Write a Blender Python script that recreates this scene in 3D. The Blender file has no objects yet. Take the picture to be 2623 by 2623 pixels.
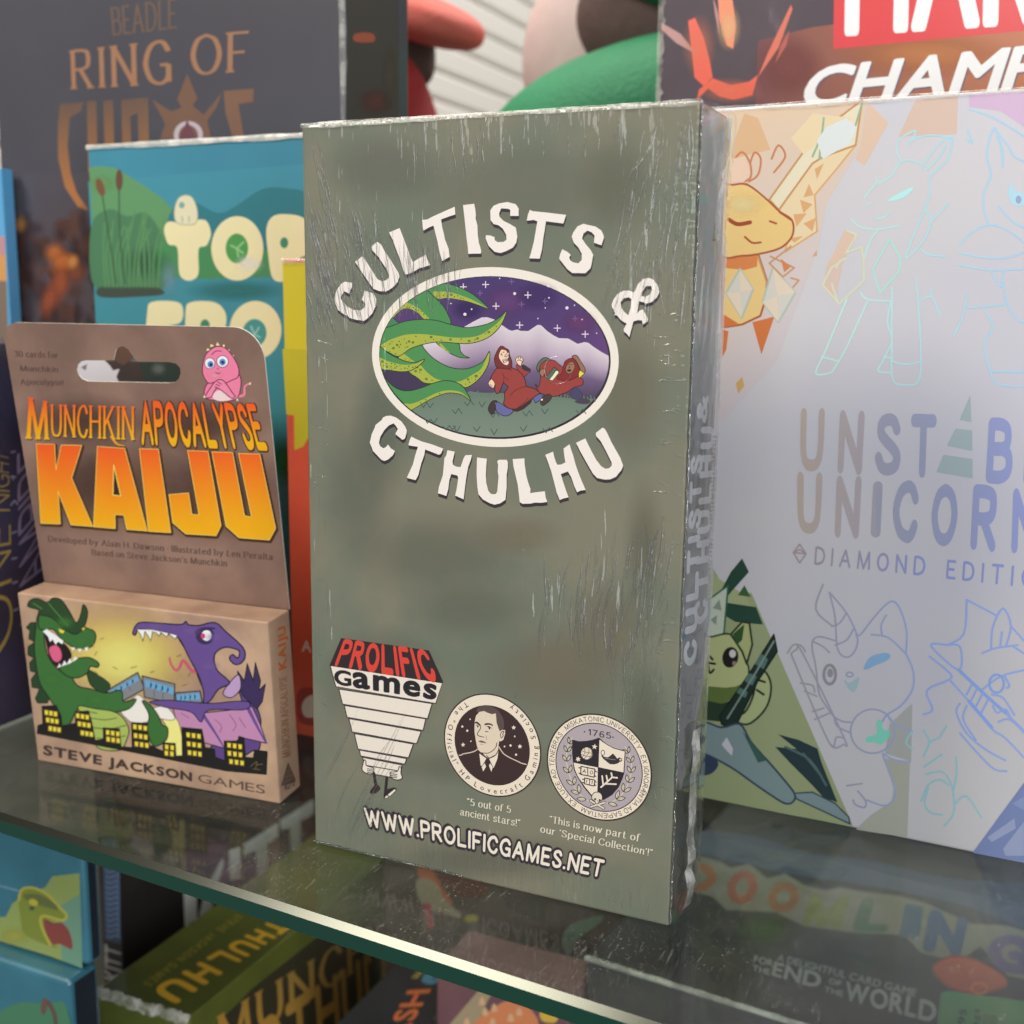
import bpy, bmesh, math, random
from mathutils import Vector, Matrix, Euler
from mathutils.geometry import delaunay_2d_cdt
random.seed(7)
S = bpy.context.scene
COL = S.collection
R = math.radians

# ---------------------------------------------------------------- camera
FPX, HALF = 2987.837, 1311.5                  # focal length and half picture in photo pixels
CAM = Vector((0.18065, -0.26490, 0.15454))
CROT = Euler((1.39488, -0.01212, 0.42511), 'XYZ')
CM = CROT.to_matrix()
cd = bpy.data.cameras.new('camera')
cam = bpy.data.objects.new('camera', cd)
COL.objects.link(cam)
cam.location, cam.rotation_euler = CAM, CROT
cd.sensor_width = 36.0
cd.lens = 36.0 * FPX / (2 * HALF)
cd.clip_start, cd.clip_end = 0.01, 50
cd.dof.use_dof = True
cd.dof.focus_distance = 0.30
cd.dof.aperture_fstop = 15.0
S.camera = cam

# ---------------------------------------------------------------- world and lamps
W = bpy.data.worlds.new('World')
S.world = W
W.use_nodes = True
bg = W.node_tree.nodes['Background']
bg.inputs[0].default_value = (0.95, 0.97, 1.0, 1)
bg.inputs[1].default_value = 0.14


def lamp(name, loc, target, sx, sy, power, col):
    l = bpy.data.lights.new(name, 'AREA')
    l.shape, l.size, l.size_y, l.energy, l.color = 'RECTANGLE', sx, sy, power, col
    o = bpy.data.objects.new(name, l)
    COL.objects.link(o)
    o.location = loc
    o.rotation_euler = (Vector(target) - Vector(loc)).to_track_quat('-Z', 'Y').to_euler()
    return o


lamp('ceiling_lamp', (-0.25, 0.40, 1.35), (-0.05, 0.15, 0), 1.2, 0.35, 13.0, (1.0, 0.93, 0.80))
lamp('ceiling_lamp', (-0.92, -1.0, 1.45), (0, 0, 0.1), 0.5, 0.5, 28.0, (1.0, 0.94, 0.84))
lamp('ceiling_lamp', (0.75, -2.2, 1.15), (0.1, 0, 0.1), 1.8, 0.8, 17.0, (1.0, 0.96, 0.90))
lamp('ceiling_lamp', (0.35, 1.5, 1.7), (-0.75, 1.2, 0.3), 1.0, 0.4, 26.0, (1.0, 0.96, 0.90))  # added to brighten the slatted wall, no fixture known there
lamp('window_lamp', (1.35, -1.15, 0.15), (0.05, 0.0, 0.1), 0.7, 1.5, 19.0, (0.88, 0.94, 1.0))

S.view_settings.view_transform = 'Standard'
S.view_settings.look = 'None'
S.view_settings.exposure = 0.0
S.view_settings.gamma = 1.0
S.view_settings.use_curve_mapping = False
S.render.engine = 'CYCLES'
S.cycles.use_denoising = True
S.cycles.max_bounces = 10
S.cycles.transparent_max_bounces = 24
S.cycles.sample_clamp_indirect = 4.0

# ---------------------------------------------------------------- toolkit: planes and printing
def ray(px, py):
    return CM @ Vector(((px - HALF) / FPX, -(py - HALF) / FPX, -1.0))


def hit(px, py, o, n):
    d = ray(px, py)
    return CAM + d * ((Vector(o) - CAM).dot(n) / d.dot(n))


def lin(c):
    return tuple(((v / 255 + 0.055) / 1.055) ** 2.4 if v > 10.3 else v / 255 / 12.92 for v in c[:3])


class Face:
    """A printed face of a box: world origin, unit axes u and v, outward normal u x v."""
    def __init__(s, o, u, v, gain=0.8):
        s.o, s.u, s.v = Vector(o), Vector(u).normalized(), Vector(v).normalized()
        s.n = s.u.cross(s.v).normalized()
        s.lift, s.gain = 25e-6, gain

    def uv(s, px, py):
        p = hit(px, py, s.o, s.n) - s.o
        return p.dot(s.u), p.dot(s.v)

    def pt(s, u, v, lift):
        return s.o + s.u * u + s.v * v + s.n * lift


def mesh_obj(name, verts, faces, mat, thing=None, cols=None, smooth=False):
    me = bpy.data.meshes.new(name)
    if thing is not None:
        inv = thing['_inv']
        verts = [inv @ Vector(v) for v in verts]
    me.from_pydata([tuple(v) for v in verts], [], faces)
    if cols:
        a = me.color_attributes.new('ink', 'FLOAT_COLOR', 'POINT')
        a.data.foreach_set('color', [x for c in cols for x in c])
    if isinstance(mat, (list, tuple)):
        for m in mat:
            me.materials.append(m)
    else:
        me.materials.append(mat)
    if smooth:
        me.polygons.foreach_set('use_smooth', [True] * len(me.polygons))
    o = bpy.data.objects.new(name, me)
    COL.objects.link(o)
    if thing is not None:
        o.parent = thing['_o']
    return o


def tag(o, label, cat, group=None):
    o['label'], o['category'] = label, cat
    if group:
        o['group'] = group


def thing(name, label, cat, mat=None, group=None):
    o = bpy.data.objects.new(name, None)
    o.empty_display_size = 0.02
    COL.objects.link(o)
    o.matrix_world = mat or Matrix()
    tag(o, label, cat, group)
    return {'_o': o, '_m': o.matrix_world.copy() if mat is None else mat, '_inv': (mat or Matrix()).inverted()}


def frame(loc, yaw=0.0, lean=0.0):
    return Matrix.Translation(loc) @ Matrix.Rotation(yaw, 4, 'Z') @ Matrix.Rotation(lean, 4, 'X')


def carton(t, name, lo, hi, mat, bevel=0.0006, seg=2):
    """Box with rounded folds, in the local frame of thing t."""
    bm = bmesh.new()
    bmesh.ops.create_cube(bm, size=1)
    for v in bm.verts:
        v.co = Vector([(lo[i] + hi[i]) / 2 + v.co[i] * (hi[i] - lo[i]) for i in range(3)])
    if bevel:
        bmesh.ops.bevel(bm, geom=list(bm.edges), offset=bevel, segments=seg, affect='EDGES', profile=0.5)
    me = bpy.data.meshes.new(name)
    bm.to_mesh(me)
    bm.free()
    me.materials.append(mat)
    o = bpy.data.objects.new(name, me)
    COL.objects.link(o)
    if t is not None:
        o.parent = t['_o']
    return o


def box_faces(t, lo, hi, gain=0.8):
    m = t['_m']
    ax = [(m.to_3x3() @ Vector(a)) for a in ((1, 0, 0), (0, 1, 0), (0, 0, 1))]
    P = lambda x, y, z: m @ Vector((x, y, z))
    return (Face(P(lo[0], lo[1], lo[2]), ax[0], ax[2], gain),      # front
            Face(P(hi[0], lo[1], lo[2]), ax[1], ax[2], gain),      # right side
            Face(P(lo[0], lo[1], hi[2]), ax[0], ax[1], gain))      # top


# ---- shapes in 2-D
def smooth_pts(p, closed=True, k=5):
    n, out = len(p), []
    rng = range(n) if closed else range(n - 1)
    for i in rng:
        if closed:
            a, b, c, d = p[i - 1], p[i], p[(i + 1) % n], p[(i + 2) % n]
        else:
            a, b, c, d = p[max(i - 1, 0)], p[i], p[i + 1], p[min(i + 2, n - 1)]
        for j in range(k):
            t = j / k
            out.append(tuple(0.5 * (2 * b[q] + (c[q] - a[q]) * t + (2 * a[q] - 5 * b[q] + 4 * c[q] - d[q]) * t * t
                                    + (3 * b[q] - a[q] - 3 * c[q] + d[q]) * t ** 3) for q in (0, 1)))
    if not closed:
        out.append(tuple(p[-1]))
    return out


def oval(cx, cy, rx, ry, n=28, rot=0.0):
    c, s = math.cos(rot), math.sin(rot)
    return [(cx + rx * math.cos(a) * c - ry * math.sin(a) * s, cy + rx * math.cos(a) * s + ry * math.sin(a) * c)
            for a in (2 * math.pi * i / n for i in range(n))]


def star(cx, cy, r, k=0.42, rot=0.0, n=5):
    return [(cx + (r if i % 2 == 0 else r * k) * math.sin(math.pi * i / n + rot),
             cy - (r if i % 2 == 0 else r * k) * math.cos(math.pi * i / n + rot)) for i in range(2 * n)]


def clip_convex(pts, clip):
    area = sum(clip[i - 1][0] * clip[i][1] - clip[i][0] * clip[i - 1][1] for i in range(len(clip)))
    sg = 1 if area > 0 else -1
    out = list(pts)
    for i in range(len(clip)):
        a, b = clip[i - 1], clip[i]
        side = lambda p: sg * ((b[0] - a[0]) * (p[1] - a[1]) - (b[1] - a[1]) * (p[0] - a[0]))
        src, out = out, []
        for j in range(len(src)):
            p, q = src[j - 1], src[j]
            sp, sq = side(p), side(q)
            if (sp < 0) != (sq < 0):
                t = sp / (sp - sq)
                out.append((p[0] + (q[0] - p[0]) * t, p[1] + (q[1] - p[1]) * t))
            if sq >= 0:
                out.append(q)
        if not out:
            return []
    return out


def fill(polys, holes=()):
    """Triangles of the union of polys minus holes."""
    vs, fs = [], []
    for p in list(polys) + list(holes):
        if sum(p[i - 1][0] * p[i][1] - p[i][0] * p[i - 1][1] for i in range(len(p))) < 0:
            p = p[::-1]
        fs.append(list(range(len(vs), len(vs) + len(p))))
        vs += [Vector(q) for q in p]
    ps = [[(q[0], q[1]) for q in p] for p in polys]
    hs = [[(q[0], q[1]) for q in p] for p in holes]
    bb = [(min(q[0] for q in p), min(q[1] for q in p), max(q[0] for q in p), max(q[1] for q in p)) for p in ps]

    def inside(p, x, y):
        c, j = False, len(p) - 1
        for i in range(len(p)):
            (x0, y0), (x1, y1) = p[i], p[j]
            if (y0 > y) != (y1 > y) and x < (x1 - x0) * (y - y0) / (y1 - y0) + x0:
                c = not c
            j = i
        return c
    v, e, f, ov, oe, of = delaunay_2d_cdt(vs, [], fs, 0, 1e-5)
    tris = []
    for t in f:
        x, y = sum(v[i][0] for i in t) / len(t), sum(v[i][1] for i in t) / len(t)
        if any(b[0] <= x <= b[2] and b[1] <= y <= b[3] and inside(p, x, y) for p, b in zip(ps, bb)) and not any(inside(h, x, y) for h in hs):
            tris.append(t)
    return [tuple(q) for q in v], tris


def pen(pts, wx, wy, caps=True, taper=None):
    """Pieces of a stroke drawn with an oval nib."""
    out, n = [], len(pts)
    for i in range(n - 1):
        a, b = pts[i], pts[i + 1]
        dx, dy = b[0] - a[0], b[1] - a[1]
        L = math.hypot(dx, dy)
        if L < 1e-9:
            continue
        h = math.hypot(wx * dy, wy * dx) / L / 2
        k0 = taper(i / (n - 1)) if taper else 1
        k1 = taper((i + 1) / (n - 1)) if taper else 1
        nx, ny = -dy / L * h, dx / L * h
        out.append([(a[0] + nx * k0, a[1] + ny * k0), (b[0] + nx * k1, b[1] + ny * k1),
                    (b[0] - nx * k1, b[1] - ny * k1), (a[0] - nx * k0, a[1] - ny * k0)])
    for i in range(0 if caps else 1, n if caps else n - 1):
        k = taper(i / max(n - 1, 1)) if taper else 1
        if k > 0.05:
            out.append(oval(pts[i][0], pts[i][1], wx / 2 * k, wy / 2 * k, 10))
    return out


# ---- lettering: skeleton letters drawn with a pen, capitals 7 high, small letters 5 high
SK = {
 'A': '0,0 3,7 6,0;1.1,2.4 4.9,2.4', 'B': '0,0 0,7;~0,7 2.5,7 4.2,6.3 4.2,4.4 2.5,3.7 0,3.7;~0,3.7 3,3.7 4.8,2.8 4.8,.9 3,0 0,0',
 'C': '~5.2,5.4 4.3,6.7 3,7 1.1,6.1 0,3.5 1.1,.9 3,0 4.3,.3 5.2,1.6', 'D': '0,0 0,7;~0,7 2.2,7 4.5,6 5.5,3.5 4.5,1 2.2,0 0,0',
 'E': '0,0 0,7;0,7 4.2,7;0,3.6 3.6,3.6;0,0 4.4,0', 'F': '0,0 0,7;0,7 4.2,7;0,3.5 3.4,3.5',
 'G': '~5.4,5.5 4.4,6.7 3,7 1.1,6.1 0,3.5 1.1,.9 3,0 4.6,.3 5.5,1.2;5.5,.2 5.5,3.1;5.5,3.1 3.5,3.1',
 'H': '0,0 0,7;5.2,0 5.2,7;0,3.6 5.2,3.6', 'I': '0,0 0,7', 'J': '~3.2,7 3.2,1.8 2.3,.2 .9,0 0,1.1',
 'K': '0,0 0,7;4.8,7 0,2.7;1.6,4.2 5.2,0', 'L': '0,7 0,0;0,0 4.3,0', 'M': '0,0 .4,7;.4,7 3.4,0;3.4,0 6.4,7;6.4,7 6.8,0',
 'N': '0,0 0,7;0,7 5.3,0;5.3,0 5.3,7', 'O': '~3,7 1,6.1 0,3.5 1,.9 3,0 5,.9 6,3.5 5,6.1 3,7',
 'P': '0,0 0,7;~0,7 2.6,7 4.5,6.4 4.5,4.1 2.6,3.4 0,3.4', 'R': '0,0 0,7;~0,7 2.6,7 4.4,6.4 4.4,4.2 2.6,3.5 0,3.5;2.2,3.4 5,0',
 'S': '~4.1,5.7 3.4,6.7 2.2,7 .6,6.4 .4,5 1.6,4 3,3.2 4.3,2.1 4,.6 2.3,0 .8,.3 0,1.5', 'T': '2.6,0 2.6,7;0,7 5.2,7',
 'U': '~0,7 0,2.2 .9,.4 2.6,0 4.3,.4 5.2,2.2 5.2,7', 'V': '0,7 2.9,0;2.9,0 5.8,7', 'W': '0,7 2.1,0;2.1,0 4.2,6.4;4.2,6.4 6.3,0;6.3,0 8.4,7',
 'X': '0,0 5,7;0,7 5,0', 'Y': '0,7 2.7,3.4;5.4,7 2.7,3.4;2.7,3.4 2.7,0',
 'a': '~.4,4 1.2,4.8 2.3,5 3.3,4 3.3,1 4.1,.1;~3.3,3 1.4,2.6 .1,1.5 .7,.2 2.1,.1 3.3,1.2', 'b': '0,0 0,7.4;~0,3.6 1.2,4.9 2.8,4.8 3.9,2.5 2.8,.2 1.2,.1 0,1.3',
 'c': '~3.4,3.9 2.4,5 1,4.6 0,2.5 1,.4 2.4,0 3.4,.9', 'd': '3.8,0 3.8,7.4;~3.8,3.7 2.6,4.9 1,4.8 0,2.5 1,.2 2.6,.1 3.8,1.3',
 'e': '0,2.8 3.5,2.8;~3.5,2.8 3,4.5 1.8,5 .4,4.2 0,2.5 .6,.6 2,0 3.5,.9', 'f': '~3,6.9 2.2,7.4 1.2,6.6 1.1,5 1.1,0;0,4.8 2.4,4.8',
 'g': '~1.7,5 .2,4.3 .2,2.7 1.7,2 3.2,2.7 3.2,4.3 1.7,5;~.9,2 .2,1.2 .9,.4 2.8,.2 3.6,-.8 2.6,-2 .8,-2 0,-1.2 .9,.2', 'h': '0,0 0,7.4;~0,3.4 1.2,4.8 2.6,4.8 3.3,3.6 3.3,0',
 'i': '0,0 0,5;.0,6.7 .05,6.7', 'k': '0,0 0,7.4;3.3,5 0,2;1.2,3 3.6,0', 'l': '0,0 0,7.4',
 'm': '0,0 0,5;~0,3.4 1,4.8 2.1,4.7 2.7,3.6 2.7,0;~2.7,3.4 3.7,4.8 4.8,4.7 5.4,3.6 5.4,0', 'n': '0,0 0,5;~0,3.4 1.2,4.8 2.6,4.8 3.3,3.6 3.3,0',
 'o': '~2,5 .6,4.4 0,2.5 .6,.6 2,0 3.4,.6 4,2.5 3.4,4.4 2,5', 'p': '0,-2.2 0,5;~0,3.6 1.2,4.9 2.8,4.8 3.9,2.5 2.8,.2 1.2,.1 0,1.3',
 'r': '0,0 0,5;~0,3.2 1,4.6 2.3,4.9', 's': '~3,4.1 2.4,4.9 1.4,5 .4,4.4 .4,3.4 1.6,2.6 3,1.8 3,.6 1.6,0 .6,.2 0,1.1',
 't': '~1.1,6.6 1.1,1 1.8,.1 2.8,.5;0,4.8 2.6,4.8', 'u': '~0,5 0,1.4 .8,.2 2,.1 3.3,1.4;3.3,5 3.3,0', 'v': '0,5 1.9,0;1.9,0 3.8,5',
 'w': '0,5 1.5,0;1.5,0 3,4.6;3,4.6 4.5,0;4.5,0 6,5', 'y': '0,5 2,.2;~3.9,5 2,.2 1,-1.7 0,-2', 'j': '~1,5 1,-1 0,-2',
 '0': '~2,7 .5,6 0,3.5 .5,1 2,0 3.5,1 4,3.5 3.5,6 2,7', '3': '~.3,6 1.8,7 3.6,6.3 3.5,4.6 1.8,3.8 3.7,3 4,1 2,0 .1,.9', '5': '3.6,7 .6,7;.6,7 .4,4;~.4,4 2.2,4.4 3.9,3.2 3.9,1.2 2.2,0 .1,.7',
 '1': '0,5.6 1.4,7;1.4,7 1.4,0', '2': '~.2,5.6 1,6.8 2.4,7 3.6,5.8 3,3.8 0,0;0,0 4,0', '4': '2.9,0 2.9,7;2.9,7 0,2;0,2 4.2,2', '7': '0,7 4,7;4,7 1.2,0', '6': '~3.6,6.4 2,7 .5,5.2 0,2.5 .7,.4 2.2,0 3.8,.8 3.8,3 2.4,4 .3,2.8', '9': '~.4,.6 2,0 3.5,1.8 4,4.5 3.3,6.6 1.8,7 .2,6.2 .2,4 1.6,3 3.7,4.2',
 '.': '.2,.15 .3,.15', '!': '.2,.15 .25,.15;.2,2 .2,7', "'": '.2,7 0,5.4', '\u2019': '.4,7 0,5.4', '\u2018': '0,7 .4,5.4', '\u201c': '.4,7 0,5.6;1.8,7 1.4,5.6', '\u201d': '.4,7 0,5.6;1.8,7 1.4,5.6',
 '\u2022': '.5,3 .7,3', '&': '~5,3 4,1 2.2,0 .4,.6 .4,2.4 2,4 3.2,5.4 2.6,6.9 1.3,6.8 1,5.4 2.4,3.4 5.2,0', '-': '0,3 2.4,3',
}
_gl = {}


def glyph(ch, font, w):
    """-> (tris verts, tris, advance) with capitals 1 high."""
    key = (ch, font, w)
    if key in _gl:
        return _gl[key]
    if ch == ' ':
        _gl[key] = ([], [], 0.42 if font != 'sans' else 0.36)
        return _gl[key]
    if font == 'sans':
        c = bpy.data.curves.new('lettering', 'FONT')
        c.body, c.size, c.resolution_u = ch, 1.0, 4
        o = bpy.data.objects.new('lettering', c)
        COL.objects.link(o)
        dg = bpy.context.evaluated_depsgraph_get()
        me = bpy.data.meshes.new_from_object(o.evaluated_get(dg))
        cap = 0.735
        vs = [(v.co.x / cap, v.co.y / cap) for v in me.vertices]
        fs = [list(p.vertices) for p in me.polygons]
        bpy.data.objects.remove(o)
        bpy.data.curves.remove(c)
        bpy.data.meshes.remove(me)
        if w:                                   # bolder: thicken along the outline
            cnt = {}
            for f in fs:
                for i in range(len(f)):
                    e = tuple(sorted((f[i - 1], f[i])))
                    cnt[e] = cnt.get(e, 0) + 1
            J = lambda p: (p[0] + random.uniform(-4e-4, 4e-4), p[1] + random.uniform(-4e-4, 4e-4))
            pcs = [[J(vs[i]) for i in f] for f in fs]
            for e, k in cnt.items():
                if k == 1:
                    pcs += [[J(q) for q in p] for p in pen([vs[e[0]], vs[e[1]]], 2 * w, 2 * w)]
            vs, fs = fill(pcs)
        x0 = min(v[0] for v in vs)
        vs = [(a - x0, b) for a, b in vs]
        _gl[key] = (vs, fs, max(v[0] for v in vs) + 0.1)
        return _gl[key]
    wx, wy = (w, w) if font == 'round' else (w, w * 0.38)
    pieces = []
    for st in SK[ch].split(';'):
        sm = st.startswith('~')
        p = [tuple(float(q) for q in a.split(',')) for a in st.lstrip('~').split()]
        q = smooth_pts(p, False, 5) if sm else p
        pieces += pen(q, wx, wy, font == 'round' or sm or len(p) == 2 and abs(p[0][0] - p[1][0]) < .2 and abs(p[0][1] - p[1][1]) < .2)
        if font == 'serif':
            for a, b in ((q[0], q[1]), (q[-1], q[-2])):
                if abs(a[1] - b[1]) > 0.6 * math.hypot(a[0] - b[0], a[1] - b[1]) and any(abs(a[1] - y) < .05 for y in (0, 5, 7, 7.4, -2.2)) and ch not in "'\u2019\u2018\u201c\u201d!":
                    e = 1.05 if ch.isupper() else 0.85
                    pieces.append([(a[0] - e, a[1] - .17), (a[0] + e, a[1] - .17), (a[0] + e, a[1] + .17), (a[0] - e, a[1] + .17)])
    if ch in 'i.!\u2022' and font == 'serif':
        p = [float(v) for v in (SK[ch].split(';')[-1] if ch == 'i' else SK[ch].split(';')[0]).split()[0].split(',')]
        pieces.append(oval(p[0], p[1], .62, .62, 10))
    x0 = min(v[0] for p in pieces for v in p)
    J = lambda: random.uniform(-.0006, .0006)
    vs, fs = fill([[((x - x0) / 7 + J(), y / 7 + J()) for x, y in p] for p in pieces])
    _gl[key] = (vs, fs, max(v[0] for v in vs) + (0.12 if font == 'serif' else 0.16))
    return _gl[key]


def run(body, font, w, gap=0.0):
    vs, fs, x = [], [], 0.0
    for ch in body:
        v, f, adv = glyph(ch, font, w)
        fs += [[i + len(vs) for i in t] for t in f]
        vs += [(a + x, b) for a, b in v]
        x += adv + gap
    x1 = max(v[0] for v in vs)
    return [(a / x1, b) for a, b in vs], fs


def quad_map(tl, tr, br, bl):
    (x0, y0), (x1, y1), (x2, y2), (x3, y3) = bl, br, tr, tl
    dx1, dx2, sx = x1 - x2, x3 - x2, x0 - x1 + x2 - x3
    dy1, dy2, sy = y1 - y2, y3 - y2, y0 - y1 + y2 - y3
    d = dx1 * dy2 - dx2 * dy1
    g, h = (sx * dy2 - dx2 * sy) / d, (dx1 * sy - sx * dy1) / d
    a, b, c = x1 - x0 + g * x1, x3 - x0 + h * x3, x0
    e, f, i = y1 - y0 + g * y1, y3 - y0 + h * y3, y0
    return lambda u, v: ((a * u + b * v + c) / (g * u + h * v + 1), (e * u + f * v + i) / (g * u + h * v + 1))


class Art:
    """Ink printed on a Face. Shapes are given in the pixels of an enlarged crop (ox, oy, scale) of the photo."""
    STEP = 0.4e-6

    def __init__(s, face, ox=0, oy=0, sc=1.0):
        s.f, s.ox, s.oy, s.sc = face, ox, oy, sc
        s.V, s.T, s.C = [], [], []

    def crop(s, ox, oy, sc):
        s.ox, s.oy, s.sc = ox, oy, sc
        return s

    def uv(s, x, y):
        return s.f.uv(s.ox + x * s.sc, s.oy + y * s.sc)

    def _col(s, col, x, y):
        c = col(x, y) if callable(col) else col
        return tuple(min(v / s.f.gain, 0.92) for v in lin(c)) + ((c[3] if len(c) > 3 else 1.0),)

    def raw(s, vs, ts, col, step=1):
        s.f.lift += s.STEP * step
        b = len(s.V)
        for x, y in vs:
            u, v = s.uv(x, y)
            s.V.append(s.f.pt(u, v, s.f.lift))
            s.C.append(s._col(col, x, y))
        s.T += [[i + b for i in t] for t in ts]

    def raw_uv(s, vs, ts, col, step=1):
        s.f.lift += s.STEP * step
        b = len(s.V)
        for u, v in vs:
            s.V.append(s.f.pt(u, v, s.f.lift))
            s.C.append(s._col(col, u, v))
        s.T += [[i + b for i in t] for t in ts]

    def poly(s, pts, col, sm=False, holes=(), clip=None, line=0, lc=(35, 25, 40), k=4, step=1):
        p = smooth_pts(pts, True, k) if sm else list(pts)
        if clip:
            p = clip_convex(p, clip)
            if len(p) < 3:
                return
        hs = [smooth_pts(h, True, k) if sm else h for h in holes]
        s.raw(*fill([p], hs), col, step)
        if line:
            q = p + [p[0]]
            s.raw(*fill(pen(q, line, line)), lc, 1)

    def line(s, pts, w, col, sm=True, closed=False, taper=None, step=1, k=5):
        p = smooth_pts(pts, closed, k) if sm else list(pts)
        if closed:
            p = p + [p[0]]
        s.raw(*fill(pen(p, w, w, True, taper)), col, step)

    def lines(s, ls, w, col, sm=True, step=1):
        pcs = []
        for l in ls:
            pcs += pen(smooth_pts(l, False, 4) if sm and len(l) > 2 else l, w, w)
        s.raw(*fill(pcs), col, step)

    def many(s, polys, col, step=1):
        s.raw(*fill(polys), col, step)

    def glow(s, cx, cy, rx, ry, col, a0=0.8, rot=0.0, n=24, rings=((0.0, 1.0), (0.35, 0.8), (0.7, 0.28), (1.0, 0.0)), clip=None):
        vs, cs, ts = [(cx, cy)], [a0], []
        for q, (r, a) in enumerate(rings[1:]):
            vs += oval(cx, cy, rx * r, ry * r, n, rot)
            cs += [a0 * a] * n
            for i in range(n):
                j = (i + 1) % n
                if q == 0:
                    ts.append([0, 1 + i, 1 + j])
                else:
                    o0, o1 = 1 + (q - 1) * n, 1 + q * n
                    ts += [[o0 + i, o1 + i, o1 + j, o0 + j]]
        s.f.lift += s.STEP
        b = len(s.V)
        for (x, y), a in zip(vs, cs):
            u, v = s.uv(x, y)
            s.V.append(s.f.pt(u, v, s.f.lift))
            s.C.append(s._col(col, x, y)[:3] + (a,))
        s.T += [[i + b for i in t] for t in ts]

    def text(s, body, tl, tr, br, bl, col, font='sans', w=0.0, gap=0.0, fit='cap', off=(0, 0), step=1):
        vs, ts = run(body, font, w, gap)
        if fit == 'bbox':
            y0, y1 = min(v[1] for v in vs), max(v[1] for v in vs)
            vs = [(a, (b - y0) / (y1 - y0)) for a, b in vs]
        q = quad_map(tl, tr, br, bl)
        vs = [q(a, b) for a, b in vs]
        s.raw([(a + off[0], b + off[1]) for a, b in vs], ts, col, step)

    def arc(s, body, cu, cv, r, a0, a1, h, col, font='sans', w=0.0, outward=True):
        """Letters along a circle on the face; angles in degrees, counter-clockwise from +u."""
        adv = [glyph(c, font, w)[2] for c in body]
        tot = sum(adv)
        x, VS, TS = 0.0, [], []
        for ch, ad in zip(body, adv):
            v, f, _ = glyph(ch, font, w)
            a = R(a0 + (a1 - a0) * (x + ad / 2) / tot)
            rad = Vector((math.cos(a), math.sin(a)))
            up = rad if outward else -rad
            rt = Vector((up.y, -up.x))
            o = Vector((cu, cv)) + rad * r
            TS += [[i + len(VS) for i in t] for t in f]
            VS += [tuple(o + rt * ((p - ad / 2 + .05) * h) + up * (q * h)) for p, q in v]
            x += ad
        s.raw_uv(VS, TS, col)

    def done(s, name, mat, t):
        o = mesh_obj(name, s.V, s.T, mat, t, s.C)
        s.V, s.T, s.C = [], [], []
        return o


# ---------------------------------------------------------------- materials
def nt(name):
    m = bpy.data.materials.new(name)
    m.use_nodes = True
    return m, m.node_tree, m.node_tree.nodes['Principled BSDF']


def nn(t, kind, **kw):
    n = t.nodes.new(kind)
    for k, v in kw.items():
        setattr(n, k, v)
    return n


def noise(t, vec, scale, detail=2.0, rough=0.5, stretch=None):
    if stretch:
        mp = nn(t, 'ShaderNodeMapping')
        mp.inputs['Scale'].default_value = stretch
        t.links.new(vec, mp.inputs[0])
        vec = mp.outputs[0]
    n = nn(t, 'ShaderNodeTexNoise')
    n.inputs['Scale'].default_value = scale
    n.inputs['Detail'].default_value = detail
    n.inputs['Roughness'].default_value = rough
    t.links.new(vec, n.inputs['Vector'])
    return n.outputs['Fac']


def mth(t, op, a, b=None, clamp=False):
    n = nn(t, 'ShaderNodeMath', operation=op, use_clamp=clamp)
    for i, x in enumerate((a, b)):
        if x is None:
            continue
        if isinstance(x, (int, float)):
            n.inputs[i].default_value = x
        else:
            t.links.new(x, n.inputs[i])
    return n.outputs[0]


def rng(t, val, a, b, c=0.0, d=1.0, smooth=True):
    n = nn(t, 'ShaderNodeMapRange')
    if smooth:
        n.interpolation_type = 'SMOOTHSTEP'
    for i, x in enumerate((a, b, c, d)):
        n.inputs[1 + i].default_value = x
    t.links.new(val, n.inputs[0])
    return n.outputs[0]


def near(t, vec, c, r):
    """1 at point c falling to 0 at the radii r."""
    a = nn(t, 'ShaderNodeVectorMath', operation='SUBTRACT')
    a.inputs[1].default_value = c
    t.links.new(vec, a.inputs[0])
    b = nn(t, 'ShaderNodeVectorMath', operation='DIVIDE')
    b.inputs[1].default_value = r
    t.links.new(a.outputs[0], b.inputs[0])
    l = nn(t, 'ShaderNodeVectorMath', operation='LENGTH')
    t.links.new(b.outputs[0], l.inputs[0])
    return rng(t, l.outputs['Value'], 0.25, 1.0, 1.0, 0.0)


def bump(t, h, strength, dist):
    b = nn(t, 'ShaderNodeBump')
    b.inputs['Strength'].default_value = strength
    b.inputs['Distance'].default_value = dist
    t.links.new(h, b.inputs['Height'])
    return b.outputs[0]


def ocoord(t):
    return nn(t, 'ShaderNodeTexCoord').outputs['Object']


def film_generic(t):
    v = ocoord(t)
    h = mth(t, 'MULTIPLY', noise(t, v, 60, 3, 0.55, (1, 1, 0.45)), rng(t, noise(t, v, 14, 1), 0.42, 0.62))
    return bump(t, h, 0.35, 0.004)


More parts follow.
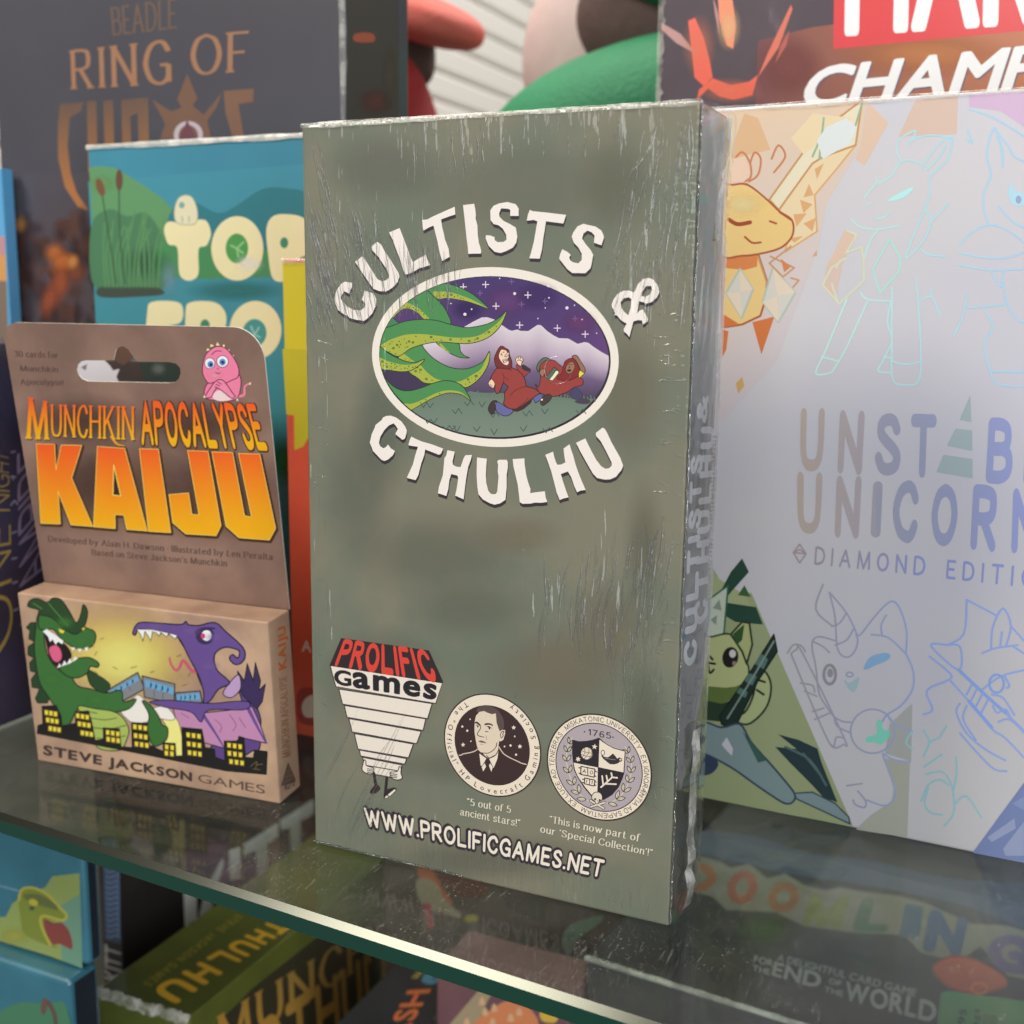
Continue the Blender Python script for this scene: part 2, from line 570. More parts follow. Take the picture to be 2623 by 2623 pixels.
def film_main(t):
    """Cling film of the tall box: stretched streaks where the film pulled, ripples by the right fold."""
    v = ocoord(t)
    st = noise(t, v, 1.0, 2.0, 0.5, (230, 60, 40))
    fan = noise(t, v, 1.0, 2.5, 0.6, (340, 60, 40))
    m = near(t, v, (0.018, 0, 0.166), (0.052, .1, 0.046))
    for c, r in (((0.098, 0, 0.165), (0.022, .1, 0.05)), ((0.080, 0, 0.088), (0.03, .1, 0.028)), ((0.05, 0, 0.194), (0.08, .1, 0.012)),
                 ((0.045, 0, 0.008), (0.07, .1, 0.016)), ((0.004, 0, 0.10), (0.009, .1, 0.1))):
        m = mth(t, 'MAXIMUM', m, near(t, v, c, r))
    h = mth(t, 'MULTIPLY', mth(t, 'POWER', mth(t, 'ADD', mth(t, 'MULTIPLY', st, 0.6), mth(t, 'MULTIPLY', fan, 0.5)), 3.0), m)
    rip = noise(t, v, 1.0, 1.5, 0.5, (120, 60, 520))
    e = rng(t, nn_x(t, v), 0.099, 0.1045, 0.0, 1.0)
    sp = nn(t, 'ShaderNodeSeparateXYZ')
    t.links.new(v, sp.inputs[0])
    e = mth(t, 'MULTIPLY', e, rng(t, sp.outputs[1], 0.0002, 0.0012, 1.0, 0.0))
    h = mth(t, 'ADD', h, mth(t, 'MULTIPLY', mth(t, 'MULTIPLY', rip, e), 0.18))
    big = noise(t, v, 18, 1.0)
    h = mth(t, 'ADD', h, mth(t, 'MULTIPLY', big, 0.25))
    return bump(t, h, 1.0, 0.0042)


def nn_x(t, v):
    s = nn(t, 'ShaderNodeSeparateXYZ')
    t.links.new(v, s.inputs[0])
    return s.outputs[0]


def ink(name, rough=0.45, coat=0.0, crough=0.06, film=None, mottle=0.0, mscale=60, grain=0.05, metal=0.0, thin=0):
    m, t, p = nt(name)
    a = nn(t, 'ShaderNodeAttribute', attribute_name='ink')
    col = a.outputs['Color']
    v = ocoord(t)
    f = noise(t, v, 2600, 2.0)
    if mottle:
        f = mth(t, 'ADD', mth(t, 'MULTIPLY', f, grain), mth(t, 'MULTIPLY', noise(t, v, mscale, 4, 0.6), mottle))
        f = mth(t, 'ADD', f, 1 - (grain + mottle) / 2)
    else:
        f = mth(t, 'ADD', mth(t, 'MULTIPLY', f, grain), 1 - grain / 2)
    mx = nn(t, 'ShaderNodeVectorMath', operation='SCALE')
    t.links.new(col, mx.inputs[0])
    t.links.new(f, mx.inputs['Scale'])
    t.links.new(mx.outputs[0], p.inputs['Base Color'])
    t.links.new(a.outputs['Alpha'], p.inputs['Alpha'])
    p.inputs['Roughness'].default_value = rough
    p.inputs['Metallic'].default_value = metal
    p.inputs['Coat Weight'].default_value = coat
    p.inputs['Coat Roughness'].default_value = crough
    if thin:
        p.inputs['Thin Film Thickness'].default_value = thin
    if film:
        t.links.new(film(t), p.inputs['Coat Normal'])
    return m


def card(name, c1, c2, scale=25, gain=0.8, rough=0.45, coat=0.0, crough=0.06, film=None, lo=0.35, hi=0.65, grain=0.06, stretch=None):
    """Printed cardboard whose colour wanders between two inks."""
    m, t, p = nt(name)
    v = ocoord(t)
    f = rng(t, noise(t, v, scale, 4, 0.55, stretch), lo, hi)
    mx = nn(t, 'ShaderNodeMix', data_type='RGBA')
    mx.inputs[6].default_value = tuple(x / gain for x in lin(c1)) + (1,)
    mx.inputs[7].default_value = tuple(x / gain for x in lin(c2)) + (1,)
    t.links.new(f, mx.inputs[0])
    g = mth(t, 'ADD', mth(t, 'MULTIPLY', noise(t, v, 2600, 2), grain), 1 - grain / 2)
    sc = nn(t, 'ShaderNodeVectorMath', operation='SCALE')
    t.links.new(mx.outputs[2], sc.inputs[0])
    t.links.new(g, sc.inputs['Scale'])
    t.links.new(sc.outputs[0], p.inputs['Base Color'])
    p.inputs['Roughness'].default_value = rough
    p.inputs['Coat Weight'].default_value = coat
    p.inputs['Coat Roughness'].default_value = crough
    if film:
        t.links.new(film(t), p.inputs['Coat Normal'])
    return m


def plain(name, col, rough=0.5, metal=0.0, coat=0.0, bumpy=0, bscale=200):
    m, t, p = nt(name)
    v = ocoord(t)
    g = mth(t, 'ADD', mth(t, 'MULTIPLY', noise(t, v, 90, 3), 0.25), 0.87)
    sc = nn(t, 'ShaderNodeVectorMath', operation='SCALE')
    sc.inputs[0].default_value = col
    t.links.new(g, sc.inputs['Scale'])
    t.links.new(sc.outputs[0], p.inputs['Base Color'])
    p.inputs['Roughness'].default_value = rough
    p.inputs['Metallic'].default_value = metal
    p.inputs['Coat Weight'].default_value = coat
    if bumpy:
        t.links.new(bump(t, noise(t, v, bscale, 3), bumpy, 0.002), p.inputs['Normal'])
    return m


def clear_film(name, tint=(0.95, 0.97, 0.95), gloss=0.08, bscale=180, strength=0.8, rough=0.05, stretch=None):
    """Thin clear plastic: passes light straight through and mirrors some of it."""
    m, t, p = nt(name)
    t.nodes.remove(p)
    out = t.nodes['Material Output']
    v = ocoord(t)
    tr = nn(t, 'ShaderNodeBsdfTransparent')
    tr.inputs[0].default_value = tint + (1,)
    gl = nn(t, 'ShaderNodeBsdfGlossy')
    gl.inputs['Roughness'].default_value = rough
    b = bump(t, noise(t, v, bscale, 3, 0.6, stretch), strength, 0.004)
    t.links.new(b, gl.inputs['Normal'])
    fr = nn(t, 'ShaderNodeFresnel')
    fr.inputs[0].default_value = 1.5
    t.links.new(b, fr.inputs['Normal'])
    fac = mth(t, 'ADD', mth(t, 'MULTIPLY', fr.outputs[0], 1.3), gloss, True)
    mx = nn(t, 'ShaderNodeMixShader')
    t.links.new(fac, mx.inputs[0])
    t.links.new(tr.outputs[0], mx.inputs[1])
    t.links.new(gl.outputs[0], mx.inputs[2])
    t.links.new(mx.outputs[0], out.inputs[0])
    return m


def fold_film(name, white=0.45):
    """Doubled film along a fold: milky where it bunches up, shiny all over."""
    m, t, p = nt(name)
    v = ocoord(t)
    p.inputs['Base Color'].default_value = (0.88, 0.85, 0.77, 1)
    p.inputs['Roughness'].default_value = 0.16
    p.inputs['Coat Weight'].default_value = 1.0
    n = noise(t, v, 130, 3, 0.6)
    t.links.new(bump(t, noise(t, v, 700, 2), 0.4, 0.0012), p.inputs['Normal'])
    t.links.new(rng(t, n, 0.36, 0.66, white * 0.8 if white > .5 else white * 0.4, min(1.0, white * 1.6)), p.inputs['Alpha'])
    return m


def wander(n, step=9):
    """Slowly changing random values, -1..1."""
    k = [random.uniform(-1, 1) for _ in range(n // step + 3)]
    return [k[i // step] + (k[i // step + 1] - k[i // step]) * (i % step) / step for i in range(n + 1)]


def fold_strip(t, name, a, b, up, out, mat, h=.0012, n=120, jit=.0004, step=9):
    """A film lip from a to b (local points), h high along up, leaning out."""
    a, b, up, out = Vector(a), Vector(b), Vector(up), Vector(out)
    vs, fs = [], []
    wa, wb, wc = wander(n, step), wander(n, step), wander(n, 3)
    for i in range(n + 1):
        c = a + (b - a) * (i / n)
        for q, (du, do) in enumerate(((-.9, .25), (-.1, .45), (.5, .25), (.6, -.6))):
            k = 1 + .25 * wa[i] + .10 * wc[i]
            vs.append(t['_m'] @ (c + up * h * du * k + out * (h * do + jit * (.5 + .5 * wb[i]))))
    for i in range(n):
        for j in range(3):
            p = i * 4 + j
            fs.append([p, p + 4, p + 5, p + 1])
    return mesh_obj(name, vs, fs, mat, t, smooth=True)

# ---------------------------------------------------------------- the glass shelf
ED = Vector((math.cos(R(-4.26)), math.sin(R(-4.26)), 0))      # direction of its front edge
EN = Vector((-ED.y, ED.x, 0))                                 # into the shelf
E0 = Vector((-0.0985, -0.0234, 0))


def glass_mat():
    m, t, p = nt('shelf_glass')
    t.nodes.remove(p)
    out = t.nodes['Material Output']
    v = ocoord(t)
    tr = nn(t, 'ShaderNodeBsdfTransparent')
    tr.inputs[0].default_value = (0.88, 0.94, 0.89, 1)
    gl = nn(t, 'ShaderNodeBsdfGlossy')
    gl.inputs['Roughness'].default_value = 0.10
    fr = nn(t, 'ShaderNodeFresnel')
    fr.inputs[0].default_value = 1.55
    mx = nn(t, 'ShaderNodeMixShader')
    t.links.new(mth(t, 'MULTIPLY', fr.outputs[0], 0.58, True), mx.inputs[0])
    t.links.new(tr.outputs[0], mx.inputs[1])
    t.links.new(gl.outputs[0], mx.inputs[2])
    # fine dust and wipe marks lying on the glass
    du = nn(t, 'ShaderNodeBsdfDiffuse')
    du.inputs[0].default_value = (0.62, 0.60, 0.54, 1)
    a = rng(t, noise(t, v, 1300, 3, 0.6), 0.62, 0.72, 0.0, 0.55)
    b = rng(t, noise(t, v, 1.0, 3, 0.7, (900, 120, 1)), 0.56, 0.80, 0.0, 0.30)
    c = rng(t, noise(t, v, 22, 3, 0.6), 0.35, 0.75, 0.015, 0.06)
    f = mth(t, 'ADD', mth(t, 'MULTIPLY', mth(t, 'ADD', a, b), rng(t, noise(t, v, 30, 2), 0.4, 0.65)), c)
    m2 = nn(t, 'ShaderNodeMixShader')
    t.links.new(f, m2.inputs[0])
    t.links.new(mx.outputs[0], m2.inputs[1])
    t.links.new(du.outputs[0], m2.inputs[2])
    t.links.new(m2.outputs[0], out.inputs[0])
    return m


def glass_clean():
    return clear_film('glass_underside', (0.93, 0.97, 0.94), 0.0, 3, 0.0, 0.02)


def shelf():
    t = thing('glass_shelf', 'clear glass shelf with dark green polished front edge carrying the front row of boxes', 'shelf')
    P = lambda a, b, z: E0 + ED * a + EN * b + Vector((0, 0, z))
    L0, L1, BK = -0.55, 0.55, 0.46
    b = 0.0016
    mesh_obj('glass_pane', [P(L0, 0, 0), P(L1, 0, 0), P(L1, BK, 0), P(L0, BK, 0)], [[0, 1, 2, 3]], glass_mat(), t)
    mesh_obj('glass_pane_underside', [P(L0, .001, -.006), P(L1, .001, -.006), P(L1, BK, -.006), P(L0, BK, -.006)], [[0, 1, 2, 3]], glass_clean(), t)
    gm, tt, p = nt('green_glass_edge')
    p.inputs['Base Color'].default_value = (0.006, 0.045, 0.030, 1)
    p.inputs['Roughness'].default_value = 0.12
    p.inputs['Coat Weight'].default_value = 0.5
    mesh_obj('front_edge', [P(L0, -b, -b), P(L1, -b, -b), P(L1, -b, -.0058), P(L0, -b, -.0058), P(L1, .001, -.006), P(L0, .001, -.006)],
             [[3, 2, 1, 0], [5, 4, 2, 3]], gm, t)
    bm_, tt, p = nt('polished_bevel')
    p.inputs['Base Color'].default_value = (0.038, 0.040, 0.030, 1)
    p.inputs['Roughness'].default_value = 0.20
    p.inputs['Metallic'].default_value = 0.65
    n = 220
    vs, fs = [], []
    for i in range(n + 1):
        a = L0 + (L1 - L0) * i / n
        vs += [P(a, 0, 0), P(a, -b, -b)]
    for i in range(n):
        fs.append([2 * i, 2 * i + 1, 2 * i + 3, 2 * i + 2])
    mesh_obj('edge_bevel', vs, fs, bm_, t)


shelf()

# ---------------------------------------------------------------- the tall olive game box
def tall_box():
    WD, DP, HT = 0.1065, 0.0245, 0.2
    t = thing('tall_game_box', 'tall olive-grey game box in clear shrink wrap, arched white title over an oval tentacle picture', 'game box')
    body = card('olive_cloudy_card', (102, 109, 94), (120, 116, 99), 26, 0.86, 0.5, 1.0, 0.05, film_main, 0.36, 0.66, 0.10)
    PR = ink('printed_ink_under_film', 0.5, 0.0, 1.0 and 0.05, film_main, 0.05, 500, 0.08)
    PR.node_tree.nodes['Principled BSDF'].inputs['Coat Weight'].default_value = 1.0
    carton(t, 'box_body', (0, 0, 0), (WD, DP, HT), body, 0.0009, 3)
    front, side, top = box_faces(t, (0, 0, 0), (WD, DP, HT), 0.86)
    A = Art(front)
    # cloudy tones printed on the front
    A.crop(0, 0, 1)
    for cx, cy, rx, ry, c, a in ((1430, 1720, 240, 140, (128, 114, 96), .45), (1560, 1600, 130, 130, (125, 114, 96), .4), (1120, 1420, 260, 130, (102, 107, 93), .4),
                                 (980, 1750, 170, 160, (94, 98, 82), .5), (1330, 480, 320, 140, (122, 122, 106), .5), (1610, 1010, 110, 200, (120, 113, 95), .45),
                                 (920, 1250, 110, 220, (102, 108, 95), .4), (1240, 1960, 340, 60, (106, 98, 82), .3), (1330, 1370, 130, 60, (130, 118, 98), .4),
                                 (980, 430, 170, 100, (112, 113, 102), .5), (1580, 470, 120, 160, (110, 109, 93), .4), (1250, 2200, 320, 70, (98, 99, 88), .4),
                                 (1200, 1560, 200, 90, (97, 101, 88), .3), (1650, 1900, 70, 250, (92, 88, 75), .4), (1650, 1400, 60, 200, (94, 93, 76), .35),
                                 (980, 1080, 90, 200, (102, 110, 98), .4)):
        A.glow(cx, cy, rx, ry, c, a)
    A.done('cloud_print', PR, t)

    # ---- arched title: letters cut out of paper, dark thickness below
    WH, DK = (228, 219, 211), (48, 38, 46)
    LA = (840, 500, .25880)
    LB = (1220, 500, .25880)
    LC = (930, 1040, .19669)
    LD = (1270, 1060, .18116)
    letters = [
        (LA, [(128, 880), (170, 855), (240, 868), (238, 910), (210, 975), (165, 950), (125, 1005), (130, 1030), (190, 1100), (250, 1135), (320, 1140), (365, 1110), (372, 1080), (355, 1050), (328, 1035), (355, 990), (362, 942), (400, 955), (455, 975), (480, 1030), (478, 1085), (440, 1170), (425, 1185), (385, 1225), (355, 1245), (320, 1238), (290, 1235), (215, 1215), (195, 1190), (160, 1180), (100, 1135), (70, 1060), (68, 1010), (85, 940)], []),
        (LA, [(268, 660), (345, 600), (490, 830), (525, 848), (570, 845), (605, 815), (600, 780), (585, 740), (500, 610), (440, 545), (428, 515), (485, 460), (525, 485), (560, 550), (620, 640), (700, 770), (708, 810), (690, 860), (640, 915), (580, 952), (510, 950), (450, 925), (410, 870)], []),
        (LA, [(605, 370), (710, 325), (720, 350), (770, 480), (810, 590), (840, 660), (970, 588), (985, 640), (1012, 690), (985, 700), (940, 715), (910, 720), (860, 750), (800, 780), (765, 785), (745, 740), (720, 650), (670, 520), (640, 440)], []),
        (LA, [(935, 245), (985, 240), (1030, 215), (1150, 160), (1255, 115), (1262, 190), (1200, 210), (1120, 240), (1130, 310), (1150, 390), (1160, 440), (1195, 530), (1205, 610), (1130, 652), (1105, 560), (1085, 460), (1060, 360), (1045, 300), (1000, 320), (945, 350), (940, 310)], []),
        (LA, [(1338, 98), (1448, 85), (1458, 130), (1465, 200), (1462, 230), (1480, 300), (1485, 400), (1495, 470), (1518, 550), (1515, 578), (1390, 580), (1385, 520), (1370, 400), (1355, 250)], []),
        (LA, [(1607, 150), (1640, 105), (1700, 80), (1780, 68), (1860, 90), (1888, 130), (1888, 205), (1805, 205), (1805, 145), (1785, 135), (1715, 130), (1695, 180), (1700, 215), (1740, 255), (1800, 285), (1860, 320), (1875, 410), (1865, 470), (1830, 520), (1760, 555), (1710, 572), (1650, 560), (1590, 500), (1562, 430), (1565, 395), (1610, 400), (1650, 415), (1652, 445), (1680, 465), (1740, 462), (1768, 440), (1765, 390), (1730, 330), (1690, 298), (1640, 285), (1610, 245)], []),
        (LB, [(530, 145), (560, 158), (700, 172), (890, 195), (862, 280), (780, 270), (690, 258), (680, 330), (665, 420), (650, 540), (628, 628), (525, 625), (545, 560), (570, 460), (590, 350), (605, 258), (570, 245), (500, 252), (510, 200)], []),
        (LB, [(945, 410), (960, 370), (1000, 310), (1060, 283), (1110, 295), (1180, 310), (1240, 350), (1265, 415), (1240, 495), (1165, 470), (1172, 400), (1140, 365), (1100, 350), (1060, 380), (1048, 430), (1080, 480), (1130, 540), (1158, 590), (1140, 690), (1130, 725), (1080, 772), (950, 770), (900, 730), (845, 660), (822, 630), (830, 585), (852, 535), (900, 560), (935, 590), (920, 615), (930, 645), (960, 665), (1010, 675), (1045, 640), (1045, 580), (1010, 515), (965, 470)], []),
        (LB, [(1575, 940), (1600, 880), (1650, 830), (1710, 818), (1760, 840), (1800, 900), (1812, 960), (1790, 1010), (1740, 1055), (1680, 1075), (1660, 1060), (1612, 1050), (1595, 1150), (1588, 1172), (1620, 1140), (1650, 1130), (1700, 1220), (1698, 1245), (1650, 1280), (1640, 1240), (1600, 1235), (1555, 1250), (1540, 1310), (1515, 1405), (1490, 1370), (1462, 1350), (1460, 1325), (1490, 1270), (1460, 1255), (1425, 1230), (1395, 1190), (1365, 1185), (1375, 1170), (1345, 1110), (1340, 1080), (1360, 1030), (1400, 975), (1460, 945), (1520, 945), (1555, 965)],
         [[(1430, 1060), (1460, 1020), (1510, 1010), (1535, 1030), (1530, 1110), (1505, 1190), (1470, 1160), (1435, 1110)], [(1640, 960), (1680, 900), (1730, 898), (1740, 940), (1720, 980), (1680, 1005), (1635, 1000)]]),
        (LC, [(260, 150), (300, 130), (360, 125), (430, 150), (500, 200), (550, 270), (570, 320), (565, 360), (545, 425), (515, 440), (420, 365), (455, 300), (430, 260), (400, 225), (340, 250), (280, 310), (225, 400), (207, 480), (225, 525), (265, 550), (300, 535), (325, 500), (360, 550), (415, 585), (390, 640), (330, 695), (280, 715), (240, 700), (130, 585), (110, 530), (88, 475), (100, 430), (115, 360), (150, 290), (165, 245), (245, 180)], []),
        (LC, [(630, 398), (690, 430), (760, 460), (900, 500), (1045, 555), (1015, 620), (990, 635), (900, 600), (810, 565), (795, 650), (760, 740), (740, 820), (720, 900), (685, 965), (570, 935), (600, 870), (650, 760), (675, 660), (715, 530), (640, 520), (590, 510), (610, 440)], []),
        (LC, [(1100, 575), (1195, 595), (1185, 640), (1165, 720), (1170, 765), (1215, 790), (1270, 795), (1290, 740), (1310, 680), (1335, 640), (1418, 637), (1405, 700), (1370, 790), (1345, 930), (1330, 1040), (1310, 1215), (1200, 1165), (1220, 1080), (1240, 940), (1230, 905), (1150, 885), (1125, 960), (1110, 1080), (1085, 1170), (975, 1135), (990, 1050), (1040, 900), (1050, 800), (1060, 680), (1085, 640)], []),
        (LC, [(1485, 670), (1612, 685), (1605, 800), (1600, 900), (1605, 1000), (1630, 1100), (1660, 1140), (1690, 1150), (1730, 1145), (1750, 1110), (1755, 1040), (1765, 920), (1755, 850), (1760, 770), (1748, 720), (1770, 700), (1870, 700), (1885, 730), (1885, 800), (1870, 900), (1870, 1060), (1855, 1220), (1790, 1265), (1715, 1285), (1650, 1265), (1560, 1215), (1505, 1150), (1490, 1060), (1480, 900)], []),
        (LD, [(240, 640), (405, 630), (410, 720), (430, 860), (455, 960), (490, 1060), (490, 1122), (560, 1110), (695, 1095), (705, 1180), (728, 1245), (640, 1258), (560, 1255), (480, 1270), (380, 1272), (340, 1250), (330, 1150), (310, 1000), (275, 850), (250, 740)], []),
        (LD, [(700, 580), (810, 535), (825, 600), (850, 680), (872, 722), (930, 715), (985, 685), (970, 600), (958, 490), (1045, 430), (1060, 490), (1095, 590), (1130, 720), (1175, 850), (1220, 960), (1270, 1075), (1200, 1085), (1150, 1110), (1110, 1020), (1065, 890), (1020, 815), (920, 850), (945, 940), (985, 1060), (1028, 1180), (960, 1195), (905, 1218), (860, 1110), (820, 950), (780, 800), (730, 660)], []),
        (LD, [(1135, 410), (1265, 348), (1290, 400), (1350, 520), (1420, 650), (1490, 740), (1550, 778), (1600, 770), (1640, 735), (1640, 690), (1590, 590), (1540, 490), (1480, 380), (1420, 315), (1415, 270), (1510, 195), (1545, 215), (1580, 280), (1630, 390), (1680, 480), (1760, 620), (1800, 730), (1780, 790), (1700, 890), (1620, 925), (1540, 930), (1430, 905), (1370, 840), (1290, 700), (1200, 540)], []),
    ]
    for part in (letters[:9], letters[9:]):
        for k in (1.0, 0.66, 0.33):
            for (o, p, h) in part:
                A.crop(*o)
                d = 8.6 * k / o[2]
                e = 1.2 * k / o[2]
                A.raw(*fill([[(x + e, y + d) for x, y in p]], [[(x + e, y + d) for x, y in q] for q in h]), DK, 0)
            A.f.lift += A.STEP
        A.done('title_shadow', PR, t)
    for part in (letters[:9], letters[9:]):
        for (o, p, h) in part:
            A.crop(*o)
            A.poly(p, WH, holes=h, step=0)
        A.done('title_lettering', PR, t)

    # ---- oval picture
    A.crop(940, 680, .34161)
    l, r_, tp, bt = A.uv(38, 655), A.uv(1888, 735), A.uv(935, 12), A.uv(1010, 1365)
    cu, cv = (l[0] + r_[0]) / 2, (tp[1] + bt[1]) / 2
    ru, rv = (r_[0] - l[0]) / 2, (tp[1] - bt[1]) / 2
    A.raw_uv(*fill([oval(cu, cv, ru, rv, 96)]), (226, 217, 205))
    A.raw_uv(*fill([oval(cu + .00008, cv - .00008, ru - .0021, rv - .0021, 96)]), (38, 28, 40))

    def topx(u, v):
        p = front.pt(u, v, 0)
        q = CM.transposed() @ (p - CAM)
        px, py = HALF + FPX * q.x / -q.z, HALF - FPX * q.y / -q.z
        return ((px - A.ox) / A.sc, (py - A.oy) / A.sc)
    INN = [topx(*q) for q in oval(cu - .0001, cv + .0001, ru - .0024, rv - .0024, 72)]
    sky = lambda x, y: tuple(a + (b - a) * min(max((y - 60) / 500, 0), 1) for a, b in zip((62, 46, 98), (92, 58, 112)))
    A.poly(INN, sky)
    for gx, gy, gr, c in ((1050, 270, 210, (104, 66, 122)), (1590, 430, 150, (108, 62, 112)), (760, 330, 140, (52, 38, 92)), (1280, 230, 180, (70, 46, 104))):
        A.glow(gx, gy, gr, gr * .7, c, .7)
    PLS = lambda x, y, s: [[(x - s, y - 3.5), (x + s, y - 3.5), (x + s, y + 3.5), (x - s, y + 3.5)], [(x - 3.5, y - s), (x + 3.5, y - s), (x + 3.5, y + s), (x - 3.5, y + s)]]
    A.many([p for q in ((723, 160), (890, 143), (1207, 222), (968, 305), (1145, 447), (1428, 470), (1637, 515)) for p in PLS(q[0], q[1], 26)], (222, 200, 216))
    A.many([p for q in ((848, 208), (1085, 120), (1160, 290), (1335, 268), (1560, 398)) for p in PLS(q[0], q[1], 22)], (112, 82, 134))
    A.many([oval(x, y, q, q, 10) for x, y, q in ((1108, 211, 11), (735, 366, 12), (1500, 318, 12), (1360, 152, 11), (785, 328, 6), (1365, 243, 6), (1337, 318, 5), (1282, 397, 5), (1557, 298, 5), (1613, 405, 5), (1722, 508, 5), (995, 97, 5), (630, 285, 5))], (226, 208, 220))
    ridge = [(300, 640), (400, 590), (540, 560), (640, 510), (730, 460), (800, 420), (860, 390), (900, 388), (955, 405), (1010, 445), (1060, 480), (1085, 490), (1130, 480), (1150, 490), (1210, 492), (1250, 465), (1280, 445), (1305, 448), (1350, 490), (1400, 525), (1440, 545), (1510, 548), (1540, 565), (1580, 588), (1630, 575), (1660, 580), (1700, 610), (1760, 650), (1835, 690)]
    for k in range(len(ridge) - 1):
        a, b = ridge[k], ridge[k + 1]
        levels = [(0, (206, 194, 200)), (.3, (176, 158, 176)), (.62, (104, 84, 116)), (1, (62, 50, 76))]
        for (f0, c0), (f1, c1) in zip(levels, levels[1:]):
            q = [(a[0], a[1] + (1010 - a[1]) * f0), (b[0], b[1] + (1010 - b[1]) * f0), (b[0], b[1] + (1010 - b[1]) * f1), (a[0], a[1] + (1010 - a[1]) * f1)]
            q = clip_convex(q, INN)
            if len(q) > 2:
                def cf(x, y, a=a, b=b, f0=f0, f1=f1, c0=c0, c1=c1):
                    yt = a[1] + (b[1] - a[1]) * (x - a[0]) / (b[0] - a[0])
                    f = min(max(((y - yt) / (1010 - yt) - f0) / (f1 - f0), 0), 1)
                    return tuple(m + (n - m) * f for m, n in zip(c0, c1))
                A.poly(q, cf, step=0)
    A.f.lift += A.STEP
    A.poly([(60, 780), (300, 760), (560, 800), (700, 960), (400, 1050), (200, 1000)], (60, 46, 76), clip=INN)
    grass = [(290, 1150), (330, 1060), (440, 985), (560, 962), (640, 955), (700, 950), (780, 945), (850, 955), (950, 955), (1050, 960), (1250, 985), (1420, 985), (1560, 1000), (1720, 1000), (1800, 1000), (1700, 1400), (200, 1400)]
    A.poly(grass, lambda x, y: tuple(a + (b - a) * min(max((y - 950) / 380, 0), 1) for a, b in zip((98, 116, 102), (116, 130, 116))), clip=INN)
    tick = []
    for i in range(46):
        x = 620 + i * 26
        if x < 1720:
            y = 962 + (x - 620) * .037
            tick.append([(x, y + 14), (x + random.uniform(-9, 12), y - random.uniform(8, 28))])
    A.lines(tick, 10, (90, 112, 96), False)
    rows = [(640, 1090), (920, 1110), (1170, 1105), (1310, 1095), (1570, 1095), (430, 1160), (400, 1040), (570, 1215), (650, 1220), (800, 1230), (930, 1240), (1150, 1220), (1320, 1230), (730, 1030), (840, 1035)]
    tick = []
    for x, y in rows:
        n = random.choice((3, 4, 5))
        tick.append([(x + j * 24, y + (22 if j % 2 else -14) + random.uniform(-8, 8)) for j in range(n)])
    A.lines(tick, 7, (66, 84, 74), False)
    GR, YG, OL = (70, 132, 76), (158, 168, 62), (34, 44, 34)

    def tentacle(full, belly):
        A.poly(full, GR, True, clip=INN, line=6, lc=OL)
        b = clip_convex(smooth_pts(belly, True, 4), INN)
        A.poly(b, YG)
        xs, ys = [p[0] for p in b], [p[1] for p in b]
        sp = []

        def inside(x, y):
            c = False
            for i in range(len(b)):
                p, q = b[i - 1], b[i]
                if (p[1] > y) != (q[1] > y) and x < (q[0] - p[0]) * (y - p[1]) / (q[1] - p[1]) + p[0]:
                    c = not c
            return c
        rings, dots = [], []
        for _ in range(260):
            x, y = random.uniform(min(xs), max(xs)), random.uniform(min(ys), max(ys))
            q = random.choice((4, 5, 9, 11))
            if all(inside(x + q * 1.6 * c, y + q * 1.6 * s) for c, s in ((1, 0), (-1, 0), (0, 1), (0, -1))) and all(math.hypot(x - a, y - d) > q + e + 7 for a, d, e in sp):
                sp.append((x, y, q))
                (rings if q > 7 else dots).append(oval(x, y, q * 1.15, q, 9))
        if rings:
            A.many(rings, (62, 74, 34))
            A.many([[(cx + (x - cx) * .5, cy + (y - cy) * .5) for x, y in p] for p in rings for cx, cy in [(sum(a[0] for a in p) / 9, sum(a[1] for a in p) / 9)]], (128, 140, 52))
        if dots:
            A.many(dots, (74, 88, 36))
    tentacle([(290, 280), (420, 175), (470, 150), (540, 133), (640, 145), (740, 185), (820, 235), (915, 325), (840, 297), (760, 270), (690, 255), (600, 240), (530, 252), (470, 230)],
             [(490, 200), (560, 195), (640, 205), (720, 230), (800, 262), (912, 323), (840, 296), (760, 270), (690, 255), (600, 242), (535, 250)])
    tentacle([(180, 390), (230, 300), (300, 235), (420, 178), (500, 230), (560, 290), (600, 350), (628, 440), (520, 430), (470, 415), (430, 400), (385, 360), (330, 330), (280, 322), (235, 350), (200, 390)],
             [(183, 390), (230, 320), (285, 276), (350, 300), (410, 340), (470, 405), (428, 400), (385, 358), (330, 328), (280, 323), (235, 350), (200, 388)])
    A.poly([(160, 385), (190, 390), (250, 440), (140, 495), (100, 495)], (62, 122, 80), clip=INN, line=5, lc=OL)
    tentacle([(520, 570), (680, 582), (700, 640), (730, 675), (768, 693), (700, 690), (640, 667), (590, 635)], [(525, 574), (550, 582), (590, 622), (622, 655), (590, 640), (550, 605)])
    tentacle([(230, 680), (300, 636), (400, 592), (430, 625), (480, 680), (550, 730), (640, 768), (740, 775), (820, 750), (880, 710), (918, 643), (917, 720), (880, 800), (820, 870), (740, 917), (690, 887), (600, 872), (520, 880), (440, 882), (380, 842), (310, 797)],
             [(240, 690), (270, 660), (340, 710), (400, 745), (450, 800), (520, 850), (600, 866), (700, 868), (790, 820), (860, 770), (916, 652), (913, 720), (878, 798), (818, 868), (740, 913), (690, 884), (560, 880), (440, 880), (380, 840), (320, 795)])
